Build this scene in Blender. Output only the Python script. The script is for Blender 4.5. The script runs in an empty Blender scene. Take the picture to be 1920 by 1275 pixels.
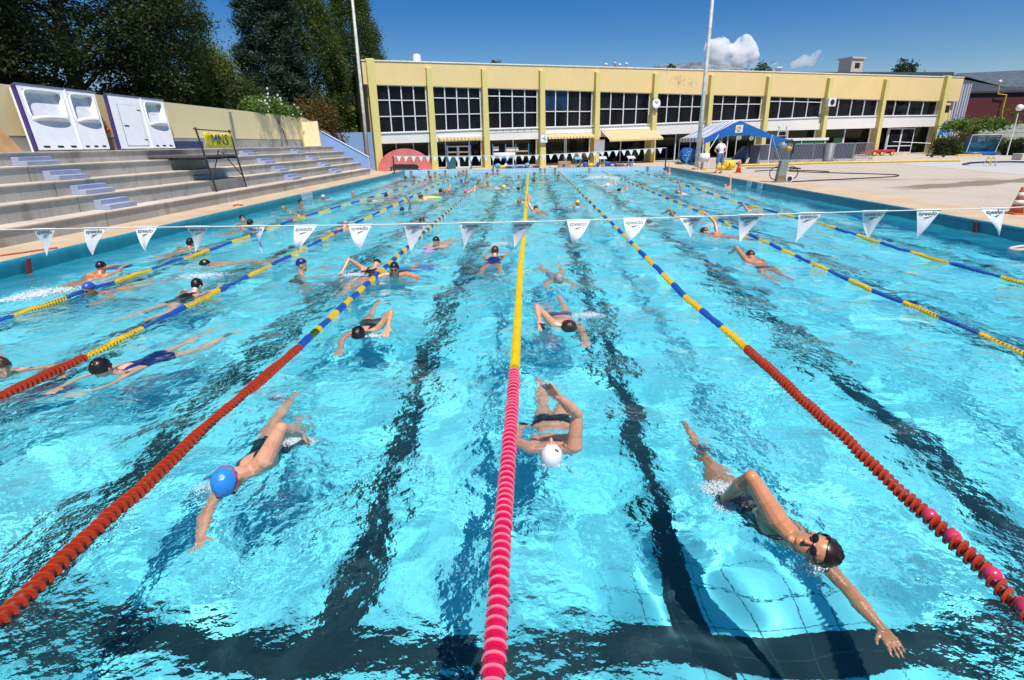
import bpy, math, random
import numpy as np
from mathutils import Vector, Matrix
S = bpy.context.scene
R = math.radians
# ---------------------------------------------------------------- camera
CF, CP, CR, CY, CH = 1028.7, .3451, -.0173, -.0322, 2.3      # focal (px of a 1920 wide frame), pitch, roll, yaw, height over the water
_f = np.array([math.sin(CY)*math.cos(CP), math.cos(CY)*math.cos(CP), -math.sin(CP)])
_r = np.array([math.cos(CY), -math.sin(CY), 0]); _u = np.cross(_r, _f)
RX, RU, RF = _r*math.cos(CR)+_u*math.sin(CR), -_r*math.sin(CR)+_u*math.cos(CR), _f
cam = bpy.data.objects.new('camera', bpy.data.cameras.new('camera')); S.collection.objects.link(cam)
cam.matrix_world = Matrix(((RX[0], RU[0], -RF[0], 0), (RX[1], RU[1], -RF[1], 0), (RX[2], RU[2], -RF[2], CH), (0, 0, 0, 1)))
cam.data.sensor_width = 36; cam.data.lens = 36*CF/1920; cam.data.clip_end = 9000; cam.data.clip_start = .05
S.camera = cam
# ---------------------------------------------------------------- light
SD = Vector((.20, -.50, 1.0)).normalized()                    # direction to the sun: behind the camera, a little right
W = bpy.data.worlds.new('World'); S.world = W; W.use_nodes = True
_n = W.node_tree; sky = _n.nodes.new('ShaderNodeTexSky'); sky.sky_type = 'NISHITA'; sky.sun_disc = False
sky.sun_elevation = math.asin(SD.z); sky.sun_rotation = math.atan2(SD.x, SD.y); sky.altitude = 400
sky.air_density = 1.0; sky.dust_density = .25; sky.ozone_density = 3.0
bg = _n.nodes['Background']; bg.inputs[1].default_value = .10
_hs = _n.nodes.new('ShaderNodeHueSaturation'); _hs.inputs['Saturation'].default_value = 1.5; _hs.inputs['Value'].default_value = .84; _hs.inputs['Hue'].default_value = .512
_n.links.new(sky.outputs[0], _hs.inputs['Color']); _n.links.new(_hs.outputs[0], bg.inputs[0])
_l = bpy.data.lights.new('sun', 'SUN'); _l.energy = 4.9; _l.angle = R(.5); _l.color = (1, .955, .88)
sun = bpy.data.objects.new('sun', _l); S.collection.objects.link(sun); sun.rotation_euler = SD.to_track_quat('Z', 'Y').to_euler()
sun.location = (0, 0, 60)
_l.cycles.is_caustics_light = True
S.view_settings.view_transform = 'Standard'; S.view_settings.look = 'None'; S.view_settings.gamma = 1; S.view_settings.exposure = .15
S.cycles.max_bounces = 16; S.cycles.transmission_bounces = 8; S.cycles.transparent_max_bounces = 12
S.cycles.sample_clamp_indirect = 6; S.cycles.volume_bounces = 16; S.cycles.use_denoising = True
# ---------------------------------------------------------------- pixels of a 1920 x 1275 frame turned into points of the place
CO = np.array([0, 0, CH])
def ray(x, y): return (x-960)/CF*RX-(y-637.5)/CF*RU+RF
def atz(x, y, z=0.):
    """the point at height z seen at (x, y); under the water the ray is bent as the surface bends it"""
    d = ray(x, y)
    if z >= 0: return CO+d*(z-CH)/d[2]
    d = d/np.linalg.norm(d); P = CO+d*(CH/-d[2]); n = np.array([0, 0, 1.]); c = -d@n; e = .75
    t = e*d+(e*c-math.sqrt(1-e*e*(1-c*c)))*n
    return P+t*(z/t[2])
def atX(x, y, X): d = ray(x, y); return CO+d*X/d[0]
def atY(x, y, Y): d = ray(x, y); return CO+d*Y/d[1]
rng = np.random.default_rng(11); random.seed(5)
# ---------------------------------------------------------------- materials
def nodes(n):
    m = bpy.data.materials.new(n); m.use_nodes = True; t = m.node_tree
    return m, t, t.nodes['Principled BSDF']
def mat(n, c, rough=.6, var=.12, scale=4., bump=0., metal=0., spec=.5, trans=0., sss=0.):
    m, t, b = nodes(n)
    b.inputs['Roughness'].default_value = rough; b.inputs['Metallic'].default_value = metal; b.inputs['Specular IOR Level'].default_value = spec
    b.inputs['Transmission Weight'].default_value = trans
    if sss: b.inputs['Subsurface Weight'].default_value = sss; b.inputs['Subsurface Radius'].default_value = (.02, .008, .004); b.inputs['Subsurface Scale'].default_value = .5
    g = t.nodes.new('ShaderNodeNewGeometry'); z = t.nodes.new('ShaderNodeTexNoise'); z.inputs['Scale'].default_value = scale; z.inputs['Detail'].default_value = 5
    t.links.new(g.outputs['Position'], z.inputs['Vector'])
    x = t.nodes.new('ShaderNodeMix'); x.data_type = 'RGBA'
    x.inputs[6].default_value = (*[max(0, k*(1-var)) for k in c], 1); x.inputs[7].default_value = (*[min(1, k*(1+var)) for k in c], 1)
    rm = t.nodes.new('ShaderNodeMapRange'); rm.inputs[1].default_value = .3; rm.inputs[2].default_value = .7
    t.links.new(z.outputs[0], rm.inputs[0]); t.links.new(rm.outputs[0], x.inputs[0]); t.links.new(x.outputs[2], b.inputs['Base Color'])
    if bump:
        z2 = t.nodes.new('ShaderNodeTexNoise'); z2.inputs['Scale'].default_value = scale*9; z2.inputs['Detail'].default_value = 4; t.links.new(g.outputs['Position'], z2.inputs['Vector'])
        bp = t.nodes.new('ShaderNodeBump'); bp.inputs['Strength'].default_value = bump; bp.inputs['Distance'].default_value = .02
        t.links.new(z2.outputs[0], bp.inputs['Height']); t.links.new(bp.outputs[0], b.inputs['Normal'])
    return m
def M_(t, op, a, b=None, c=None):
    n = t.nodes.new('ShaderNodeMath'); n.operation = op
    for i, v in enumerate((a, b, c)):
        if v is None: continue
        if isinstance(v, (int, float)): n.inputs[i].default_value = v
        else: t.links.new(v, n.inputs[i])
    return n.outputs[0]
def mixc(t, f, a, b):
    x = t.nodes.new('ShaderNodeMix'); x.data_type = 'RGBA'
    for i, v in ((0, f), (6, a), (7, b)):
        if isinstance(v, (int, float)): x.inputs[i].default_value = v
        elif isinstance(v, tuple): x.inputs[i].default_value = (*v, 1)
        else: t.links.new(v, x.inputs[i])
    return x.outputs[2]
def noise(t, vec, scale, detail=4, stretch=None):
    if stretch:
        mp = t.nodes.new('ShaderNodeMapping'); mp.inputs['Scale'].default_value = stretch; t.links.new(vec, mp.inputs['Vector']); vec = mp.outputs[0]
    z = t.nodes.new('ShaderNodeTexNoise'); z.inputs['Scale'].default_value = scale; z.inputs['Detail'].default_value = detail; t.links.new(vec, z.inputs['Vector']); return z.outputs[0]
def rmap(t, v, a, b, c=0., d=1.):
    n = t.nodes.new('ShaderNodeMapRange'); t.links.new(v, n.inputs[0])
    for i, k in zip((1, 2, 3, 4), (a, b, c, d)): n.inputs[i].default_value = k
    return n.outputs[0]
def pos(t):
    g = t.nodes.new('ShaderNodeNewGeometry'); s = t.nodes.new('ShaderNodeSeparateXYZ'); t.links.new(g.outputs['Position'], s.inputs[0]); return g.outputs['Position'], s.outputs
def grid(t, v, step, w):
    """1 on the grout lines of a grid"""
    a = M_(t, 'FRACT', M_(t, 'ABSOLUTE', M_(t, 'MULTIPLY', M_(t, 'ADD', v, 100.), 1/step)))
    return M_(t, 'LESS_THAN', a, w/step)
def tile_mat(n, c1, c2, grout, step, w, axes, rough=.35, var=.08):
    m, t, b = nodes(n); P, s = pos(t)
    base = mixc(t, rmap(t, noise(t, P, 1.3, 5), .3, .7), c1, c2)
    g = M_(t, 'MAXIMUM', grid(t, s[axes[0]], step, w), grid(t, s[axes[1]], step, w))
    t.links.new(mixc(t, g, base, grout), b.inputs['Base Color']); b.inputs['Roughness'].default_value = rough
    return m
# ---------------------------------------------------------------- mesh helpers
CASTERS = []; RECEIVERS = []
class MB:
    def __init__(s): s.v = []; s.f = []; s.n = 0
    def add(s, V, F):
        V = np.asarray(V, float).reshape(-1, 3); s.v.append(V); s.f += [tuple(int(i)+s.n for i in f) for f in F]; s.n += len(V); return s
    def quad(s, *p): return s.add(p, [tuple(range(len(p)))])
    def box(s, lo, hi, fr=None):
        lo = np.array(lo, float); hi = np.array(hi, float)
        V = np.array([[(lo, hi)[i][0], (lo, hi)[j][1], (lo, hi)[k][2]] for i in (0, 1) for j in (0, 1) for k in (0, 1)])
        if fr is not None: V = np.array([fr(*p) for p in V])
        return s.add(V, [(0, 1, 3, 2), (4, 6, 7, 5), (0, 4, 5, 1), (2, 3, 7, 6), (0, 2, 6, 4), (1, 5, 7, 3)])
    def tube(s, pts, r, n=8, cap=True, closed=False):
        pts = np.array(pts, float); m = len(pts); rr = np.broadcast_to(np.array(r, float), (m,))
        T = np.gradient(pts, axis=0) if not closed else np.roll(pts, -1, 0)-np.roll(pts, 1, 0)
        T /= np.linalg.norm(T, axis=1)[:, None]+1e-12
        up = np.array([0, 0, 1.]) if abs(T[0][2]) < .9 else np.array([1., 0, 0]); V = []
        a = np.cross(T[0], up); a /= np.linalg.norm(a)
        for i in range(m):
            a = a-T[i]*(a@T[i]); a /= np.linalg.norm(a)+1e-12; b = np.cross(T[i], a)
            for k in range(n): w = 2*math.pi*k/n; V.append(pts[i]+rr[i]*(a*math.cos(w)+b*math.sin(w)))
        F = []
        for i in range(m if closed else m-1):
            for k in range(n): i2 = (i+1) % m; F.append((i*n+k, i*n+(k+1) % n, i2*n+(k+1) % n, i2*n+k))
        if cap and not closed: F += [tuple(range(n))[::-1], tuple((m-1)*n+k for k in range(n))]
        return s.add(V, F)
    def cyl(s, a, b, r0, r1=None, n=12): return s.tube([a, b], [r0, r0 if r1 is None else r1], n)
    def ell(s, c, A, nu=14, nv=9):
        """ellipsoid: centre c, rows of A are its half axes"""
        V, F = sph(nu, nv); return s.add(np.asarray(c)+V@np.asarray(A, float), F)
    def lathe(s, c, prof, n=16, axis=None):
        V = [[c[0]+r*math.cos(2*math.pi*k/n), c[1]+r*math.sin(2*math.pi*k/n), c[2]+z] for r, z in prof for k in range(n)]
        F = [(i*n+k, i*n+(k+1) % n, (i+1)*n+(k+1) % n, (i+1)*n+k) for i in range(len(prof)-1) for k in range(n)]
        F += [tuple(range(n))[::-1], tuple((len(prof)-1)*n+k for k in range(n))]
        return s.add(V, F)
    def prism(s, poly, thick, fr):
        """poly of (a, b), extruded along c; fr(a, b, c) -> point"""
        n = len(poly); V = [fr(a, b, c) for c in (0, thick) for a, b in poly]
        return s.add(V, [tuple(range(n))[::-1], tuple(range(n, 2*n))]+[(i, (i+1) % n, n+(i+1) % n, n+i) for i in range(n)])
    def build(s, name, m, parent=None, smooth=False, label=None):
        V = np.vstack(s.v) if s.v else np.zeros((0, 3))
        return obj(name, V, s.f, m, parent, smooth, label)
_sc = {}
def sph(nu, nv):
    if (nu, nv) not in _sc:
        V = [[0, 0, 1]]+[[math.sin(math.pi*i/nv)*math.cos(2*math.pi*k/nu), math.sin(math.pi*i/nv)*math.sin(2*math.pi*k/nu), math.cos(math.pi*i/nv)] for i in range(1, nv) for k in range(nu)]+[[0, 0, -1]]
        F = [(0, 1+k, 1+(k+1) % nu) for k in range(nu)]
        for i in range(nv-2): F += [(1+i*nu+k, 1+(i+1)*nu+k, 1+(i+1)*nu+(k+1) % nu, 1+i*nu+(k+1) % nu) for k in range(nu)]
        L = 1+(nv-1)*nu; F += [(L, L-nu+(k+1) % nu, L-nu+k) for k in range(nu)]
        _sc[(nu, nv)] = (np.array(V, float), F)
    return _sc[(nu, nv)]
def rootloc(p):
    v = np.zeros(3)
    while p is not None: v += np.array(p.location); p = p.parent
    return v
def obj(name, V, F, m, parent=None, smooth=False, label=None, origin=None):
    me = bpy.data.meshes.new(name); V = np.asarray(V, float)
    o0 = rootloc(parent) if parent is not None else (np.array(origin) if origin is not None else (np.array([V[:, 0].mean(), V[:, 1].mean(), V[:, 2].min()]) if len(V) else np.zeros(3)))
    if isinstance(F, np.ndarray):
        Q = F; k = Q.shape[1]; me.vertices.add(len(V)); me.vertices.foreach_set('co', (V-o0).astype('f4').ravel()); me.loops.add(Q.size); me.loops.foreach_set('vertex_index', Q.ravel().astype('i4'))
        me.polygons.add(len(Q)); me.polygons.foreach_set('loop_start', np.arange(0, Q.size, k, dtype='i4')); me.update(calc_edges=True)
    else: me.from_pydata((V-o0).tolist(), [], F)
    if smooth: me.polygons.foreach_set('use_smooth', np.ones(len(me.polygons), bool))
    for q in (m if isinstance(m, (list, tuple)) else [m]): me.materials.append(q)
    o = bpy.data.objects.new(name, me); S.collection.objects.link(o)
    if parent is not None: o.parent = parent
    else: o.location = o0
    if label: o['label'] = label
    return o
def tag(o, label, cat, group=None, kind=None):
    o['label'] = label; o['category'] = cat
    if group: o['group'] = group
    if kind: o['kind'] = kind
    return o
def thing(name, label, cat, loc=(0, 0, 0), group=None):
    o = bpy.data.objects.new(name, None); S.collection.objects.link(o); o.location = loc; o.empty_display_size = .2
    return tag(o, label, cat, group)
def struct(o): o['kind'] = 'structure'; return o
def copytree(o, parent=None):
    c = o.copy(); S.collection.objects.link(c); c.parent = parent
    for ch in [k for k in bpy.data.objects if k.parent == o]: copytree(ch, c)
    return c
def bevel(o, w=.01, seg=2):
    b = o.modifiers.new('bevel', 'BEVEL'); b.width = w; b.segments = seg; b.limit_method = 'ANGLE'; return o
def textmesh(name, s, size, fr, m, parent, thick=.002, narrow=1., align='CENTER'):
    """lettering as a mesh; fr(a, b, c) places its plane"""
    cu = bpy.data.curves.new(name, 'FONT'); cu.body = s; cu.size = size; cu.extrude = thick; cu.align_x = align; cu.align_y = 'CENTER'; cu.resolution_u = 3
    t = bpy.data.objects.new(name, cu); S.collection.objects.link(t); bpy.context.view_layer.update()
    me = t.to_mesh(); V = np.array([v.co[:] for v in me.vertices]); F = [tuple(p.vertices) for p in me.polygons]
    t.to_mesh_clear(); bpy.data.objects.remove(t); bpy.data.curves.remove(cu)
    return obj(name, [fr(a*narrow, b, c) for a, b, c in V], F, m, parent)
# ---------------------------------------------------------------- the pool and the ground
XL, XR, YN, YF, DZ, FZ = -10.12, 11.18, 1.0, 47.1, .28, -1.8
def floor_mat():
    m, t, b = nodes('pool_tiles'); P, s = pos(t)
    base = mixc(t, rmap(t, noise(t, P, .55, 4), .3, .7), (.10, .60, .74), (.19, .75, .87))
    g = M_(t, 'MAXIMUM', grid(t, s[0], .3, .011), grid(t, s[1], .3, .011))
    t.links.new(mixc(t, g, base, (.01, .16, .24)), b.inputs['Base Color']); b.inputs['Roughness'].default_value = .5
    return m
def line_mat():
    m, t, b = nodes('dark_tiles'); P, s = pos(t)
    g = M_(t, 'MAXIMUM', grid(t, s[0], .3, .008), grid(t, s[1], .3, .008))
    t.links.new(mixc(t, g, (.0010, .022, .032), (.01, .07, .06)), b.inputs['Base Color']); b.inputs['Roughness'].default_value = .5
    return m
MF, MLn = floor_mat(), line_mat()
pf = struct(MB().quad((XL, YN, FZ), (XR, YN, FZ), (XR, YF, FZ), (XL, YF, FZ)).build('pool_floor', MF)); RECEIVERS.append(pf)
b = MB()
for x in (-8.9, -6.5, -4.05, -1.47, 1.20, 4.08, 6.85, 9.7): b.quad((x-.165, 2.7, FZ+.004), (x+.165, 2.7, FZ+.004), (x+.165, 45.2, FZ+.004), (x-.165, 45.2, FZ+.004))
RECEIVERS.append(struct(b.build('pool_lane_lines', MLn)))
RECEIVERS.append(struct(MB().quad((XL, 2.74, FZ+.008), (XR, 2.74, FZ+.008), (XR, 3.13, FZ+.008), (XL, 3.13, FZ+.008)).build('pool_cross_line', MLn)))
def wall_mat(n, c1, c2, step, ax, gw=.012, gc=(.01, .16, .2)):
    m, t, b = nodes(n); P, s = pos(t)
    g = grid(t, s[ax], step, gw)
    if n == 'far_wall_tiles': g = M_(t, 'MAXIMUM', g, grid(t, s[2], .15, .012))
    base = mixc(t, rmap(t, noise(t, P, 2.5, 5, (1, 1, .2)), .3, .7), c1, c2)
    col = mixc(t, g, base, gc)
    if n != 'far_wall_tiles': col = mixc(t, M_(t, 'LESS_THAN', s[2], -.04), col, (.12, .58, .70))
    t.links.new(col, b.inputs['Base Color']); b.inputs['Roughness'].default_value = .3; return m
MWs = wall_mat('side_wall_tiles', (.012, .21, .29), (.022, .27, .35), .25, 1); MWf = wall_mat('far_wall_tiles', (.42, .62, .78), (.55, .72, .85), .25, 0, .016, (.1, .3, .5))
def side(name, x, sx):
    # rolled coping: rounded lip that bulges over the water, then the straight wall down to the floor
    pr = [(sx*.12, DZ+.008), (sx*.05, DZ+.014), (sx*.01, DZ+.008), (-sx*.012, DZ-.02), (-sx*.018, DZ-.08), (-sx*.012, DZ-.2), (0, DZ-.27), (0, FZ)]
    V = []; F = []; ys = np.linspace(YN, YF, 93)
    for y in ys: V += [(x+a, y, z) for a, z in pr]
    n = len(pr)
    for i in range(len(ys)-1):
        for k in range(n-1): q = (i*n+k, i*n+k+1, (i+1)*n+k+1, (i+1)*n+k); F.append(q if sx < 0 else q[::-1])
    o = struct(obj(name, V, F, MWs, smooth=True)); RECEIVERS.append(o)
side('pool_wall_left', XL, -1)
MWs = wall_mat('shaded_side_wall_tiles', (.008, .15, .24), (.014, .20, .30), .25, 1); side('pool_wall_right', XR, 1)  # the right wall's shade is darkened into its tile colour
RECEIVERS.append(struct(MB().box((XL-.05, YF, FZ), (XR+.05, YF+.3, DZ+.02)).build('pool_wall_far', MWf)))
RECEIVERS.append(struct(MB().box((XL-.05, YN-.3, FZ), (XR+.05, YN, DZ+.02)).build('pool_wall_near', MWs)))
def ring(x0, x1, y0, y1, X0, X1, Y0, Y1, z):
    b = MB()
    for a in ((X0, Y0, X1, y0), (X0, y1, X1, Y1), (X0, y0, x0, y1), (x1, y0, X1, y1)):
        b.quad((a[0], a[1], z), (a[2], a[1], z), (a[2], a[3], z), (a[0], a[3], z))
    return b
def deck_mat():
    m, t, b = nodes('deck_paving'); P, s = pos(t)
    # cream slabs along the pool, rougher washed concrete farther out
    far = M_(t, 'MAXIMUM', rmap(t, M_(t, 'ADD', s[0], M_(t, 'MULTIPLY', noise(t, P, 1.5), .3)), 13.35, 13.45), 0.)
    cream = mixc(t, rmap(t, noise(t, P, 1.1, 6), .3, .75), (.50, .37, .235), (.62, .49, .34))
    gr = M_(t, 'MAXIMUM', grid(t, s[0], .5, .012), grid(t, s[1], .5, .012)); cream = mixc(t, M_(t, 'MULTIPLY', gr, .45), cream, (.25, .18, .12))
    fine = mixc(t, rmap(t, noise(t, P, 22, 4), .35, .65), (.41, .345, .275), (.64, .55, .45)); con = mixc(t, M_(t, 'MULTIPLY', rmap(t, noise(t, P, .35, 5), .4, .7), .5), fine, (.42, .36, .28))
    # wet band running back from the pool side
    wy = M_(t, 'ADD', M_(t, 'MULTIPLY', s[0], -.43), M_(t, 'ADD', s[1], M_(t, 'MULTIPLY', noise(t, P, .5, 4), 1.6)))
    wet = M_(t, 'MULTIPLY', M_(t, 'MULTIPLY', rmap(t, wy, 17.0, 17.3), rmap(t, wy, 18.9, 18.7)), rmap(t, s[0], 14.6, 16.2))
    wy2 = M_(t, 'ADD', M_(t, 'MULTIPLY', s[0], .1), M_(t, 'ADD', s[1], M_(t, 'MULTIPLY', noise(t, P, .5, 4), 1.2)))
    wet2 = M_(t, 'MULTIPLY', M_(t, 'MULTIPLY', rmap(t, wy2, 30.2, 30.6), rmap(t, wy2, 32.2, 31.2)), M_(t, 'MULTIPLY', rmap(t, noise(t, P, .3, 3), .42, .5), .5))
    con = mixc(t, M_(t, 'MAXIMUM', wet, wet2), con, (.24, .185, .12))
    jo = M_(t, 'MAXIMUM', grid(t, s[0], 4.5, .03), grid(t, s[1], 4.5, .03)); con = mixc(t, M_(t, 'MULTIPLY', jo, .6), con, (.16, .13, .10))
    t.links.new(mixc(t, far, cream, con), b.inputs['Base Color']); b.inputs['Roughness'].default_value = .85
    bp = t.nodes.new('ShaderNodeBump'); bp.inputs['Strength'].default_value = .5; bp.inputs['Distance'].default_value = .01; t.links.new(noise(t, P, 60, 3), bp.inputs['Height']); t.links.new(bp.outputs[0], b.inputs['Normal'])
    return m
struct(ring(XL-.1, XR+.1, YN-.1, YF+.1, -16, 95, -6, 100, DZ).build('pool_deck', deck_mat()))
struct(ring(XL-1, XR+1, YN-1, YF+1, -3000, 3000, -3000, 3500, DZ-.006).build('ground', mat('dry_ground', (.10, .12, .05), .95, .3, .3)))
# ---------------------------------------------------------------- grandstand
def concrete(n, c, streak=.5):
    m, t, b = nodes(n); P, s = pos(t)
    base = mixc(t, rmap(t, noise(t, P, .8, 7), .3, .7), tuple(k*.82 for k in c), tuple(k*1.12 for k in c))
    st = rmap(t, noise(t, P, 7, 5, (1, 1, .06)), .55, .75); base = mixc(t, M_(t, 'MULTIPLY', st, streak), base, tuple(k*.55 for k in c))
    low = M_(t, 'MULTIPLY', rmap(t, noise(t, P, 1.6, 6), .56, .7), .45); base = mixc(t, low, base, (.12, .10, .09))
    jo = grid(t, s[1], 6.4, .03); base = mixc(t, M_(t, 'MULTIPLY', jo, .7), base, (.10, .09, .08))
    t.links.new(base, b.inputs['Base Color']); b.inputs['Roughness'].default_value = .85
    bp = t.nodes.new('ShaderNodeBump'); bp.inputs['Strength'].default_value = .35; bp.inputs['Distance'].default_value = .01; t.links.new(noise(t, P, 30, 4), bp.inputs['Height']); t.links.new(bp.outputs[0], b.inputs['Normal'])
    return m
TX = [-11.72, -12.4, -12.93, -13.55, -14.3]; TZ = [.68, 1.11, 1.51, 1.92, 2.28]; TY = 42.4; XW = -16.0
st = thing('grandstand', 'five tier grey concrete spectator steps along the left side of the pool', 'grandstand', (-13.8, 20, DZ))
MC = concrete('stand_concrete', (.47, .45, .405)); MTr = concrete('tread_concrete', (.60, .52, .43), .1)
for i in range(5):
    xb = TX[i+1]-.01 if i < 4 else XW
    z0 = DZ-.02 if i == 0 else TZ[i-1]-.03
    b = MB().box((xb-.3, -4, z0), (TX[i], TY, TZ[i]-.045)).build('tier', MC, st)
    bevel(MB().box((xb, -4, TZ[i]-.045), (TX[i]+.035, TY+.01, TZ[i])).build('tread', MTr, b), .012)
def wallmat(n, c):
    m, t, b = nodes(n); P, s = pos(t)
    base = mixc(t, rmap(t, noise(t, P, .5, 6), .3, .7), tuple(k*.96 for k in c), tuple(min(1, k*1.03) for k in c))
    base = mixc(t, M_(t, 'MULTIPLY', rmap(t, noise(t, P, 5, 5, (1, 1, .08)), .6, .8), .25), base, tuple(k*.6 for k in c))
    t.links.new(base, b.inputs['Base Color']); b.inputs['Roughness'].default_value = .8
    bp = t.nodes.new('ShaderNodeBump'); bp.inputs['Strength'].default_value = .25; bp.inputs['Distance'].default_value = .01; t.links.new(noise(t, P, 25, 3), bp.inputs['Height']); t.links.new(bp.outputs[0], b.inputs['Normal'])
    return m
MYw = wallmat('cream_yellow_render', (.88, .74, .42)); MBl = wallmat('pale_blue_render', (.22, .36, .66)); MDB = mat('navy_paint', (.02, .05, .16), .6)
MGr = concrete('grey_band', (.40, .41, .40), .2); MMet = mat('galvanised_steel', (.45, .46, .47), .35, .1, 5, metal=.8)
yw = thing('retaining_wall', 'long cream yellow wall behind the top row of the concrete steps', 'wall', (XW, 20, TZ[4]))
MB().box((XW-.3, -4, TZ[4]-.1), (XW, TY+.2, 2.76)).build('base_band', MGr, yw)
for a, c in ((-4, 18.75), (18.95, 41.2)): MB().box((XW-.3, a, 2.76), (XW+.012, c, 4.24)).build('wall_panel', MYw, yw)
MB().prism([(41.2, 2.2), (41.2, 4.24), (42.2, 4.2), (47.2, 3.3), (47.2, 2.2)], .3, lambda a, z, c: (XW+.01-c, a, z)).build('sloping_end', MYw, yw)
MB().prism([(-16.45, 2.3), (-14.85, 2.3), (-14.9, 3.98), (-16.4, 3.9)], .12, lambda a, z, c: (a, 41.5+c, z)).build('end_panel', mat('bright_cream_render', (.85, .74, .46), .8), yw)
for x, y in ((427, 203), (521, 217)):
    yy = atX(x, y, XW)[1]; MB().box((XW+.013, yy-.10, TZ[4]), (XW+.10, yy+.10, 4.1)).build('drain_pipe', MMet, yw)
MB().box((XW+.013, 24.4, TZ[4]), (XW+.03, 28.3, TZ[4]+.33)).build('painted_stripe', MDB, yw)
bw = thing('stair_wall', 'pale blue wall at the far end of the steps with a sloping white handrail', 'wall', (-14, 42.6, DZ))
MB().prism([(-16.1, DZ), (-11.75, DZ), (-11.75, 1.45), (-15.0, 3.28), (-16.1, 3.28)], .25, lambda a, z, c: (a, 42.45+c, z)).build('wall_panel', MBl, bw)
MB().tube([(-11.72, 42.4, DZ), (-11.72, 42.4, 1.5), (-15.0, 42.4, 3.33)], .022, 6).build('handrail', mat('white_paint', (.8, .8, .8), .4), bw)
b2 = tag(MB().box((-30, 48.0, DZ-.1), (-12.6, 48.3, 3.32)).build('boundary_wall', MBl), 'pale blue wall behind the steps, running up to the yellow building', 'wall')
# small blue-grey step blocks in three flights
MSt = mat('lilac_step_paint', (.33, .37, .50), .75, .12, 2, bump=.2)
fl = [((24, 311), (16.1)), ]
flights = [([15.6, 15.65, 15.7, 15.75], 'near'), ([28.35, 28.5, 28.6, 28.75], 'middle'), ([34.6, 34.9, 35.1, 35.4], 'far')]
rown = {4: 'top', 3: 'second highest', 2: 'second lowest', 1: 'lowest'}; whr = {'near': 'in the flight nearest the camera', 'middle': 'in the flight behind the lettered scaffold', 'far': 'in the flight nearest the blue stair wall'}
proto = None
for ys, w in flights:
    for k, y in zip((4, 3, 2, 1), ys):
        z0 = TZ[k-1]; x0 = TX[k]; h = (TZ[k]-z0)/3
        b = MB().prism([(0, 0), (.44, 0), (.44, h*.93), (.22, h*.93), (.22, h*1.9), (0, h*1.9)], 1.15, lambda a, z, c, x0=x0, y=y, z0=z0: (x0+.004+a, y+c, z0+.002+z))
        bevel(tag(b.build('step_block', MSt), f'lilac painted two-step block, {rown[k]} one {whr[w]}', 'step', 'step blocks between the tiers'), .01)
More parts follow.
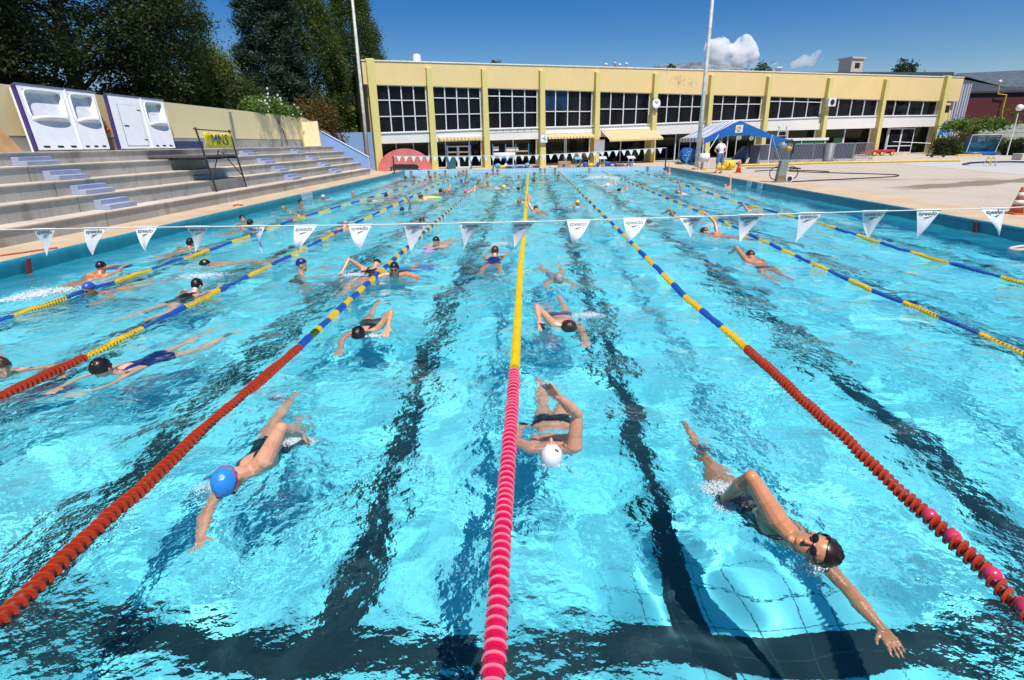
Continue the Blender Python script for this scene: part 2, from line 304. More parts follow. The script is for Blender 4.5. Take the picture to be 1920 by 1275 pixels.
# ---------------------------------------------------------------- white panels leaning on the wall
MWh = mat('white_gelcoat', (.74, .75, .78), .35, .05, 3); MPu = mat('shaded_edge_purple', (.05, .03, .14), .5); MDk = mat('black_rubber', (.015, .015, .017), .6)  # MPu: the panels' shaded side edge, its shade put into the colour
def leaning(name, label, y0, y1, yt0, yt1, cells):
    """a big white panel: base on the top platform, top against the wall; cells are windows or a door, in fractions"""
    xb, xt, zb, zt = -14.9, -15.82, TZ[4]+.005, 4.2
    def fr(a, b, c):   # a across, b up, c out
        y = (y0+(y1-y0)*a)*(1-b)+(yt0+(yt1-yt0)*a)*b; x = xb+(xt-xb)*b; z = zb+(zt-zb)*b
        return (x+c*.9, y, z+c*.45)
    t = thing(name, label, 'panel', ((xb+xt)/2, (y0+y1)/2, zb), 'white panels leaning on the yellow wall')
    xs = [0]+[c[0] for c in cells]
    for (a0, a1, kind) in cells:
        if kind == 'window':
            w0, w1, h0, h1 = a0+.1*(a1-a0), a1-.1*(a1-a0), .47, .94
            bb = MB()
            for q in (((a0, 0), (a1, 0), (a1, h0), (a0, h0)), ((a0, h1), (a1, h1), (a1, 1), (a0, 1)), ((a0, h0), (w0, h0), (w0, h1), (a0, h1)), ((w1, h0), (a1, h0), (a1, h1), (w1, h1))):
                bb.prism(q, .23, lambda a, z, c: fr(a, z, c-.13))
            body = bb.build('shell', MWh, t)
            rec = MB(); rec.prism([(w0, h0), (w1, h0), (w1, h1), (w0, h1)], .02, lambda a, z, c: fr(a, z, c-.125)); rec.build('recessed_sheet', mat('grey_white_sheet', (.62, .64, .68), .6), t)
            # the frame of the recess: rounded tube, and a curved sill that stands out
            cx, cz, rx, rz = (w0+w1)/2, (h0+h1)/2, (w1-w0)/2, (h1-h0)/2
            loop = []
            for k in range(40):
                u = 2*math.pi*k/40; cu, su = math.cos(u), math.sin(u); loop.append(fr(cx+rx*math.copysign(abs(cu)**.32, cu), cz+rz*math.copysign(abs(su)**.32, su), .10))
            MB().tube(loop, .028, 6, closed=True).build('window_rim', MWh, t, True)
            sill = MB(); V = []
            for k in range(13):
                a = w0+(w1-w0)*k/12; d = .16*math.sin(math.pi*k/12)**.5; V += [fr(a, h0+.015, .09), fr(a, h0+.03, .11+d), fr(a, h0-.02, .11+d), fr(a, h0-.035, .09)]
            sill.add(V, [(4*k+j, 4*k+(j+1) % 4, 4*k+4+(j+1) % 4, 4*k+4+j) for k in range(12) for j in range(4)]); sill.build('curved_sill', MWh, t, True)
            for q in range(3):
                a = a0+(a1-a0)*(.15+.3*q); MB().prism([(a, .03), (a+.13*(a1-a0), .03), (a+.12*(a1-a0), .06), (a-.01, .06)], .004, lambda x, z, c: fr(x, z, c+.103)).build('slot', MDk, t)
        else:
            MB().prism([(a0, 0), (a1, 0), (a1, 1), (a0, 1)], .10, lambda a, z, c: fr(a, z, c)).build('shell', MWh, t)
            d0, d1 = a0+.22*(a1-a0), a0+.86*(a1-a0)
            dr = MB().prism([(d0, .05), (d1, .05), (d1, .83), (d0, .83)], .014, lambda a, z, c: fr(a, z, c+.106)).build('door', MWh, t)
            ln = [fr(d0, .05, .112), fr(d0, .83, .112), fr(d1, .83, .112), fr(d1, .05, .112)]; MB().tube(ln, .012, 5, closed=True).build('door_seal', mat('grey_seal', (.16, .16, .18), .6), dr)
            MB().cyl(fr(d0+.02, .42, .13), fr(d0+.09, .42, .15), .016).build('door_handle', MDk, dr)
            for z in (.16, .74): MB().cyl(fr(d1-.05, z, .13), fr(d1+.01, z, .13), .014).build('hinge', MDk, dr)
    MB().prism([(-.02, 0), (0, 0), (0, 1.0), (-.02, 1.0)], .12, lambda a, z, c: fr(a, z, c)).build('shaded_edge', MPu, t)
    MB().prism([(-.01, 1.0), (1.01, 1.0), (1.01, 1.02), (-.01, 1.02)], .13, lambda a, z, c: fr(a, z, c)).build('top_trim', MMet, t)
    for c in cells[:-1]: MB().prism([(c[1]-.012, 0), (c[1]+.012, 0), (c[1]+.012, 1), (c[1]-.012, 1)], .03, lambda a, z, k: fr(a, z, k+.10)).build('divider', MWh, t)
leaning('leaning_panel', 'white panel with two recessed windows leaning on the yellow wall by plywood', 17.2, 20.25, 18.1, 21.4, [(0, .58, 'window'), (.58, 1, 'window')])
leaning('leaning_panel', 'white panel with a narrow door and one window leaning on the wall', 20.8, 24.1, 22.0, 25.4, [(0, .56, 'door'), (.56, 1, 'window')])
MPl = mat('plywood', (.42, .24, .11), .7, .2, 3, bump=.1)
MB_ = MB().prism([(13.3, 2.29), (16.6, 2.29), (16.95, 3.35), (13.3, 3.4)], .03, lambda a, z, c: (-14.8-(z-2.29)*.95+c, a, z))
tag(MB_.build('plywood_sheet', MPl), 'brown plywood sheet leaning on the yellow wall at the left edge', 'board', 'plywood boards')
tag(MB().prism([(13.4, 2.29), (15.15, 2.29), (14.2, 3.1), (13.4, 3.1)], .03, lambda a, z, c: (-14.55-(z-2.29)*.6+c, a, z)).build('plywood_sheet', mat('orange_plywood', (.50, .25, .08), .7, .2, 3)), 'narrow orange plywood board in front of the wide plywood sheet', 'board', 'plywood boards')
MOr = mat('orange_vinyl', (.75, .13, .02), .5)
o = MB(); o.ell((-15.75, 21.35, 3.1), [(.12, 0, 0), (0, .28, 0), (0, 0, .12)]); o.ell((-15.72, 21.5, 2.98), [(.1, 0, 0), (0, .2, .04), (0, 0, .1)])
tag(o.build('rescue_float', MOr, smooth=True), 'orange rescue float hanging on the wall between the white panels', 'float')
# scaffold with the lettered banner
sc = thing('scaffold', 'dark tube scaffold with board platform standing on the lower tiers', 'scaffold', (-12.6, 23, TZ[0]))
fA, fB = np.array([-12.42+.24, 21.9, TZ[0]]), np.array([-12.18, 24.3, TZ[0]]); MTu = mat('dark_scaffold_tube', (.05, .05, .06), .5, metal=.4)
tA, tB = np.array([-12.2, 21.3, 3.02]), np.array([-12.2, 23.72, 2.98])
for p, q in ((fA, tA), (fB, tB)): MB().cyl(p, q, .035, n=8).build('post', MTu, sc)
for p, q in ((tA-(0, .15, .06), tB+(0, .12, -.06)), (fA*.8+tA*.2, (fA*.35+tA*.65)*.55+(fB*.35+tB*.65)*.45), (fB*.8+tB*.2, (fA*.38+tA*.62)*.45+(fB*.38+tB*.62)*.55), (fA*.72+tA*.28, (-12.9, 21.8, TZ[1]+.2))): MB().cyl(p, q, .022, n=6).build('brace', MTu, sc)
MB().box((-14.25, 21.35, 1.97), (-12.12, 23.85, 2.04)).build('platform', mat('old_planks', (.10, .08, .07), .8, .3, 6), sc)
for y in (21.4, 22.6, 23.75): MB().box((-14.3, y, 1.88), (-12.1, y+.08, 1.965)).build('joist', MTu, sc)
bn = thing('banner', 'yellow banner lettered MNS tied to the scaffold rail', 'banner', (-12.15, 22.6, 2.3))
MYb = mat('yellow_vinyl', (.80, .62, .02), .5, .06, 5)
V = []; F = []; nx = 25
for i in range(nx):
    for k in range(5):
        a, b_ = i/(nx-1), k/4; top = tA*(1-a)+tB*a
        y = tA[1]+.32+(tB[1]-tA[1]-.36)*a; z = 2.86-.02*a-.56*b_; V.append((-12.12+.02*math.sin(a*17+b_*2), y+.0*b_, z))
for i in range(nx-1):
    for k in range(4): F.append((i*5+k, (i+1)*5+k, (i+1)*5+k+1, i*5+k+1))
o = obj('banner_cloth', V, F, MYb, bn, True); o.modifiers.new('thick', 'SOLIDIFY').thickness = .004
textmesh('lettering', 'MNS', .56, lambda a, b_, c: (-12.085+c, 22.66+a, 2.58+b_), mat('blue_lettering', (.01, .06, .22), .5), bn, .004, 1.12)
# ---------------------------------------------------------------- the pool hall
def Bd(x, off, z): return (x+.352*off, 52.34+.3764*x-.936*off, z)
def bbox(mb, x0, x1, o0, o1, z0, z1, z0b=None, z1b=None):
    """box along the facade; z may differ at the second end"""
    a, c = (z0 if z0b is None else z0b), (z1 if z1b is None else z1b)
    V = [Bd(x0, o0, z0), Bd(x1, o0, a), Bd(x1, o0, c), Bd(x0, o0, z1), Bd(x0, o1, z0), Bd(x1, o1, a), Bd(x1, o1, c), Bd(x0, o1, z1)]
    return mb.add(V, [(0, 1, 2, 3), (5, 4, 7, 6), (4, 0, 3, 7), (1, 5, 6, 2), (3, 2, 6, 7), (4, 5, 1, 0)])
MYf = wallmat('yellow_facade', (.75, .565, .265)); MYc = wallmat('olive_yellow_column', (.64, .55, .20)); MSp = wallmat('white_spandrel', (.74, .72, .68))
MWf_ = mat('white_window_frame', (.70, .72, .74), .4, .05); MRf = mat('roof_felt', (.25, .25, .26), .9); MRe = mat('roof_edge_trim', (.72, .70, .70), .5)
def glass(n, c, dark):
    m, t, b = nodes(n); P, s = pos(t); b.inputs['Roughness'].default_value = .03; b.inputs['Specular IOR Level'].default_value = .16
    t.links.new(mixc(t, rmap(t, noise(t, P, .8, 4, (1, 1, .3)), .35, .7), tuple(k*.3 for k in c), tuple(k*2.2 for k in c)), b.inputs['Base Color']); 
    bp = t.nodes.new('ShaderNodeBump'); bp.inputs['Strength'].default_value = .04; t.links.new(noise(t, P, .6, 2), bp.inputs['Height']); t.links.new(bp.outputs[0], b.inputs['Normal'])
    return m
MG1 = glass('dark_glazing', (.006, .006, .010), 1); MG2 = glass('blue_curtained_glazing', (.01, .03, .08), 1)
def clear():
    m = bpy.data.materials.new('clear_glazing'); m.use_nodes = True; t = m.node_tree; t.nodes.clear(); o = t.nodes.new('ShaderNodeOutputMaterial')
    a = t.nodes.new('ShaderNodeBsdfTransparent'); a.inputs[0].default_value = (.55, .6, .6, 1); g = t.nodes.new('ShaderNodeBsdfGlossy'); g.inputs['Roughness'].default_value = .02
    fr = t.nodes.new('ShaderNodeFresnel'); fr.inputs[0].default_value = 1.45; x = t.nodes.new('ShaderNodeMixShader')
    t.links.new(fr.outputs[0], x.inputs[0]); t.links.new(a.outputs[0], x.inputs[1]); t.links.new(g.outputs[0], x.inputs[2]); t.links.new(x.outputs[0], o.inputs[0]); return m
MCl = clear()
CX = [-12.35, -8.05, -3.68, 1.21, 6.24, 11.9]+[float(((CO[0]+0)+ (lambda d: d*(52.34/(d[1]-.3764*d[0])))(ray(x, 200))[0])) for x in (1327, 1433)]+[31.6, 39.1, 47.85]
ZX = [-13, -10, -1.4, 3.55, 9, 15, 21, 27.6, 35, 43.2, 48]
ZT = [6.86, 6.82, 6.70, 6.63, 6.52, 6.45, 6.37, 6.33, 6.13, 6.08, 6.02]; ZB = [3.2, 3.26, 3.52, 3.57, 3.67, 3.88, 4.04, 4.23, 4.42, 4.46, 4.5]
ZS = [2.38, 2.43, 2.55, 2.62, 2.72, 2.86, 2.97, 3.08, 3.12, 3.27, 3.3]
zt, zb, zs = (lambda x, A=A: float(np.interp(x, ZX, A)) for A in (ZT, ZB, ZS))
hall = thing('pool_hall', 'long two-storey pale yellow pool hall with olive columns and dark windows', 'building', Bd(15, 0, DZ))
mb = MB(); XS = CX[0], CX[-1]
for a, c in zip([-12.95]+CX[1:-1]+[CX[-1]], CX[1:-1]+[CX[-1], 50.6]): bbox(mb, a, c, 0, -.5, zt(a), 8.53, zt(c), 8.53)
mb.build('upper_wall', MYf, hall)
mb = MB(); bbox(mb, -12.98, 50.6, .06, -1, 8.532, 8.62); mb.build('roof_edge', MRe, hall)
mb = MB(); bbox(mb, -12.95, 50.6, -1, -16, 8.45, 8.6); mb.build('roof', MRf, hall)
mb = MB(); bbox(mb, -12.95, 50.6, -15.8, -16, DZ, 8.5); mb.build('rear_wall', MYf, hall)
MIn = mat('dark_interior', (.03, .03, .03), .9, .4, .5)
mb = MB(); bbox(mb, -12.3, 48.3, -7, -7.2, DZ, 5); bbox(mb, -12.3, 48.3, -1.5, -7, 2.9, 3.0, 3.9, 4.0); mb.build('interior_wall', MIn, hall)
mb = MB(); bbox(mb, -12.3, 48.3, -.3, -7, DZ+.01, DZ+.05); mb.build('interior_floor', mat('interior_tiles', (.10, .09, .08), .5), hall)
for xx in (-12.7, 50.2):
    mb = MB(); bbox(mb, xx, xx+.3, -.5, -15.8, DZ, 8.45); mb.build('side_wall', MYf, hall)
hf = [(.31, .65), (.25, .62), (.19, .6), (.57,), (.5,), (.44,), (.34,), (.22,), (), ()]
for i in range(10):
    a, c = CX[i]+.27, CX[i+1]-.27
    mb = MB(); bbox(mb, a, c, .12, -.45, zs(a), zb(a)-.06, zs(c), zb(c)-.06)
    sp = mb.build('spandrel', MSp, hall)
    if i == 2:   # patched tile strip along the top of this one
        mb = MB(); bbox(mb, a+.02, c-.02, .121, .135, zb(a)-.36, zb(a)-.33, zb(c)-.36, zb(c)-.33)
        for q in range(1, 7): x = a+(c-a)*q/7; bbox(mb, x, x+.03, .121, .135, zb(x)-.33, zb(x)-.07)
        mb.build('tile_joints', mat('dark_joint', (.18, .15, .14), .8), sp)
    mb = MB(); bbox(mb, a-.1, c+.1, .2, -.3, zb(a)-.058, zb(a), zb(c)-.058, zb(c)); mb.build('window_sill', MWf_, hall)
    # upper windows
    fm = MB(); xs = [a+(c-a)*k/4 for k in range(5)]
    for k, x in enumerate(xs):
        w = .038; bbox(fm, x-w, x+w, -.16, -.26, zb(x), zt(x))
    bbox(fm, a-.05, c+.05, -.15, -.27, zb(a), zb(a)+.07, zb(c), zb(c)+.07); bbox(fm, a-.05, c+.05, -.15, -.27, zt(a)-.05, zt(a), zt(c)-.05, zt(c))
    for q in hf[i]:
        for x0, x1 in zip(xs, xs[1:]):
            z0, z1 = zt(x0)+(zb(x0)-zt(x0))*q, zt(x1)+(zb(x1)-zt(x1))*q; bbox(fm, x0+.051, x1-.051, -.17, -.25, z0-.035, z0+.035, z1-.035, z1+.035)
    wf = fm.build('window_frame', MWf_, hall)
    pn = MB(); bbox(pn, a, c, -.28, -.32, zb(a), zt(a), zb(c), zt(c)); pn.build('pane', MG1, wf)
    if i == 3: pn = MB(); bbox(pn, xs[0]+.06, xs[2]-.06, -.262, -.278, zb(a)+1.36, zt(a)-.02, zb(c)+1.36, zt(c)-.02); pn.build('blue_blind', MG2, wf)
    # ground floor
    lo = MB(); ms = {0: (.32, .68), 1: (.22, .74), 2: (.52,), 3: (.47, .5), 4: (.5,), 5: (.5,), 6: (.45,), 7: (.5,), 8: (.5,), 9: (.25, .72)}[i]
    for q in (0, 1)+ms: x = a+(c-a)*q; bbox(lo, x-.04, x+.04, -.35, -.45, DZ, zs(x))
    bbox(lo, a+.041, c-.041, -.35, -.45, DZ, DZ+.12); lf = lo.build('shopfront_frame', MWf_, hall)
    pn = MB(); bbox(pn, a, c, -.46, -.48, DZ+.06, zs(a), zs(c) and DZ+.06, zs(c)); pn.build('glazing', MCl, lf)
    if i in (1, 9):
        q0, q1 = (.22, .74) if i == 1 else (.25, .72); x0, x1 = a+(c-a)*q0, a+(c-a)*q1; zd = zs(x0)-(.35 if i == 1 else .1)
        dm = MB()
        for x in (x0+.05, (x0+x1)/2-.09, (x0+x1)/2+.01, x1-.13): bbox(dm, x, x+.1, -.28, -.34, DZ+.02, zd)
        for z in (DZ+.02, DZ+.9, zd-.1): bbox(dm, x0+.15, (x0+x1)/2-.09, -.285, -.335, z, z+.1); bbox(dm, (x0+x1)/2+.11, x1-.13, -.285, -.335, z, z+.1)
        dd = dm.build('double_door', MWf_, hall); mb = MB(); bbox(mb, x0+.1, x1-.1, -.30, -.32, DZ+.05, zd-.05); mb.build('door_glass', MG1, dd)
        mb = MB(); mb.cyl(Bd((x0+x1)/2-.15, -.2, 1.2), Bd((x0+x1)/2-.15, -.2, 1.6), .02); mb.build('door_handle', MMet, dd)
for i, x in enumerate(CX):
    zt_ = 8.75 if i in (0, 10) else 8.22
    w0, w1 = .26, (.2 if i not in (0, 10) else .3); mb = MB()
    V = [Bd(x-w0, .62, DZ-.02), Bd(x+w0, .62, DZ-.02), Bd(x+w1, .42, zt_-.12), Bd(x-w1, .42, zt_-.12), Bd(x-w0, -.5, DZ-.02), Bd(x+w0, -.5, DZ-.02), Bd(x+w1, -.2, zt_), Bd(x-w1, -.2, zt_)]
    mb.add(V, [(0, 1, 2, 3), (5, 4, 7, 6), (4, 0, 3, 7), (1, 5, 6, 2), (3, 2, 6, 7), (4, 5, 1, 0)]); bevel(mb.build('column', MYc, hall), .02)
# stains of removed letters on the upper wall
mb = MB()
for k in range(26):
    px = rng.uniform(1247, 1312); py = 147+rng.normal(0, 4.5)+ (px-1247)*.12; d = ray(px, py); P = CO+d*((52.34)/(d[1]-.3764*d[0])); s_ = rng.uniform(.04, .13)
    n = 7; X0 = P[0]; V = [Bd(X0+s_*rng.uniform(.4, 1)*math.cos(2*math.pi*q/n), .004, P[2]+s_*rng.uniform(.8, 2.4)*math.sin(2*math.pi*q/n)) for q in range(n)]; mb.add(V, [tuple(range(n))])
for px, py in ((907, 126), (916, 127), (923, 126), (942, 126), (962, 127)):
    d = ray(px, py); P = CO+d*((52.34)/(d[1]-.3764*d[0])); V = [Bd(P[0]+.06*math.cos(2*math.pi*q/6), .004, P[2]+.08*math.sin(2*math.pi*q/6)) for q in range(6)]; mb.add(V, [tuple(range(6))])
mb.build('render_stain', mat('brown_stain', (.60, .45, .24), .9), hall)
# roof furniture
def vent(name, px, py0, py1, w, back, label, m=None):
    d = ray(px, py0); t = (52.34+back)/(d[1]-.3764*d[0]); P = CO+d*t; d2 = ray(px, py1); z1 = (CO+d2*(P[1]/d2[1]))[2]; z0 = 8.55
    return P, z0, z1
P, z0, z1 = vent('', 782, 118, 105, 0, 3, '')
hv = MB().lathe((P[0], P[1], z0), [(.42, 0), (.42, .2), (.36, .3), (.34, z1-z0), (.26, z1-z0+.12), (.1, z1-z0+.16)], 14).build('roof_vent', MWh, hall, True)
for px, py in ((1136, 120), (1153, 118), (1162, 121), (1174, 119), (1460, 127)):
    P, z0, z1 = vent('', px, 128, py, 0, 5, ''); r_ = .13 if px != 1460 else .34
    MB().lathe((P[0], P[1], z0), [(r_, 0), (r_, z1-z0-.1), (r_*1.3, z1-z0-.08), (r_*1.2, z1-z0+.02), (.02, z1-z0+.1)], 10).build('roof_vent', MWh if px != 1153 else mat('pale_flue', (.6, .5, .5), .6), hall, True)
MBk = wallmat('chimney_render', (.55, .47, .38))
P, z0, z1 = vent('', 1629, 136, 112, 0, 7, '')
q = hall.location; X0 = P[0]
mb = MB(); bbox(mb, X0-.85, X0+.85, -6.2, -8.0, 8.5, z1); ch = mb.build('chimney', MBk, hall)
mb = MB(); bbox(mb, X0-1.0, X0+1.0, -6.05, -8.15, z1+.002, z1+.18); mb.build('chimney_cap', MBk, ch)
mb = MB(); bbox(mb, X0-.35, X0+.35, -6.17, -6.195, z1-1.0, z1-.45); mb.build('chimney_grille', MDk, ch)
mb = MB(); bbox(mb, 28.3, 50.5, -1.2, -1.5, 8.62, 8.78, 8.62, 9.25); mb.build('roof_upstand', mat('dark_green_flashing', (.03, .06, .06), .6), hall)
# end bay details, right of the corner column
mb = MB(); bbox(mb, 48.3, 49.6, -.1, -.45, 3.3, 5.9); mb.build('end_wall', MYf, hall); mb = MB(); bbox(mb, 48.35, 49.55, -.09, -.098, 4.8, 5.6); mb.build('end_window', MG1, hall)
mb = MB(); bbox(mb, 48.3, 49.6, -.3, -.6, DZ, 3.298); mb.build('end_spandrel', MSp, hall)
# awnings
def stripes(n, cols, step, axis='u'):
    m, t, b = nodes(n); P, s = pos(t); u = M_(t, 'ADD', M_(t, 'MULTIPLY', s[0], .936), M_(t, 'MULTIPLY', s[1], .352))
    fr = M_(t, 'FRACT', M_(t, 'MULTIPLY', M_(t, 'ADD', u, 50.), 1/step)); c = cols[0]
    for k in range(1, len(cols)): c = mixc(t, M_(t, 'GREATER_THAN', fr, k/len(cols)), c, cols[k])
    t.links.new(c, b.inputs['Base Color']); b.inputs['Roughness'].default_value = .8; b.inputs['Transmission Weight'].default_value = 0; return m
MAw = stripes('awning_stripes', [(.66, .58, .38), (.60, .26, .12), (.66, .58, .38), (.58, .38, .08)], .62)
def awning(x0, x1, zt0, zlo, out, val, label):
    t = thing('awning', label, 'awning', Bd((x0+x1)/2, .2, zt0), 'striped awnings on the pool hall'); n = int((x1-x0)/.14); V = []; F = []
    for i in range(n+1):
        x = x0+(x1-x0)*i/n; zz = zt0+(zs(x)-zs(x0))*.9; sc_ = .05*abs(math.sin(i*math.pi/2))
        V += [Bd(x, .2, zz), Bd(x, .2+out*.5, zz-(zt0-zlo)*.5-.03), Bd(x, .2+out, zz-(zt0-zlo)), Bd(x, .2+out+.02, zz-(zt0-zlo)-val-sc_)]
    F = [(4*i+j, 4*i+j+1, 4*i+5+j, 4*i+4+j) for i in range(n) for j in range(3)]
    o = obj('awning_cloth', V, F, MAw, t); o.modifiers.new('thick', 'SOLIDIFY').thickness = .01
    mb = MB(); mb.cyl(Bd(x0, .22, zt0+.03), Bd(x1, .22, zt0+.03+(zs(x1)-zs(x0))*.9), .07); mb.build('roller', MWf_, t)
    mb = MB()
    for x in (x0+.3, x1-.3): mb.cyl(Bd(x, .15, zt0-.4), Bd(x, .2+out*.95, zlo+.05), .02, n=6)
    mb.build('arm', MMet, t)
    return t
awning(CX[1]+.45, CX[2]-.4, 2.80, 2.72, .35, .16, 'rolled-up striped awning over the glass double door, smallest of the awnings')
awning(CX[3]+.3, CX[4]-.35, 3.0, 2.70, .9, .12, 'half-lowered striped awning between the square clock and the whiteboard')
awning(CX[4]+.55, CX[5]+.15, 3.25, 2.42, 1.7, .14, 'fully extended orange and cream striped awning left of the round clock')
# clocks and air conditioner on the columns
MClk = mat('clock_white', (.82, .82, .80), .4)
cl = thing('round_clock', 'round white clock on an olive column of the pool hall', 'clock', Bd(CX[5], .6, 5.3))
def on(x, off, z, a, b_, c): return Bd(x+a, off+c, z+b_)
P = Bd(CX[5]-.1, .66, 5.55); zc = 5.55
def disc(mb, x, off, z, r_, th, n=24):
    mb.prism([(r_*math.cos(2*math.pi*k/n), r_*math.sin(2*math.pi*k/n)) for k in range(n)], th, lambda a, b_, c: Bd(x+a*.936, off+c, z+b_)); return mb
disc(MB(), CX[5]-.05, .58, zc, .46, .12).build('case', MMet, cl); disc(MB(), CX[5]-.05, .702, zc, .42, .01).build('dial', MClk, cl)
mb = MB(); mb.cyl(Bd(CX[5]-.05, .73, zc), Bd(CX[5]+.12, .73, zc+.18), .02); mb.cyl(Bd(CX[5]-.05, .73, zc), Bd(CX[5]-.2, .73, zc+.2), .018); mb.build('hand', MDk, cl)
mb = MB(); mb.cyl(Bd(CX[5]-.05, .4, zc-.5), Bd(CX[5]-.05, .75, zc-.5), .12); mb.build('bracket', MMet, cl)
cq = thing('square_clock', 'square white pace clock with crossed hands on a column', 'clock', Bd(CX[3], .7, 2.3))
mb = MB(); bbox(mb, CX[3]-.32, CX[3]+.32, .64, .78, 2.25, 2.95); mb.build('case', mat('grey_blue_case', (.5, .55, .62), .4), cq); mb = MB(); bbox(mb, CX[3]-.27, CX[3]+.27, .782, .79, 2.3, 2.9); mb.build('dial', MClk, cq)
mb = MB(); mb.cyl(Bd(CX[3]-.18, .81, 2.66), Bd(CX[3]+.2, .81, 2.54), .018); mb.cyl(Bd(CX[3]+.06, .81, 2.82), Bd(CX[3]+.0, .81, 2.38), .018); mb.build('hand', mat('clock_hand_blue', (.05, .1, .3), .5), cq)
ac = thing('air_conditioner', 'white air conditioner unit high on an olive column', 'air conditioner', Bd(CX[8], .7, 5.3))
mb = MB(); bbox(mb, CX[8]-.5, CX[8]+.45, .6, 1.0, 5.35, 6.15); bevel(mb.build('casing', MWh, ac), .03); disc(MB(), CX[8]-.02, 1.003, 5.75, .28, .02).build('fan_grille', MDk, ac)
# things seen through and before the ground floor glass
MGl = bpy.data.materials.new('lit_globe'); MGl.use_nodes = True; _b = MGl.node_tree.nodes['Principled BSDF']; _b.inputs['Base Color'].default_value = (.8, .8, .75, 1); _b.inputs['Emission Color'].default_value = (1, .93, .82, 1); _b.inputs['Emission Strength'].default_value = 1.1
def bldpt(px, py, off): d = ray(px, py); t = (52.34-off*(-1)/1*(-1)*1.0686)/(d[1]-.3764*d[0]); return CO+d*t
wh = {1378: 'first', 1409: 'second'}
for k, (px, py, lab) in enumerate(((1386, 258, 'left lit white globe lamp seen under the marquee roof'), (1409, 259, 'right lit white globe lamp seen under the marquee roof'), (1494, 254, 'left of the two lit globe lamps above the green table'), (1518, 254, 'right of the two lit globe lamps above the green table'), (1565, 250, 'lit globe lamp above the stepladder inside the hall'), (1610, 251, 'lit globe lamp inside the hall near the red cart'))):
    d = ray(px, py); t = (52.34+1.3)/(d[1]-.3764*d[0]); P = CO+d*t
    g = thing('globe_lamp', lab, 'lamp', tuple(P-(0, 0, .25)), 'globe lamps inside the hall'); MB().ell(P, np.eye(3)*.24, 16, 10).build('globe', MGl, g, True); MB().cyl(P+(0, 0, .22), P+(0, 0, 3.3-P[2] if P[2] < 3 else .6), .02, n=6).build('rod', MDk, g)
# pink-red half disc (slide arch) at the far left corner
MRd = mat('faded_red_panel', (.62, .16, .14), .6, .12, 1.2)
sl = thing('red_arch', 'faded red half-round arch panel standing at the far left pool corner', 'panel', (-10.2, 47.3, DZ))
A_, B_ = atz(704, 322, DZ), atz(803, 318, DZ); A_ = np.array([-12.2, 46.6, DZ]); B_ = np.array([-8.0, 48.2, DZ]); ez = (B_-A_); Lh = np.linalg.norm(ez); ez /= Lh; nz_ = np.array([ez[1], -ez[0], 0])
out = [(-.0, 0)]+[(Lh/2-Lh/2*math.cos(math.pi*k/30), 1.72*math.sin(math.pi*k/30)) for k in range(1, 30)]+[(Lh, 0), (Lh*.80, 0), (Lh*.70, .46), (Lh*.30, .52), (Lh*.16, .08), (Lh*.16, 0)]
V = [A_+ez*a+np.array([0, 0, z])+nz_*c for c in (0, -.12) for a, z in out]; n = len(out)
bm_ = MB(); F = []
# front and back faces as strips so the concave outline fills cleanly
top = out[:31]; inn = [(0, 0), (Lh*.16, 0), (Lh*.16, .08), (Lh*.30, .52), (Lh*.70, .46), (Lh*.80, 0), (Lh, 0)]
cum = [a for a, z in inn]
def innz(a): return float(np.interp(a, [0, Lh*.16, Lh*.161, Lh*.30, Lh*.70, Lh*.80, Lh], [0, 0, .08, .52, .46, 0, 0]))
pts = sorted(set([round(a, 4) for a, _ in top]+[Lh*.16, Lh*.161, Lh*.3, Lh*.7, Lh*.8]))
def topz(a): return 1.72*math.sqrt(max(0, 1-((a-Lh/2)/(Lh/2))**2))
V = []
for a in pts:
    for z, c in ((innz(a), 0), (topz(a), 0), (topz(a), -.12), (innz(a), -.12)): V.append(A_+ez*a+np.array([0, 0, z+.001])+nz_*c)
F = [(4*i+j, 4*i+(j+1) % 4, 4*i+4+(j+1) % 4, 4*i+4+j) for i in range(len(pts)-1) for j in range(4)]
obj('arch_panel', V, F, MRd, sl); MB().prism([(Lh*.2, 0), (Lh*.76, 0), (Lh*.69, .45), (Lh*.31, .5)], .05, lambda a, z, c: A_+ez*a+np.array([0, 0, z])+nz_*(-.2-c)).build('inner_board', mat('dark_slat', (.07, .09, .09), .7, .4, 12), sl)
MB().cyl(A_+ez*.25*Lh+(0, 0, 0)+nz_*.1, A_+ez*.25*Lh+(0, 0, .7)+nz_*.1, .03).build('support', MMet, sl)
# flagpoles
MPo = mat('white_weathered_pole', (.62, .61, .56), .5, .25, 3)
for (x, y), (px, py), lab in (((-13.11, 47.2), (658, 0), 'white flagpole in front of the blue wall left of the hall'), ((12.07, 41.34), (1325, 0), 'weathered white flagpole on the deck beside the marquee')):
    t = thing('flagpole', lab, 'flagpole', (x, y, DZ), 'flagpoles'); MB().tube([(x, y, DZ), (x, y, 6), (x+.02, y, 19)], [.17 if x > 0 else .16, .13, .07], 12).build('pole', MPo, t, True); MB().lathe((x, y, DZ), [(.32, 0), (.32, .14), (.2, .18)], 12).build('foot', MTr, t)
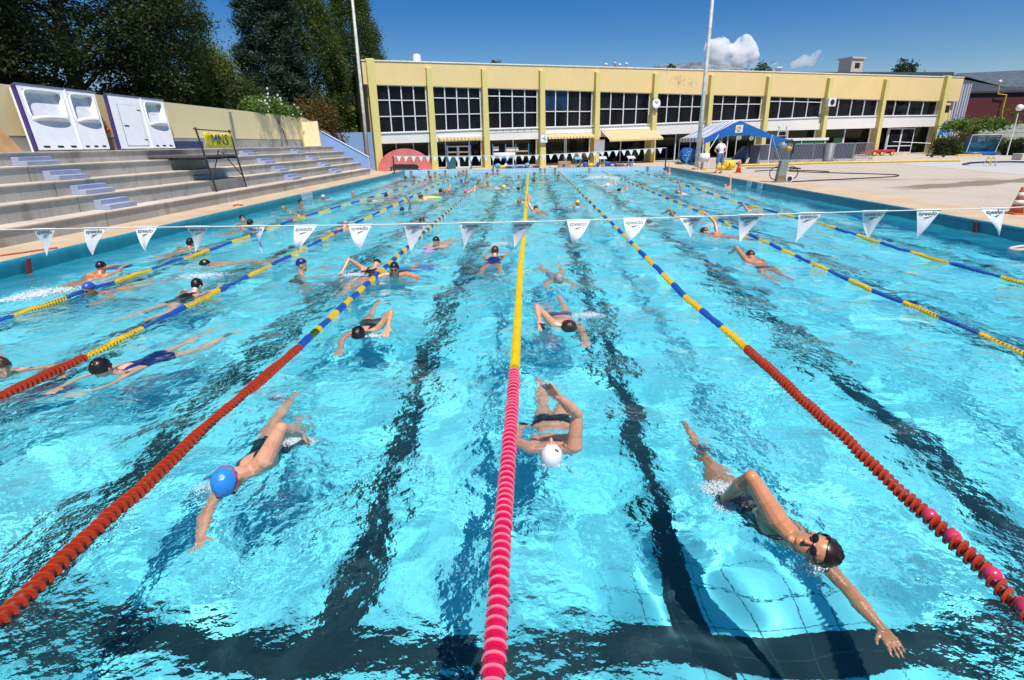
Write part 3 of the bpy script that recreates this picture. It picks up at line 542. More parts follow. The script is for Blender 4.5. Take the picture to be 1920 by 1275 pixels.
# the right-hand neighbours: corrugated end, dark red hall, grey roof, block wall
MCo = None
m, t, b = nodes('corrugated_cladding'); P_, s_ = pos(t); w = M_(t, 'SINE', M_(t, 'MULTIPLY', M_(t, 'ADD', s_[0], s_[1]), 9.)); t.links.new(mixc(t, rmap(t, w, -1, 1), (.42, .42, .50), (.66, .65, .72)), b.inputs['Base Color']); MCo = m  # light and dark of the ribs put into the colour as soft stripes
nb = thing('sports_hall', 'dark red hall with grey roof and white ribbed end wall at the right', 'building', (62, 80, DZ))
def seg(px0, py0, px1, py1, Y0, Y1=None):
    return atY(px0, py0, Y0), atY(px1, py1, Y1 or Y0)
def slab(name, pts, m, th=.3, parent=nb):
    """pts: (px, py, Y) corners of an upright or sloping face, thickened away from the pool"""
    P = [atY(x, y, Y) for x, y, Y in pts]; n = len(P); V = P+[p+np.array([0, th, -.001]) for p in P]
    return obj(name, V, [tuple(range(n))]+[tuple(range(n, 2*n))[::-1]]+[(i, (i+1) % n, n+(i+1) % n, n+i) for i in range(n)], m, parent)
rbs = []
Pa, Pb = atY(1784, 158, 74), atY(1822, 158, 74); z1 = Pa[2]
mb = MB(); n = 44; V = []; xa, xb = Pa[0]-1.0, Pb[0]
for i in range(n+1): x = xa+(xb-xa)*i/n; dy = .09*(1 if i % 4 in (1, 2) else -1); V += [(x, 74+dy, DZ), (x, 74+dy, z1)]
V += [(xb, 90, DZ), (xb, 90, z1)]; mb.add(V, [(2*i, 2*i+2, 2*i+3, 2*i+1) for i in range(n+1)]); mb.build('ribbed_wall', MCo, nb)
MRw = mat('dark_red_cladding', (.085, .012, .012), .6, .1, .5); MSl = mat('grey_slate_roof', (.05, .057, .062), .6, .25, .6); MSg = mat('dusty_rooflight', (.11, .13, .125), .4, .3, 1.5)
Pr = atY(1822, 178, 82); zr = atY(1900, 182, 82)[2]
MB().box((Pr[0]-2, 82, DZ), (115, 84, zr)).build('red_wall', MRw, nb)
zr2 = atY(1920, 136, 100)[2]; zl2 = atY(1785, 141, 100)[2]
V = [(60, 83, zr+.9), (118, 83, zr+.9), (120, 100, zr2+.6), (62, 100, zl2)]; V2 = [(a, c, z-.25) for a, c, z in V]
obj('roof', V+V2, [(0, 1, 2, 3), (7, 6, 5, 4), (0, 4, 5, 1), (1, 5, 6, 2), (2, 6, 7, 3), (3, 7, 4, 0)], MSl, nb)
V3 = [(66.2, 82.9+2.5, zr+1.27), (84, 85.4, zr+1.27), (85, 97, zr2-.0), (67, 97, zr2-.45)]
MB().quad(*[(a, c, z+.25) for a, c, z in V3]).build('rooflight', MSg, nb)
MB().box((60, 83.6, zr), (118, 83.9, zr+.9)).build('dark_louvre', MDk, nb)
MB().box((67, 82.6, zr+.45), (85, 82.9, zr+.6)).build('rail', MMet, nb)
pp = thing('gas_pipe', 'yellow pipe climbing the dark red wall', 'pipe', tuple(atY(1880, 215, 81.5)))
pts = [atY(1877, 228, 81.6), atY(1880, 205, 81.6), atY(1887, 178, 81.6), atY(1871, 176, 81.6), atY(1875, 153, 81.6)]
MB().tube(pts, .09, 6).build('pipe', mat('yellow_pipe', (.55, .40, .04), .5), pp)
MB().ell(pts[-1], np.eye(3)*.22).build('cowl', MWh, pp, True)
bl = thing('block_wall', 'grey concrete plank wall behind the hedges on the right', 'wall', (70, 77, DZ))
zw = atY(1870, 232, 77)[2]
for k in range(6): z0 = DZ+(zw-DZ)*k/6; MB().box((58, 77-.02*(k % 2), z0), (112, 77.3, z0+(zw-DZ)/6-.04)).build('plank', mat('grey_block', (.42, .42, .38), .85, .2, 2), bl)
# ---------------------------------------------------------------- trees and plants
def leafmat(n, c1, c2):
    m, t, b = nodes(n); g = t.nodes.new('ShaderNodeNewGeometry')
    t.links.new(mixc(t, g.outputs['Random Per Island'], c1, c2), b.inputs['Base Color']); b.inputs['Roughness'].default_value = .55; b.inputs['Specular IOR Level'].default_value = .3
    tr = t.nodes.new('ShaderNodeBsdfTranslucent'); tr.inputs[0].default_value = (c2[0]*1.3, c2[1]*1.5, c2[2]*.5, 1)
    mx = t.nodes.new('ShaderNodeMixShader'); mx.inputs[0].default_value = .22; o = t.nodes['Material Output']
    t.links.new(b.outputs[0], mx.inputs[1]); t.links.new(tr.outputs[0], mx.inputs[2]); t.links.new(mx.outputs[0], o.inputs[0]); return m
def leaves(C_, n, spread, size, droop=0., flat=.6, asp=2.):
    """n leaf quads round each clump centre"""
    N = len(C_)*n; c = np.repeat(C_, n, 0)+rng.normal(0, 1, (N, 3))*np.repeat(spread, n, 0) if np.ndim(spread) > 1 else np.repeat(C_, n, 0)+rng.normal(0, 1, (N, 3))*spread
    a = rng.normal(0, 1, (N, 3)); a[:, 2] = a[:, 2]*flat-droop; a /= np.linalg.norm(a, axis=1)[:, None]; b_ = np.cross(a, rng.normal(0, 1, (N, 3))); b_ /= np.linalg.norm(b_, axis=1)[:, None]
    s_ = size*rng.uniform(.6, 1.3, (N, 1)); a *= s_*asp*.5; b_ *= s_*.5
    V = np.stack([c-a, c+b_*.9, c+a, c-b_*.9], 1).reshape(-1, 3); return V, np.arange(len(V)).reshape(-1, 4)
MTk = mat('bark', (.10, .075, .055), .9, .3, 6, bump=.5); MBi = mat('birch_bark', (.55, .52, .48), .8, .3, 8)
def tree(name, label, x, y, z0, H, envelope, nclump, per, spread, leaf, cols, trunk=.25, bark=None, z_low=.12, droop=0., group='trees behind the yellow wall', limbs=12, asp=2., shell=.55, center_x=None):
    t = thing(name, label, 'tree', (x, y, z0), group)
    C_ = []
    while len(C_) < nclump:
        u = rng.uniform(z_low, 1); r_ = envelope(u)
        if rng.random() > (r_/max(.01, envelope_max(envelope)))**.8+.05: continue
        w = rng.uniform(0, 2*math.pi); q = r_*(shell+(1-shell)*rng.random()**.5)*rng.uniform(.75, 1.12); C_.append((x+q*math.cos(w), y+q*math.sin(w), z0+H*u))
    C_ = np.array(C_); V, F = leaves(C_, per, spread, leaf, droop, asp=asp)
    obj('crown', V, F, leafmat(name+'_leaf', *cols), t)
    mb = MB(); mb.tube([(x, y, z0-.3), (x+rng.normal(0, .1), y, z0+H*.4), (x+rng.normal(0, .2), y, z0+H*.96)], [trunk, trunk*.7, trunk*.12], 8)
    for k in range(limbs):
        e = C_[rng.integers(len(C_))]; zz = max(z0+H*.08, e[2]-np.hypot(e[0]-x, e[1]-y)*.5); mb.tube([(x, y, min(zz, z0+H*.9)), ((x+e[0])/2, (y+e[1])/2, (zz+e[2])/2+.15), tuple(e)], [trunk*.35, trunk*.2, trunk*.06], 5)
    mb.build('trunk', bark or MTk, t, True); return t
_em = {}
def envelope_max(e):
    if e not in _em: _em[e] = max(e(u) for u in np.linspace(0, 1, 40))
    return _em[e]
DG = ((.009, .020, .006), (.042, .064, .016)); BG = ((.045, .075, .012), (.16, .20, .04)); SG = ((.018, .04, .03), (.06, .095, .065)); PG = ((.028, .06, .012), (.085, .125, .024))
wide = lambda u: 6.5*math.sin(math.pi*min(1, u*.9+.12))**.5
GZ = 1.6   # the ground behind the wall lies higher
tree('cedar_tree', 'very dark broad cedar filling the top left corner above the wall', -24.5, 21, GZ, 17, lambda u: 6.8*math.sin(math.pi*min(1, u*.85+.15))**.6, 520, 300, (.6, .6, .3), .10, DG, .5, limbs=26, shell=.35)
tree('cedar_tree', 'dark cedar with drooping boughs right of the corner cedar, above the white panels', -24.0, 31.5, GZ, 19, lambda u: 6.2*math.sin(math.pi*min(1, u*.85+.15))**.6, 420, 300, (.55, .55, .25), .10, DG, .45, limbs=26, shell=.35)
tree('cedar_tree', 'dark tree half hidden behind the cedars at the left edge', -30, 15, GZ, 18, lambda u: 6.8*math.sin(math.pi*min(1, u*.85+.15))**.6, 420, 200, (1., 1., .6), .13, DG, .4, shell=.2)
def pxX(px, Y): return atY(px, 200, Y)[0]
tree('birch_tree', 'light green drooping birch with pale trunk above the middle of the yellow wall', pxX(330, 37), 37, GZ, 17.5, lambda u: 2.5*math.sin(math.pi*min(1, u*.9+.1))**.6, 260, 300, (.26, .26, .60), .08, BG, .2, MBi, .1, .8, limbs=22, shell=.5)
tree('birch_tree', 'smaller birch with feathery foliage between the tall birch and the spruce', pxX(415, 43), 43, GZ, 7.0, lambda u: 2.0*math.sin(math.pi*min(1, u*.9+.1))**.6, 260, 150, (.35, .35, .5), .09, BG, .15, MBi, .08, .8)
cone = lambda u: 4.9*max(.05, 1-u)**.62
tree('blue_spruce', 'tall blue-green spruce behind the end of the yellow wall', pxX(522, 50), 50, GZ, 21.5, lambda u: 3.0*max(.04, 1-u)**.4, 640, 210, (.32, .32, .18), .09, SG, .25, z_low=.03, asp=2.6)
tree('poplar_tree', 'dense olive-green poplar just right of the blue spruce', pxX(584, 54), 54, GZ-.8, 16.5, lambda u: 3.1*min(1, max(.0, 1-u)*2.6)**.6*(.75+.25*min(1, u*4)), 520, 210, (.28, .28, .50), .095, PG, .25, z_low=.02, shell=.6)
tree('poplar_tree', 'narrow pointed poplar rising behind the flagpole and the hall corner', pxX(674, 60), 60, GZ-.8, 19.0, lambda u: 2.8*min(1, max(.0, 1-u)*1.9)**.75*(.75+.25*min(1, u*4)), 520, 210, (.27, .27, .50), .095, PG, .25, z_low=.02, shell=.6)
tree('small_tree', 'bright green young tree in the gap between the two poplars', pxX(640, 56), 56.5, GZ-1, 5.2, lambda u: 1.7*math.sin(math.pi*min(1, u*.9+.1))**.5, 60, 90, .3, .14, ((.08, .14, .02), (.2, .28, .05)), .1)
tree('shrub', 'red-brown bush behind the sloping end of the yellow wall', pxX(585, 46), 46, GZ+.4, 3.6, lambda u: 2.1*math.sin(math.pi*min(1, u*.9+.1))**.5, 70, 90, .3, .12, ((.06, .05, .015), (.16, .10, .03)), .08, z_low=.05)
tree('hedge_tree', 'dark green bush behind the wall below the birches', pxX(430, 41), 41, GZ, 4.8, lambda u: 3.6*math.sin(math.pi*min(1, u*.9+.1))**.5, 170, 130, .45, .11, ((.02, .035, .008), (.06, .085, .02)), .1, z_low=.05)
t = thing('rambling_rose', 'white flowering rose spilling over the top of the yellow wall', 'plant', (-16.3, 37.5, 4.1)); C_ = np.array([(-16.2+rng.normal(0, .25), rng.uniform(34.3, 41.0), 4.25) for _ in range(60)]); C_[:, 2] += .25+.5*np.exp(-((C_[:, 1]-36.5)/2.2)**2)*rng.random(60)
V, F = leaves(C_, 60, .2, .12); obj('foliage', V, F, leafmat('rose_leaf', (.05, .10, .02), (.14, .22, .05)), t)
mb = MB()
for k in range(90): c = C_[rng.integers(60)]+rng.normal(0, .22, 3)+(.15, 0, .1); mb.ell(c, np.eye(3)*rng.uniform(.035, .07), 6, 4)
mb.build('blossom', mat('white_petals', (.82, .82, .72), .7), t)
for y in (36.9,): MB().tube([(-15.95, y, 4.3), (-15.93, y+.9, 3.4), (-15.9, y+1.4, 2.4)], .03, 5).build('stem', MTk, t)
# far tree tops that show over the hall
for px, py, w, lab in ((931, 117, 2.2, 'treetop showing over the hall roof above the third column'), (1432, 122, 2.0, 'treetop showing over the hall roof right of the cloud'), (1257, 121, 1.2, 'small treetop over the hall roof at the left foot of the hill')):
    P = atY(px, py, 95); tree('far_tree', lab, P[0], 95, 5, P[2]-5, lambda u, w=w: w*math.sin(math.pi*min(1, u*.85+.15))**.5, 40, 70, .35, .25, PG, .2, group='treetops over the roof', limbs=5)
P = atY(1698, 116, 95); tree('pine_tree', 'dark pine crown showing over the hall roof near its right end', P[0], 95, 5, P[2]-5, lambda u: 3.4*max(.05, 1-u)**.8, 70, 60, (.5, .5, .25), .25, SG, .2, group='treetops over the roof', limbs=8, z_low=.5)
# clipped plane tree, hedges and feathery tree on the right
P = atY(1830, 222, 66); t = thing('plane_tree', 'young plane tree trained flat on a wooden frame before the ribbed wall', 'tree', (P[0], 66, DZ)); px_ = P[0]
C_ = np.array([(rng.uniform(atY(1783, 230, 66)[0], atY(1890, 230, 66)[0]), 66+rng.normal(0, .7), 0) for _ in range(100)]); zc = atY(1830, 240, 66)[2]; C_[:, 2] = zc+rng.uniform(-.1, .9, 100)*(1-.5*np.abs((C_[:, 0]-px_)/5))
V, F = leaves(C_, 45, .2, .17, asp=1.3); obj('crown', V, F, leafmat('plane_leaf', (.05, .11, .02), (.17, .26, .06)), t)
mb = MB(); mb.tube([(px_, 66, DZ), (px_+.1, 66, zc)], [.14, .11], 7)
for k in range(14): e = C_[rng.integers(100)]; mb.tube([(px_, 66, zc-.4), tuple(e)], [.07, .025], 5)
mb.build('trunk', MTk, t); mb = MB()
for dx in (-1.1, 1.2):
    for dy in (-.7, .7): mb.cyl((px_+dx, 66+dy, DZ), (px_+dx, 66+dy, zc-.7), .06, n=6)
    mb.cyl((px_+dx, 65.2, zc-.75), (px_+dx, 66.8, zc-.75), .05, n=6)
mb.cyl((px_-1.4, 65.3, zc-.72), (px_+1.5, 65.3, zc-.72), .06, n=6); mb.build('support_frame', mat('brown_posts', (.12, .07, .05), .8), t)
def hedge(label, px0, px1, Y, h, d, cols, n):
    x0, x1 = atY(px0, 280, Y)[0], atY(px1, 280, Y)[0]; t = thing('hedge', label, 'hedge', ((x0+x1)/2, Y, DZ), 'clipped hedges')
    C_ = np.stack([rng.uniform(x0+.2, x1-.2, n), rng.uniform(Y-d/2, Y+d/2, n), DZ+rng.uniform(.1, h-.12, n)], 1); V, F = leaves(C_, 70, .16, .12); obj('foliage', V, F, leafmat('hedge_leaf', *cols), t)
    MB().box((x0+.3, Y-d/2+.25, DZ), (x1-.3, Y+d/2-.25, DZ+h-.35)).build('core', mat('hedge_core', (.012, .02, .006), .9), t)
hedge('dark clipped hedge beside the corner column of the hall', 1756, 1791, 63, 1.6, 2, ((.02, .04, .01), (.06, .09, .025)), 90)
hedge('light green low hedge behind the blue netted goal', 1790, 1880, 66, 1.15, 2, ((.09, .15, .025), (.24, .32, .07)), 160)
hedge('dark hedge at the right edge behind the globe lamp post', 1893, 1960, 60, 1.5, 3, ((.015, .03, .008), (.05, .08, .02)), 150)
P = atY(1912, 190, 64); t = thing('feathery_tree', 'feathery olive-green tree reaching in at the right edge before the red hall', 'tree', (P[0]+3, 64, DZ))
C_ = np.array([(P[0]+4.5-abs(rng.normal(0, 2.2))+rng.uniform(0, 1), 64+rng.normal(0, 1), P[2]+rng.normal(0, .35)*1.4+rng.choice([1.3, -.6, -1.6])) for _ in range(60)]); V, F = leaves(C_, 50, (.5, .4, .10), .12, asp=3); obj('crown', V, F, leafmat('feather_leaf', (.05, .06, .01), (.15, .15, .03)), t)
mb = MB(); mb.tube([(P[0]+3, 64, DZ), (P[0]+2.8, 64, P[2])], [.2, .12], 7)
for k in range(12): e = C_[rng.integers(60)]; mb.tube([(P[0]+2.9, 64, P[2]-1.5), tuple(e)], [.08, .02], 5)
mb.build('trunk', MTk, t)
for px, Y, h, lab in ((1777, 68, 1.9, 'loose shrub with pinkish twigs before the ribbed wall'), (1800, 68, 2.6, 'upright green shrub left of the trained plane tree'), (1884, 70, 2.0, 'round green shrub against the grey block wall'), (1866, 72, 1.5, 'small shrub at the foot of the grey block wall'), (1905, 73, 1.4, 'shrub between the block wall and the dark hedge')):
    tree('shrub', lab, atY(px, 260, Y)[0], Y, DZ, h*.95, lambda u, h=h: .55*math.sin(math.pi*min(1, u*.9+.1))**.5, 20, 50, .18, .10, ((.06, .10, .02), (.2, .26, .07)), .05, group='shrubs on the right', limbs=4, z_low=.05)
ug = MB().box((50, 61.5, DZ), (100, 76, DZ+.06)).build('lawn', mat('grass_green', (.07, .12, .025), .95, .4, 3, bump=.6)); ug['kind'] = 'structure'
P = atY(1912, 202, 45); t = thing('globe_street_lamp', 'globe street lamp on a thin white post at the right edge', 'lamp', (P[0], 45, DZ)); t = t
pb = atz(1893, 293, DZ); P = atY(1912, 202, pb[1]); t.location = (P[0], P[1], DZ)
MB().cyl((P[0], P[1], DZ), (P[0], P[1], P[2]-.2), .05, .04, 8).build('post', MWf_, t); MB().ell(P, np.eye(3)*.30, 20, 14).build('globe', mat('opal_globe', (.82, .80, .78), .3), t, True); MB().cyl(P-(0, 0, .42), P-(0, 0, .25), .1, .12).build('collar', MDk, t)
# ---------------------------------------------------------------- things on the deck
MWr = mat('white_plastic', (.74, .74, .74), .4); MYl = mat('yellow_plastic', (.78, .52, .02), .4); MBd = mat('bright_blue_tarp', (.008, .12, .42), .4, .12, 3)
# marquee: striped blue and white roof, blue gable
def tentmat():
    m, t, b = nodes('marquee_stripes'); P, s = pos(t); u = M_(t, 'ADD', M_(t, 'MULTIPLY', s[0], -.3), M_(t, 'MULTIPLY', s[1], .95))
    fr = M_(t, 'FRACT', M_(t, 'MULTIPLY', M_(t, 'ADD', u, 50.), 1/1.05)); t.links.new(mixc(t, M_(t, 'GREATER_THAN', fr, .62), (.78, .78, .76), (.03, .14, .5)), b.inputs['Base Color']); b.inputs['Roughness'].default_value = .6; return m
Yf = 47.0; apex = atY(1387, 226, Yf); eL = atY(1320, 259, Yf); eR = atY(1447, 252, Yf); Yb_ = 55.5
tn = thing('marquee', 'blue and white striped marquee with a blue gable before the hall', 'tent', (apex[0], (Yf+Yb_)/2, DZ))
bl_ = atY(1275, 258, Yb_); dirv = np.array([bl_[0]-eL[0], bl_[1]-eL[1], 0]); ba = apex+dirv; bR = eR+dirv; bL = eL+dirv
def sheet(name, A, B, C_, D, m, n=14, sag=.12, par=tn, sc=0):
    V = []; F = []; k = 9
    for i in range(n+1):
        for j in range(k): u, v = i/n, j/(k-1); P = (A*(1-u)+B*u)*(1-v)+(D*(1-u)+C_*u)*v; P = P-np.array([0, 0, sag*math.sin(math.pi*v)*(.5+.5*abs(math.sin(u*math.pi*4)))]); V.append(P)
    F = [(i*k+j, (i+1)*k+j, (i+1)*k+j+1, i*k+j+1) for i in range(n) for j in range(k-1)]
    o = obj(name, V, F, m, par, True); o.modifiers.new('thick', 'SOLIDIFY').thickness = .01; return o
MTt = tentmat(); sheet('roof_sheet', eL, bL, ba, apex, MTt); sheet('roof_sheet', eR, bR, ba, apex, MTt)
dn = np.array([0, 0, 1.])
gv = [apex+(0, -.05, 0), eL+(0, -.05, 0), eL+(.0, -.05, -.42), apex+(-.9, -.05, -1.15), apex+(.9, -.05, -1.1), eR+(0, -.05, -.32), eR+(0, -.05, 0)]
obj('gable', [p for p in gv]+[p+np.array([0, .02, 0]) for p in gv], [(0, 1, 2, 3), (0, 3, 4), (0, 4, 5, 6), (10, 9, 8, 7), (11, 10, 7), (13, 12, 11, 7), (1, 8, 9, 2), (2, 9, 10, 3), (3, 10, 11, 4), (4, 11, 12, 5), (5, 12, 13, 6)], MBd, tn)
obj('valance', [eL, bL, bL-dn*.3, eL-dn*.3], [(0, 1, 2, 3)], MTt, tn).modifiers.new('thick', 'SOLIDIFY').thickness = .02
gc = apex+(0, -.075, -.62); eb = MB().prism([(-.29, -.3), (.27, -.26), (.3, .3), (-.26, .28)], .01, lambda a, b_, c: gc+np.array([a, -c, b_])).build('emblem', mat('emblem_white', (.75, .72, .6), .5), tn)
mb = MB()
for rr, w0, w1 in ((.17, .6, 5.3), (.09, 3.6, 8.4)): mb.tube([gc+np.array([rr*math.cos(w), -.02, rr*math.sin(w)]) for w in np.linspace(w0, w1, 14)], .022, 5)
mb.build('emblem_mark', mat('emblem_ochre', (.45, .28, .06), .5), eb)
for P in (eL, eR, bL, bR, (eL+bL)/2): MB().cyl((P[0], P[1], DZ), P-dn*.05, .04, n=8).build('pole', MWf_, tn)
for P, dx in ((eR, .9),): MB().cyl(P, (P[0]+dx, P[1]-.4, DZ), .012, n=4).build('guy_rope', MWr, tn)
MB().cyl(eL+(1.2, 0, .35), eL+(-.3, -.5, -2.0), .03, n=6).build('guy_pole', MWf_, tn)
s2 = eR; sheet('side_sheet', eR+(0, 0, -.02), eR+np.array([1.9, .8, -.45]), eR+np.array([1.7, .9, -1.0]), eR+np.array([.1, .1, -.9]), MBd, 6, .05)
# blue hose reels
for k, (px, w_, lab) in enumerate(((1269, 1.0, 'bright blue reel end beside the far right pool corner'), (1291, 1.0, 'blue lane-rope reel right behind the first reel, nearer the flagpole'))):
    P = atz(px, 306, DZ); P = np.array([P[0], 50.2+k*.3, DZ]); t = thing('rope_reel', lab, 'reel', tuple(P), 'blue reels by the marquee'); rr = .64; zc = DZ+rr+.12
    def dk(off, r_, th, name, m): mb = MB(); mb.prism([(r_*math.cos(2*math.pi*q/32), r_*math.sin(2*math.pi*q/32)) for q in range(32)], th, lambda a, b_, c: (P[0]+a*.9, P[1]+off+c+a*.3, zc+b_)); return mb.build(name, m, t)
    dk(-.5, rr, .05, 'flange', MBd); dk(.6, rr, .05, 'flange', MBd); dk(-.45, .52, 1.05, 'coil', mat('coil_blue', (.02, .09, .35), .6, .4, 20)); mb = MB()
    for w in np.linspace(0, 2*math.pi, 7)[:-1]: mb.cyl((P[0], P[1]-.53, zc), (P[0]+.9*rr*math.cos(w)*.9, P[1]-.53+.3*rr*math.cos(w)*.9, zc+rr*.9*math.sin(w)), .03, n=6)
    mb.tube([(P[0]+.3*math.cos(w)*.9, P[1]-.53+.1*math.cos(w), zc+.3*math.sin(w)) for w in np.linspace(0, 2*math.pi, 24, endpoint=False)], .03, 6, closed=True); mb.build('spokes', mat('pale_blue_steel', (.12, .4, .75), .4), t)
    mb = MB(); mb.box((P[0]-.8, P[1]-.6, DZ), (P[0]+.8, P[1]-.5, DZ+.1)); mb.box((P[0]-.8, P[1]+.7, DZ), (P[0]+.8, P[1]+.8, DZ+.1)); mb.cyl((P[0]-.2, P[1]-.56, DZ+.05), (P[0], P[1]-.56, zc), .04); mb.build('stand', MMet, t)
# plastic chair
def chair(P, rot, label, m, s_=1.0):
    t = thing('plastic_chair', label, 'chair', tuple(P)); c, s0 = math.cos(rot), math.sin(rot)
    fr = lambda x, y, z: (P[0]+(x*c-y*s0)*s_, P[1]+(x*s0+y*c)*s_, P[2]+z*s_)
    for sx in (-.25, .25):
        for sy in (-.22, .24): MB().tube([fr(sx*1.1, sy*1.15, 0), fr(sx, sy, .43)], [.022, .03], 6).build('leg', m, t)
    bevel(MB().box((-.27, -.25, .42), (.27, .25, .45), fr).build('seat', m, t), .01)
    V = [fr(.27*math.sin(a), .24+.06*math.cos(a)-(.14 if abs(a) > 1 else 0), z+(.03*math.cos(a) if z > .5 else 0)) for z in (.44, .86) for a in np.linspace(-1.4, 1.4, 9)]
    o = obj('backrest', V, [(i, i+1, i+10, i+9) for i in range(8)], m, t, True); o.modifiers.new('thick', 'SOLIDIFY').thickness = .03
    for sx in (-1, 1): MB().tube([fr(sx*.27, .2, .68), fr(sx*.31, 0, .66), fr(sx*.29, -.22, .62), fr(sx*.26, -.24, .43)], .022, 6).build('armrest', m, t)
P = atz(1318, 318, DZ); chair((P[0], P[1], DZ), math.pi*.95, 'white plastic garden chair at the pool edge beside the flagpole', MWr, 1.25)
# yellow float bag, planter
P = atz(1362, 319, DZ); t = thing('yellow_float_bag', 'bright yellow inflatable bag lying on the deck behind the man', 'bag', (P[0], P[1], DZ)); mb = MB(); mb.ell((P[0]+.15, P[1], DZ+.34), [(.46, 0, .05), (0, .3, 0), (-.03, 0, .33)], 18, 12); mb.ell((P[0]-.35, P[1], DZ+.17), [(.34, 0, 0), (0, .25, 0), (0, 0, .16)], 14, 9); mb.build('bag_body', MYl, t, True); mb = MB(); mb.tube([(P[0]+.05, P[1]-.3, DZ+.55), (P[0]+.1, P[1]-.33, DZ+.3), (P[0]-.05, P[1]-.3, DZ+.15)], .02, 6); mb.build('strap', MDk, t)
P = atz(1335, 316, DZ); tag(bevel(MB().box((P[0]-.75, P[1]-.3, DZ), (P[0]+.75, P[1]+.3, DZ+.75)).build('concrete_planter', MTr), .03), 'beige concrete block behind the plastic chair', 'block')
# traffic cones
MCn = mat('cone_orange', (.72, .10, .03), .5, .15, 6); MCo2 = mat('worn_cone_orange', (.50, .13, .06), .6, .25, 8)
def cone_(px, py, H, label, m, wh=True):
    P = atz(px, py, DZ); t = thing('traffic_cone', label, 'cone', tuple(P), 'traffic cones'); r0, r1 = .23*H, .05*H
    pr = [(r0, .03), (r1, H*.97), (r1*.8, H)]; MB().lathe(P, pr, 18).build('cone_body', m, t, True); f_ = lambda z: r0+(r1-r0)*(z-.03)/(H*.97-.03)
    bevel(MB().box((P[0]-.3*H, P[1]-.3*H, DZ), (P[0]+.3*H, P[1]+.3*H, DZ+.04)).build('base', m, t), .01)
    for a, c in ((.38, .52), (.66, .80)): MB().lathe(P, [(f_(a*H)+.004, a*H), (f_(c*H)+.004, c*H)], 18).build('white_band', MWr if wh else m, t, True)
cone_(1904, 401, .70, 'faded orange and white traffic cone at the right edge of the deck', MCo2)
cone_(1384, 324, .72, 'bright red-orange traffic cone right of the standing man', MCn, False)
# steel kiosk on wheels with coiled hoses (pool cleaner trolley)
P = atz(1466, 342, DZ); t = thing('cleaner_trolley', 'pool cleaner trolley with a steel body, round top and wheel at the right pool edge', 'trolley', tuple(P)); x, y = P[0], P[1]
MSt2 = mat('brushed_steel_teal', (.30, .36, .34), .35, .15, 3, metal=.6)
bd = bevel(MB().prism([(-.26, .06), (.16, .06), (.2, 1.0), (-.16, 1.0)], .3, lambda a, b_, c: (x+a, y+c, DZ+b_)).build('body', MSt2, t), .02)
MB().box((x-.24, y-.004, DZ+.1), (x+.12, y-.002, DZ+.32)).build('rusty_plate', mat('brown_plate', (.22, .15, .08), .7), bd)
for xx in (-.18, .18): MB().tube([(x+xx, y+.15, DZ+.98), (x+xx*1.05, y+.15, DZ+1.6)], .018, 6).build('upright', MMet, t)
mb = MB(); mb.ell((x-.17, y+.1, DZ+1.62), [(.22, 0, .03), (0, .2, 0), (-.02, 0, .23)], 18, 12); mb.build('drum', mat('grey_drum', (.22, .25, .26), .4, .3, 4), t, True)
mb = MB(); mb.ell((x+.05, y-.12, DZ+1.55), [(.14, 0, .0), (0, .12, 0), (0, 0, .12)], 12, 8); mb.build('motor', mat('ochre_motor', (.50, .33, .04), .5), t, True)
mb = MB(); mb.tube([(x-.1, y, DZ+1.8), (x+.15, y-.05, DZ+1.95), (x+.35, y, DZ+1.75), (x+.3, y+.05, DZ+1.3)], .035, 6); mb.build('hose', MDk, t, True)
for sx, c0 in ((-1, -.28), (1, .42)): MB().tube([(x+c0+.32*math.cos(w)*sx, y+.1, DZ+.42+.3*math.sin(w)) for w in np.linspace(-1.9, 1.9, 20)], .022, 6).build('hose_coil', MDk, t, True)
mb = MB(); mb.prism([(.17*math.cos(2*math.pi*q/20), .17*math.sin(2*math.pi*q/20)) for q in range(20)], .08, lambda a, b_, c: (x+.32+a, y-.06+c, DZ+.17+b_)); wl = mb.build('wheel', MWr, t); mb = MB(); mb.prism([(.11*math.cos(2*math.pi*q/20), .11*math.sin(2*math.pi*q/20)) for q in range(20)], .02, lambda a, b_, c: (x+.32+a, y-.082+c, DZ+.17+b_)); mb.build('hub', MDk, wl)
MB().box((x-.35, y-.12, DZ+.001), (x+.3, y+.35, DZ+.05)).build('base_plate', MMet, t)
# hoses on the deck
def hose(name, pts, r_, m, label):
    Pp = np.array([atz(a, c, DZ) for a, c in pts]); n = len(Pp); tt = np.linspace(0, n-1, n*6); Q = np.stack([np.interp(tt, range(n), Pp[:, k]) for k in range(3)], 1)
    for _ in range(4): Q[1:-1] = (Q[:-2]+2*Q[1:-1]+Q[2:])/4
    Q[:, 2] = DZ+r_; tag(MB().tube(Q, r_, 6).build(name, m, smooth=True), label, 'hose', 'hoses lying on the deck')
hose('black_hose', [(1478, 342), (1560, 338), (1640, 334), (1680, 332), (1686, 330), (1680, 328), (1560, 325), (1480, 322)], .028, MDk, 'black hose running from the cleaner trolley across the washed concrete')
hose('black_hose', [(1415, 322), (1440, 320), (1475, 320), (1530, 321), (1558, 323), (1540, 321.5)], .03, MDk, 'black hose looped behind the cleaner trolley')
hose('black_hose', [(1400, 316), (1450, 315.5), (1490, 315.5), (1504, 316.8), (1480, 318)], .035, MDk, 'farthest black hose lying nearest the yellow hose')
hose('yellow_hose', [(1385, 312), (1460, 310.5), (1540, 307), (1640, 306), (1720, 303.8), (1800, 303)], .09, mat('yellow_hose_skin', (.62, .46, .08), .6), 'long yellow fire hose crossing the whole right deck')
hose('orange_hose', [(0, 481), (30, 477), (70, 471), (108, 466)], .02, MCo2, 'thin orange hose on the left deck at the frame edge')
P = atz(440, 385, DZ); P = atz(438, 382, DZ)
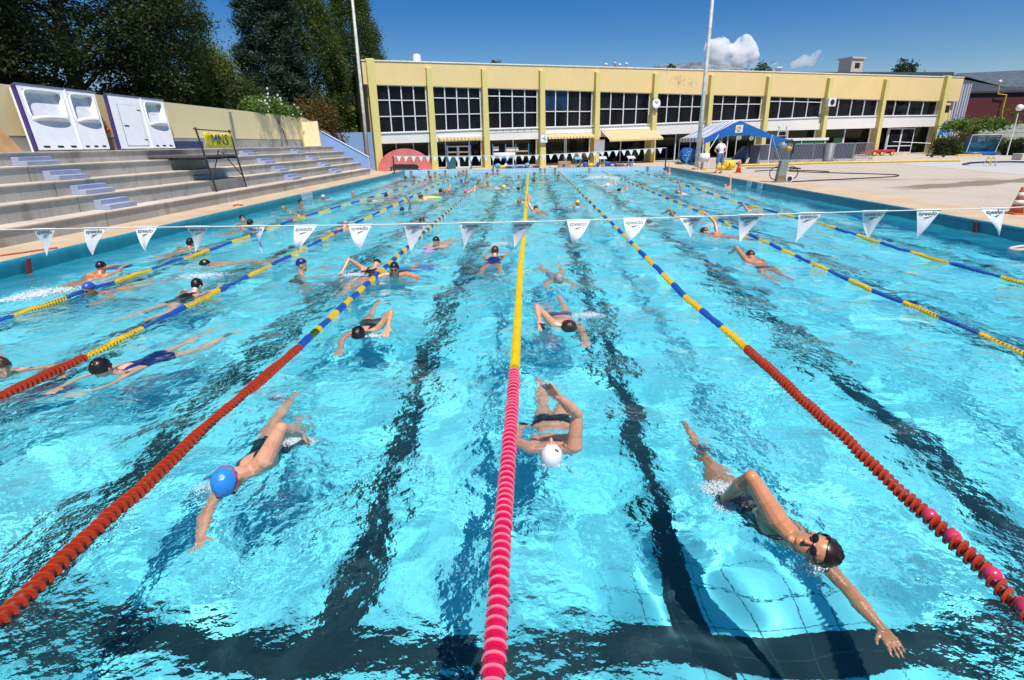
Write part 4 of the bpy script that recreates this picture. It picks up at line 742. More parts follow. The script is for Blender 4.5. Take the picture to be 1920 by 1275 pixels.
tag(MB().tube([atz(438, 387, DZ)+(0, 0, .03), atz(446, 385, DZ)+(0, 0, .03), atz(455, 386, DZ)+(0, 0, .03)], .03, 6).build('orange_strap', MCo2, smooth=True), 'short orange strap lying on the left deck below the steps', 'strap')
# bins
for px, py, H, lab in ((1413, 308, 1.5, 'grey bin in front of the crowd barriers'), (1552, 303, 1.55, 'grey ribbed bin before the hall near the green table')):
    P = atz(px, py, DZ); t = thing('litter_bin', lab, 'bin', tuple(P), 'grey bins'); MB().lathe(P, [(.42, 0), (.46, .12), (.4, .16), (.42, .34), (.36, .38), (.40, H), (.34, H), (.33, H-.1)], 18).build('bin_body', mat('grey_bin', (.17, .18, .20), .5, .15, 4), t, True)
# crowd barriers in a row
MBa = mat('galvanised_barrier', (.32, .33, .35), .4, .1, 5, metal=.5)
x0, y0 = atz(1395, 306, DZ)[:2]; x1, y1 = atz(1500, 301, DZ)[:2]; N = 6; bar0 = None
for k in range(N):
    a = k/N; px0, py0 = 19.3+k*1.9, 50.6+k*.28
    t = thing('crowd_barrier', 'one of the grey steel crowd barriers stood together in front of the marquee', 'barrier', (px0, py0, DZ), 'crowd barriers') if bar0 is None else copytree(bar0)
    if bar0 is None:
        bar0 = t; mb = MB(); L_ = 2.0; mb.tube([(px0, py0, DZ+.2), (px0+.05, py0, DZ+1.35), (px0+.2, py0, DZ+1.5), (px0+L_-.2, py0+.25, DZ+1.5), (px0+L_-.05, py0+.28, DZ+1.35), (px0+L_, py0+.28, DZ+.2)], .035, 6, closed=True); mb.build('rail_frame', MBa, t)
        mb = MB()
        for q in range(1, 15): x = px0+L_*q/15; mb.cyl((x, py0+.28*q/15, DZ+.22), (x, py0+.28*q/15, DZ+1.48), .024, n=5)
        mb.build('bars', MBa, t)
        for sx in (.3, L_-.3): MB().tube([(px0+sx, py0-.3, DZ+.02), (px0+sx, py0, DZ+.22), (px0+sx, py0+.35, DZ+.02)], .025, 6).build('foot', MBa, t)
        sh = MB(); sh.box((px0+.1, py0+.45, DZ+.3), (px0+L_-.1, py0+.5, DZ+1.35)); 
    t.location = (px0, py0+(.2 if k % 2 else 0), DZ)
P = (25.5, 52.9); t = thing('tarpaulin', 'dark blue tarpaulin stretched behind the crowd barriers', 'tarpaulin', (25.5, 54.5, DZ)); obj('sheet', [(20.0, 52.4, DZ+.1), (30.0, 54.2, DZ+.1), (30.0, 54.4, DZ+1.45), (20.0, 52.6, DZ+1.45)], [(0, 1, 2, 3)], mat('navy_tarp', (.02, .03, .07), .6, .6, 1.5), t).modifiers.new('thick', 'SOLIDIFY').thickness = .03
# covered blue cart left end of the barriers
P = atz(1390, 306, DZ); t = thing('covered_cart', 'dark blue covered cart with small wheels at the left end of the barriers', 'cart', tuple(P)); x, y = P[0], P[1]
MB().prism([(-.7, .3), (.5, .3), (.5, 1.35), (.2, 1.4)], .8, lambda a, b_, c: (x+a, y+c, DZ+b_)).build('cover', mat('cover_blue', (.02, .07, .25), .5), t)
for dx in (-.35, .35): mb = MB(); mb.prism([(.22*math.cos(2*math.pi*q/16), .22*math.sin(2*math.pi*q/16)) for q in range(16)], .05, lambda a, b_, c, dx=dx: (x+dx+.5+a, y-.08+c, DZ+.22+b_)); mb.build('wheel', MDk, t)
# green table (table tennis) with white edge, and stepladders, red trolley
P = atz(1505, 300, DZ); t = thing('green_table_top', 'folded green table tennis table standing before the hall', 'table', (27.3, 57.5, DZ)); MGt = mat('green_table', (.02, .14, .04), .5)
MB().prism([(-4.2, .1), (1.3, .1), (1.3, 1.75), (-4.2, 1.75)], .06, lambda a, b_, c: (28.3+a, 58.2+a*.2+c, DZ+b_)).build('tabletop', MGt, t)
MB().prism([(-4.3, 1.76), (1.4, 1.76), (1.4, 2.0), (-4.3, 2.0)], .12, lambda a, b_, c: (28.3+a, 58.1+a*.2+c, DZ+b_)).build('white_edge', MWr, t)
MB().prism([(1.35, 0), (2.3, 0), (2.8, 1.95), (1.9, 1.95)], .06, lambda a, b_, c: (28.3+a, 57.9+a*.2+c, DZ+b_)).build('folded_half', mat('green_table_dark', (.01, .07, .02), .5), t)
for a in (-3.8, -1.5, 1.0): MB().cyl((28.3+a, 58.05+a*.2, DZ), (28.3+a, 58.05+a*.2, DZ+1.7), .04, n=6).build('leg', MWf_, t)
def pxs(i, px, py, c, lab):
    P = atz(px, py, DZ); t = thing('toy_float', lab, 'pool toy', (P[0], P[1], DZ), 'pool toys by the barriers'); mb = MB(); mb.ell(P+(0, 0, .35), [(.28, 0, 0), (0, .25, 0), (0, 0, .33)], 10, 7); mb.ell(P+(.05, 0, .85), [(.16, 0, .05), (0, .15, 0), (0, 0, .2)], 8, 6); mb.build('float_body', mat('toy_%d' % i, c, .5), t, True)
for i, q in enumerate(((1478, 298, (.75, .42, .05), 'orange pool toy above the cleaner trolley'), (1485, 300, (.70, .02, .12), 'red-pink pool toy before the green table'), (1492, 300, (.8, .5, .03), 'yellow pool toy between the two red ones'), (1499, 301, (.45, .06, .03), 'dark red pool toy nearest the hall column'))): pxs(i, q[0], q[1], q[2], q[3])
def ladder(px, py, Y, H, label, w=1.0):
    P = atY(px, py, Y); x = P[0]; t = thing('stepladder', label, 'ladder', (x, Y, DZ), 'stepladders'); mb = MB()
    for sx in (-1, 1): mb.cyl((x+sx*w*.55, Y-.5, DZ), (x+sx*w*.28, Y, DZ+H), .04, n=6)
    mb.build('side_rail', MWf_, t); mb = MB()
    for sx in (-1, 1): mb.cyl((x+sx*w*.5+.25, Y+.7, DZ), (x+sx*w*.28, Y+.1, DZ+H), .03, n=6)
    mb.build('rear_leg', MWf_, t); mb = MB()
    for k in range(1, 7): f_ = k/7; ww = w*(.55-.27*f_); mb.box((x-ww, Y-.5+.5*f_-.06, DZ+H*f_), (x+ww, Y-.5+.5*f_+.06, DZ+H*f_+.04))
    mb.build('tread', MWf_, t); MB().box((x-w*.35, Y-.15, DZ+H), (x+w*.35, Y+.2, DZ+H+.06)).build('top_platform', MWr, t)
ladder(1464, 270, 60.5, 3.1, 'tall white stepladder beside the marquee', 1.3)
ladder(1567, 290, 66.2, 2.5, 'white stepladder behind the glass under a globe lamp', 1.1)
P = atz(1650, 292, DZ); t = thing('red_trolley', 'low red wheeled trolley before the glass door at the right end of the hall', 'trolley', tuple(P)); x, y = P[0], P[1]
MRt = mat('red_fibreglass', (.60, .02, .05), .35); bevel(MB().prism([(-1.6, .22), (1.5, .35), (1.6, .62), (-.7, .62), (-1.8, .28)], 1.0, lambda a, b_, c: (x+a, y+c, DZ+b_)).build('deck', MRt, t), .04)
for dx in (-.7, .1, 1.2): mb = MB(); mb.prism([(.24*math.cos(2*math.pi*q/16), .24*math.sin(2*math.pi*q/16)) for q in range(16)], .1, lambda a, b_, c, dx=dx: (x+dx+a, y-.12+c, DZ+.24+b_)); wl = mb.build('wheel', MDk, t); mb = MB(); mb.prism([(.16*math.cos(2*math.pi*q/12), .16*math.sin(2*math.pi*q/12)) for q in range(12)], .02, lambda a, b_, c, dx=dx: (x+dx+a, y-.145+c, DZ+.24+b_)); mb.build('hub', MYl, wl)
P = atz(1748, 295, DZ); t = thing('hand_truck', 'dark hand trolley left at the foot of the corner column', 'trolley', tuple(P)); x, y = P[0], P[1]
MB().tube([(x-.5, y, DZ+.1), (x-.35, y, DZ+2.1), (x-.1, y, DZ+2.2)], .04, 6).build('handle', MDk, t); MB().box((x-.5, y-.3, DZ+.15), (x+1.0, y+.3, DZ+.25)).build('platform', MDk, t)
for dx in (-.3, .8): mb = MB(); mb.prism([(.16*math.cos(2*math.pi*q/12), .16*math.sin(2*math.pi*q/12)) for q in range(12)], .06, lambda a, b_, c, dx=dx: (x+dx+a, y-.38+c, DZ+.16+b_)); mb.build('wheel', MDk, t)
MB().cyl((x-.42, y, DZ+1.3), (x-3.2, y+1.5, DZ+1.5), .03, n=6).build('bar', MMet, t)
# water polo goal with blue netting
P0 = atz(1810, 292, DZ); P1 = atY(1862, 294, P0[1]); P1[2] = DZ; t = thing('water_polo_goal', 'floating water polo goal with white frame and blue net on the far right deck', 'goal', tuple((P0+P1)/2)); x0, x1, y = P0[0], P1[0], P0[1]; H = 2.0
MB().tube([(x0, y, DZ+.15), (x0+.35, y+.2, DZ+H), (x1+.55, y+.2, DZ+H), (x1+.05, y, DZ+.15)], .03, 8).build('frame', MWr, t)
MNt = bpy.data.materials.new('blue_net'); MNt.use_nodes = True; tt_ = MNt.node_tree; b_ = tt_.nodes['Principled BSDF']; b_.inputs['Base Color'].default_value = (.02, .20, .38, 1); P_, s_ = pos(tt_); g_ = M_(tt_, 'MAXIMUM', grid(tt_, s_[0], .12, .05), grid(tt_, s_[2], .12, .05)); b_.inputs['Alpha'].default_value = 1
tt_.links.new(rmap(tt_, g_, 0, 1, .35, 1), b_.inputs['Alpha'])
V = [(x0+.35, y+.2, DZ+H), (x1+.55, y+.2, DZ+H), (x1+.9, y+1.6, DZ+H*.8), (x0+.6, y+1.6, DZ+H*.8), (x0, y+.0, DZ+.3), (x1+.05, y, DZ+.3), (x1+1.5, y+1.7, DZ+.3), (x0+.9, y+1.7, DZ+.3)]
obj('net', V, [(0, 1, 2, 3), (3, 2, 6, 7), (0, 3, 7, 4), (1, 5, 6, 2)], MNt, t)
for a, c in (((x0-.1, y, DZ+.2), (x1, y, DZ+.2)), ((x1, y, DZ+.2), (x1+1.6, y+1.7, DZ+.2)), ((x0-.1, y, DZ+.2), (x0+.8, y+1.7, DZ+.2))): MB().cyl(a, c, .17, n=10).build('float_tube', MBd, t, True)
MB().box((x0-1.2, y-.6, DZ+.01), (x0+1.2, y-.2, DZ+.16)).build('yellow_float', MYl, t)
# paddling pool area
tag(MB().quad(atz(1680, 306.5, DZ)+(0, 0, .006), atz(1990, 335, DZ)+(0, 0, .006), atz(2100, 312, DZ)+(0, 0, .006), atz(1990, 297, DZ)+(0, 0, .006), atz(1810, 301, DZ)+(0, 0, .006)).build('white_paving', mat('white_paving_mat', (.52, .50, .47), .7, .06, 2)), 'white paved surround of the paddling pool at the right edge', 'paving', kind='structure')
pr = [(1806, 310), (1820, 307), (1850, 305.5), (1890, 305), (1940, 306), (2000, 309)]
pdp = thing('paddling_pool', 'paddling pool rim with a dark edge line and white tiled side at the right', 'pool', tuple(atz(1900, 307, DZ))); Q = [atz(a, c, DZ) for a, c in pr]
MB().tube([q+np.array([0, 0, .05]) for q in Q], .09, 6).build('dark_rim', MDk, pdp, True); tl = tile_mat('white_pool_tiles', (.7, .7, .75), (.6, .62, .7), (.2, .2, .35), .3, .03, (0, 2))
n = len(Q); obj('tiled_side', [q+np.array([0, -.15, .012]) for q in Q]+[q+np.array([.2, -2.6, .012]) for q in Q], [(i, i+1, n+i+1, n+i) for i in range(n-1)], tl, pdp)
rl = thing('pool_handrail', 'pair of yellow pool handrails at the paddling pool rim', 'handrail', tuple(atz(1862, 311, DZ)))
for px in (1857, 1866): P = atz(px, 311, DZ); MB().tube([P, P+(0, .1, .45), P+(.12, .5, .55), P+(.3, 1.0, .1)], .035, 6).build('rail', mat('yellow_rail', (.55, .45, .10), .4), rl, True)
P = atz(1905, 300, DZ); tag(bevel(MB().box((P[0], P[1]-.5, DZ), (P[0]+5, P[1]+.5, DZ+.5)).build('concrete_bench', MTr), .03), 'low concrete kerb block below the dark hedge at the right edge', 'block')
P = atz(1690, 291, DZ); tag(MB().box((P[0]-.9, P[1], DZ), (P[0]+.9, P[1]+.5, DZ+.35)).build('concrete_kerb', MTr), 'short concrete kerb before the glass double door', 'block')
# blue parasol hint at the corner, folded
P = atY(1768, 245, 70); t = thing('folded_parasol', 'small blue folded parasol right of the corner column', 'parasol', (P[0], 70, DZ)); MB().lathe((P[0], 70, P[2]-.5), [(.75, 0), (.5, .5), (.06, 1.5)], 9).build('canopy', MBd, t); MB().cyl((P[0], 70, DZ), (P[0], 70, P[2]+1), .04, n=6).build('pole', MWf_, t)
# far end of the pool: starting blocks, boards, chairs, stack of kit
for k, (px, c, lab) in enumerate(((1078, (.10, .45, .62), 'pale blue starting block at the far end left of the whiteboard column'), (1123, (.7, .72, .72), 'white starting block under the whiteboard'), (1177, (.7, .72, .75), 'white starting block nearest the far right pool corner'))):
    P = atz(px, 311, DZ); P = np.array([P[0], 48.0, DZ]); t = thing('starting_block', lab, 'starting block', tuple(P), 'starting blocks at the far end'); m = mat('block_%d' % k, c, .4)
    bevel(MB().prism([(-.3, .74), (.35, .62), (.35, .70), (-.3, .84)], .62, lambda a, b_, c: (P[0]-.31+c, P[1]-a, DZ+b_)).build('platform', m, t), .02)
    for dx in (-.22, .13): MB().box((P[0]+dx, P[1]-.08, DZ), (P[0]+dx+.07, P[1]+.08, DZ+.70)).build('leg', m, t)
    if k < 1: disc(MB(), P[0], 0, 0, .01, .01)
P = (atY(1124, 290, 52.3)[0], 52.3); t = thing('whiteboard', 'grey whiteboard standing against an olive column', 'board', (P[0], P[1], DZ)); MB().box((P[0]-.42, P[1], DZ+.95), (P[0]+.42, P[1]+.05, DZ+2.1)).build('board_panel', mat('grey_board', (.42, .42, .46), .5), t); MB().box((P[0]-.44, P[1]-.01, DZ+2.1), (P[0]+.44, P[1]+.06, DZ+2.15)).build('top_rail', MRd, t)
for dx in (-.35, .35): MB().cyl((P[0]+dx, P[1]+.02, DZ), (P[0]+dx, P[1]+.02, DZ+.95), .03, n=6).build('leg', MMet, t)
for px, y, lab, c in ((1078, 50.3, 'brown chair behind the pale blue starting block', (.16, .10, .08)), (1095, 50.6, 'dark brown chair left of the olive column at the far end', (.10, .06, .04))):
    P = atY(px+4, 300, y); chair((P[0], y, DZ), math.pi*.97, lab, mat('chair_brown%d' % px, c, .6), 1.25)
# lifeguard ladders/ramps before the glass door
for k, (px, lab) in enumerate(((862, 'blue-framed lifeguard bench with wooden seat before the glass double door'), (946, 'blue-framed bench with a white roll, left one of the pair before the notices'), (970, 'blue-framed bench with an orange seat, right one of the pair before the notices'))):
    P = atY(px, 300, 48.3); t = thing('lifeguard_bench', lab, 'bench', (P[0], 48.3, DZ), 'blue framed benches'); w = .95 if k == 0 else .95
    for dx in (-w, w): MB().tube([(P[0]+dx, 48.0, DZ), (P[0]+dx, 48.15, DZ+1.9), (P[0]+dx, 48.5, DZ)], .045, 6).build('side_frame', mat('bench_blue', (.05, .17, .35), .5), t)
    sm = (MPl, MWr, mat('orange_seat', (.6, .3, .12), .6))[k]
    if k == 1: MB().cyl((P[0]-w+.05, 48.05, DZ+1.05), (P[0]+w-.05, 48.05, DZ+1.05), .22, n=12).build('seat', sm, t, True)
    else: MB().box((P[0]-w+.05, 47.95, DZ+.95), (P[0]+w-.05, 48.3, DZ+1.05)).build('seat', sm, t); MB().box((P[0]-w+.05, 48.1, DZ+1.3), (P[0]+w-.05, 48.16, DZ+1.42)).build('backrest', sm, t)
for k, (px0, px1, py) in enumerate(((925, 937, 279), (949, 974, 280.5))):
    a, c = bldpt(px0, py, 0)[0], bldpt(px1, py, 0)[0]; z = bldpt(px0, py, 0)[2]; mb = MB(); bbox(mb, a, c, -.30, -.315, z-.18, z+.18); tag(mb.build('notice', MWr), 'small white paper notice on the glass under the patched spandrel' if k == 0 else 'wide white paper notice on the glass, right of the small one', 'notice', 'paper notices on the glass')
cols = [(.02, .08, .4), (.02, .05, .25), (.7, .7, .7), (.6, .05, .08), (.75, .5, .03), (.03, .03, .05), (.1, .35, .6)]
names = ['navy', 'dark blue', 'white', 'red', 'yellow', 'black', 'light blue']
k = 0
for px in list(range(934, 1010, 7))+list(range(1058, 1072, 7))+list(range(1086, 1190, 6)):
    P = atY(px+rng.normal(0, 1.5), 312, 47.75+rng.uniform(0, .5)); ci = int(rng.integers(len(cols))); w, d_, hh = rng.uniform(.12, .3), rng.uniform(.1, .2), rng.uniform(.08, .22)
    mb = MB(); mb.ell((P[0], P[1], DZ+.02+hh), [(w, .02, 0), (0, d_, 0), (.02, 0, hh)], 10, 6)
    if ci % 2: mb = MB(); mb.box((P[0]-w, P[1]-d_, DZ+.02), (P[0]+w, P[1]+d_, DZ+.02+hh*.8))
    side_ = 'left of the centre rope' if px < 1000 else 'right of the centre rope'
    tag(bevel(mb.build('swim_bag' if ci % 2 == 0 else 'kickboard_stack', mat('kit_%d' % k, cols[ci], .6)), .02), f'small {names[ci]} bag or board on the far pool edge {side_}', 'swim kit', f'{names[ci]} swim kit on the far edge {side_}'); k += 1
P = atY(722, 300, 47.8); 
tag(bevel(MB().box((-6.9, 49.2, DZ), (-6.2, 49.7, DZ+1.0)).build('waste_bin', mat('teal_bin', (.03, .14, .18), .5)), .04), 'small teal bin at the right foot of the red arch', 'bin')
P = atY(1058, 305, 47.9); tag(bevel(MB().box((P[0]-.5, 47.8, DZ), (P[0]+.55, 48.4, DZ+.5)).build('kit_crate', MPl), .02), 'brown crate on the far edge left of the pale blue starting block', 'crate')
# pool steps cut in the side walls (white marker tiles)
for px, py, sx, lab in ((577, 375, -1, 'white recessed grab step in the left pool wall'), (1405, 340, 1, 'white depth marker tile on the right pool wall'), (1425, 346, 1, 'pale ladder recess in the right pool wall, beside the white tile')):
    X = (XL+.06) if sx < 0 else (XR-.06); P = atX(px, py, X); w = .62 if sx < 0 else .28
    mb = MB(); mb.box((X-.012, P[1]-w, -.1), (X+.012, P[1]+w, DZ+.033)) if sx < 0 else mb.box((X-.012, P[1]-w, -.15), (X+.012, P[1]+w, DZ+.033))
    tag(mb.build('wall_marker', tile_mat('marker_tiles%d' % px, (.55, .66, .78), (.62, .72, .82), (.1, .25, .4), .2, .02, (1, 2))), lab, 'tile marker')
for px, py, X, lab in ((50, 498, XL+.058, 'dark red marker stripe on the left pool wall near the flags'), (1831, 425, XR-.058, 'dark red marker stripe on the right pool wall near the flags')):
    P = atX(px, py, X); mb = MB(); mb.prism([(-.1, -.1), (.06, -.1), (.14, DZ-.02), (.02, DZ-.02)], .006, lambda a, b_, c, X=X: (X+(c if X < 0 else -c), P[1]+a, b_)); tag(mb.build('wall_marker', mat('brick_red', (.25, .03, .02), .6)), lab, 'tile marker')
# ---------------------------------------------------------------- water
def water():
    ys = [YN]
    while ys[-1] < YF: ys.append(ys[-1]+max(.011, .0042*ys[-1]**1.12))
    ys = np.array(ys); ys[-1] = YF+.02; nx = 1300; xs = np.linspace(XL-.04, XR+.04, nx); X, Y = np.meshgrid(xs, ys)
    g = np.random.default_rng(4); Wx = X+.18*np.sin(1.1*Y+.7*X)+.12*np.sin(2.3*X-1.3*Y+1); Wy = Y+.2*np.sin(.9*X-.6*Y+2)+.1*np.sin(2.1*Y+1.7*X)
    cal = np.zeros_like(X)   # how rough each patch of water is
    for k in range(9): th = g.uniform(0, 6.28); kk = g.uniform(.5, 2.2); cal += np.sin(kk*(X*math.cos(th)+Y*math.sin(th))+g.uniform(0, 6.28))
    rough = 1/(1+np.exp(-cal*1.1))
    calm = np.exp(-(((X-1.15)/.85)**2+((Y-2.3)/.8)**2)); rough = .35+1.0*rough; rough *= (1-.75*calm)
    Z = np.zeros_like(X)
    for k in range(40):
        lam = float(np.exp(g.uniform(math.log(.42), math.log(2.4)))); th = g.uniform(0, 6.28); sl = .019
        a = sl*lam/6.283; m_ = rough if lam < .5 else .75
        Z += a*m_*np.sin(6.283/lam*(Wx*math.cos(th)+Wy*math.sin(th))+g.uniform(0, 6.28))
    for (cx, cy, amp, rad) in WAKES:   # stirred water round the swimmers
        r_ = np.hypot(X-cx, Y-cy); e = np.exp(-(r_/rad)**2); m = e > .0005
        Z[m] += (e[m]*amp*(np.sin(r_[m]*15)+.6*np.sin(X[m]*19+Y[m]*4)))*.30
    n = len(ys); V = np.stack([X, Y, Z], -1).reshape(-1, 3); idx = np.arange(n*nx).reshape(n, nx); Q = np.stack([idx[:-1, :-1], idx[:-1, 1:], idx[1:, 1:], idx[1:, :-1]], -1).reshape(-1, 4)
    m = bpy.data.materials.new('pool_water'); m.use_nodes = True; t = m.node_tree; t.nodes.clear(); o = t.nodes.new('ShaderNodeOutputMaterial')
    gl = t.nodes.new('ShaderNodeBsdfGlass'); gl.inputs['Roughness'].default_value = 0; gl.inputs['IOR'].default_value = 1.333; gl.inputs[0].default_value = (.97, 1, 1, 1)
    P_, s_ = pos(t); nA = noise(t, P_, 1.7, 1); n0 = noise(t, P_, 4.2, 2); n1 = noise(t, P_, 9.0, 3); n2 = noise(t, P_, 24.0, 3); hh = M_(t, 'ADD', M_(t, 'ADD', M_(t, 'MULTIPLY', nA, .07), M_(t, 'ADD', M_(t, 'MULTIPLY', n0, .050), M_(t, 'MULTIPLY', n1, .024))), M_(t, 'MULTIPLY', n2, .0075))
    bp = t.nodes.new('ShaderNodeBump'); bp.inputs['Strength'].default_value = 1; bp.inputs['Distance'].default_value = 1.0; t.links.new(M_(t, 'MULTIPLY', hh, M_(t, 'MULTIPLY', rmap(t, noise(t, P_, .8, 2), .35, .6, .35, 1.15), rmap(t, M_(t, 'ADD', M_(t, 'POWER', M_(t, 'ABSOLUTE', M_(t, 'MULTIPLY', M_(t, 'ADD', s_[0], -1.15), 1.15)), 2.), M_(t, 'POWER', M_(t, 'ABSOLUTE', M_(t, 'MULTIPLY', M_(t, 'ADD', s_[1], -2.15), 1.35)), 2.)), .25, 1.3, .10, 1.))), bp.inputs['Height']); t.links.new(bp.outputs[0], gl.inputs['Normal']); t.links.new(gl.outputs[0], o.inputs[0])
    w = struct(obj('water', V, Q, m, smooth=True, origin=(0, 0, 0))); w.cycles.is_caustics_caster = True; return w
# ---------------------------------------------------------------- lane ropes
def plastic(n, c, rough=.35):
    return mat(n, c, rough, .1, 12)
MRr, MRy, MRb, MRp, MRpd, MRw = plastic('rope_red', (.46, .045, .014)), plastic('rope_yellow', (.78, .50, .03)), plastic('rope_blue', (.02, .09, .42)), plastic('rope_pink', (.85, .22, .32)), plastic('rope_core_pink', (.58, .006, .06), .2), plastic('rope_white', (.55, .50, .42))
MCY = plastic('rope_bright_yellow', (.85, .62, .01))
MStl = mat('steel_cable', (.15, .15, .15), .4)
def disc_tpl(R_, th, n, tilt, hub=.0):
    """finned float: tilted rim disc on the cable (cable along +y)"""
    V = []; F = []
    for y in (-th/2, th/2):
        for k in range(n): w = 2*math.pi*k/n; V.append((R_*math.cos(w), y, R_*math.sin(w)))
    V = np.array(V); ct, st_ = math.cos(tilt), math.sin(tilt); V = np.stack([V[:, 0]*ct-V[:, 1]*st_, V[:, 0]*st_+V[:, 1]*ct, V[:, 2]], 1)
    F = [tuple(range(n)), tuple(range(2*n-1, n-1, -1))]+[(i, i+n, n+(i+1) % n, (i+1) % n) for i in range(n)]
    return V, F
def rope(name_lab, pts, pat, kind='fin', group='lane ropes'):
    """pts: pixels along the rope; pat: list of (end distance, material, pitch)"""
    W_ = np.array([atz(x, y, .03) for x, y in pts]); W_ = W_[np.argsort(W_[:, 1])]
    yy = np.arange(1.15, 46.95, .05); x_ = np.interp(yy, W_[:, 1], W_[:, 0])
    d0 = (W_[1, 0]-W_[0, 0])/(W_[1, 1]-W_[0, 1]); x_[yy < W_[0, 1]] = W_[0, 0]+.6*d0*(yy[yy < W_[0, 1]]-W_[0, 1])
    for _ in range(60): x_[1:-1] = (x_[:-2]+2*x_[1:-1]+x_[2:])/4
    t = thing('lane_rope', name_lab, 'lane rope', (x_[0], 1.15, 0), group)
    MB().tube([(np.interp(q, yy, x_), q, .03) for q in np.arange(1.1, 47, 1.0)], .012, 5).build('cable', MStl, t)
    y0 = 1.2
    for (y1, m, pitch, R_) in pat:
        q = np.arange(y0+pitch*.5, y1, pitch)
        if len(q) == 0: y0 = y1; continue
        far = y0 > 14; n = 9 if far else (14 if y0 > 7 else 22)
        z = .014+.006*np.sin(q*5.1)+.004*np.sin(q*13)
        if kind == 'fin' or m is MRr:
            Vt, Ft = disc_tpl(R_, pitch*.24, n, .50 if m is MRr else .38); Vc, Fc = disc_tpl(R_*.55, pitch*.95, n, 0)
        else: Vt, Ft = disc_tpl(R_, pitch*.17, n, 0); Vc, Fc = disc_tpl(R_*.88, pitch*.97, n, 0)
        mb = MB(); mc = MB()
        for a, zz in zip(q, z):
            c = np.array([np.interp(a, yy, x_)+rng.normal(0, .002), a, zz]); mb.add(Vt+c, Ft); mc.add(Vc+c, Fc)
        nm = {MRr: 'red_floats', MRy: 'yellow_floats', MRb: 'blue_floats', MRp: 'pink_floats', MCY: 'yellow_floats', MRw: 'pale_floats'}[m]
        o = mb.build(nm, m, t); mc.build('float_cores', {MRp: MRpd, MRr: mat('rope_core_red', (.20, .018, .006), .4), MCY: mat('rope_core_yellow', (.66, .44, .005), .4)}.get(m, m), o)
        y0 = y1+.02
    return t, (lambda y: float(np.interp(y, yy, x_)))
def alt(y0, L_, cols, start=None, R_=.040, y_end=46.8, red_to=None):
    pat = []; y = y0
    if red_to: pat.append((red_to, MRr, .058, .056)); y = red_to
    k = 0
    while y < y_end: y = min(y_end, y+L_); pat.append((y, cols[k % len(cols)], .06, R_)); k += 1
    return pat
YB = (MRy, MRb)
rope('red then orange and blue lane rope, farthest left of the seven, beside the left wall', [(0, 600), (120, 557), (260, 512), (430, 455), (560, 408), (660, 380), (760, 350)], alt(1.2, 1.06, (MRb, MRy), red_to=6.45))
rope('second lane rope from the left wall, red near, then long yellow and blue stretches', [(0, 742), (150, 672), (345, 575), (530, 485), (650, 425), (790, 360)], alt(1.2, 1.02, YB, red_to=5.86))
rope('left lane rope of the two long red ones, crossing the bottom left corner', [(0, 1155), (250, 925), (400, 787), (560, 650), (700, 520), (800, 430), (905, 340)], alt(1.2, .36, (MRb, MRy), R_=.050, red_to=6.12))
rope('centre lane rope, pink-red near and bright yellow far, running to the bottom edge', [(990, 325), (984, 420), (976, 500), (965, 690), (957, 800), (945, 950), (925, 1250)], [(5.38, MRp, .068, .061), (5.44, MRw, 1, .01), (46.8, MCY, .052, .053)], 'ring')
_, xr1 = rope('right lane rope of the two long red ones, running to the lower right edge', [(1062, 335), (1190, 460), (1290, 560), (1400, 650), (1600, 835), (1700, 930), (1835, 1050), (1910, 1130)], alt(1.2, .76, YB, R_=.050, red_to=6.02))
rope('second lane rope from the right wall, red at the frame edge then blue and yellow', [(1920, 662), (1780, 600), (1640, 545), (1490, 478), (1340, 408), (1200, 350), (1150, 329)], alt(1.2, .70, YB, red_to=5.75))
rope('farthest right of the seven lane ropes, blue and yellow, beside the shaded right wall', [(1920, 530), (1700, 470), (1560, 425), (1380, 378), (1250, 335)], alt(1.2, 1.12, YB, red_to=6.0))
for k, (px, py, lab) in enumerate(((1725, 960, 'pink ball float in the right red rope, farthest of the four'), (1767, 1000, 'pink ball float in the right red rope, second from the far end'), (1838, 1070, 'pink ball float at the gap in the right red rope'), (1905, 1132, 'pink ball float in the right red rope, nearest the camera'))):
    P = atz(px, py, .06); o = MB().ell((xr1(P[1]), P[1], .035), np.eye(3)*.046, 20, 14).build('ball_float', mat('ball_pink%d' % k, (.62, .04, .12), .25), smooth=True); tag(o, lab, 'float', 'pink ball floats')
# ---------------------------------------------------------------- pennant lines
MPn = bpy.data.materials.new('pennant_vinyl'); MPn.use_nodes = True; t_ = MPn.node_tree; b_ = t_.nodes['Principled BSDF']; b_.inputs['Base Color'].default_value = (.93, .93, .94, 1); b_.inputs['Roughness'].default_value = .45
tr = t_.nodes.new('ShaderNodeBsdfTranslucent'); tr.inputs[0].default_value = (.8, .8, .82, 1); mx = t_.nodes.new('ShaderNodeMixShader'); mx.inputs[0].default_value = .3; t_.links.new(b_.outputs[0], mx.inputs[1]); t_.links.new(tr.outputs[0], mx.inputs[2]); t_.links.new(mx.outputs[0], t_.nodes['Material Output'].inputs[0])
MLo = mat('logo_black', (.012, .012, .014), .5); MRop = mat('white_cord', (.72, .72, .70), .7)
nl = thing('pennant_line', 'line of white pennants with black lettering strung across the near end of the pool', 'pennant line', (0, 6, 1.5), 'backstroke pennant lines')
rp = [(-260, 438), (0, 431), (178, 428), (370, 425), (573, 423), (778, 420), (982, 416), (1191, 410), (1408, 403), (1640, 396), (1862, 391), (1960, 386), (2150, 378)]
RP = np.array([(XL-.6, 6.0, 1.62)]+[tuple(atY(a, c, 6.0)) for a, c in rp]+[(XR+.6, 6.0, 1.85)])
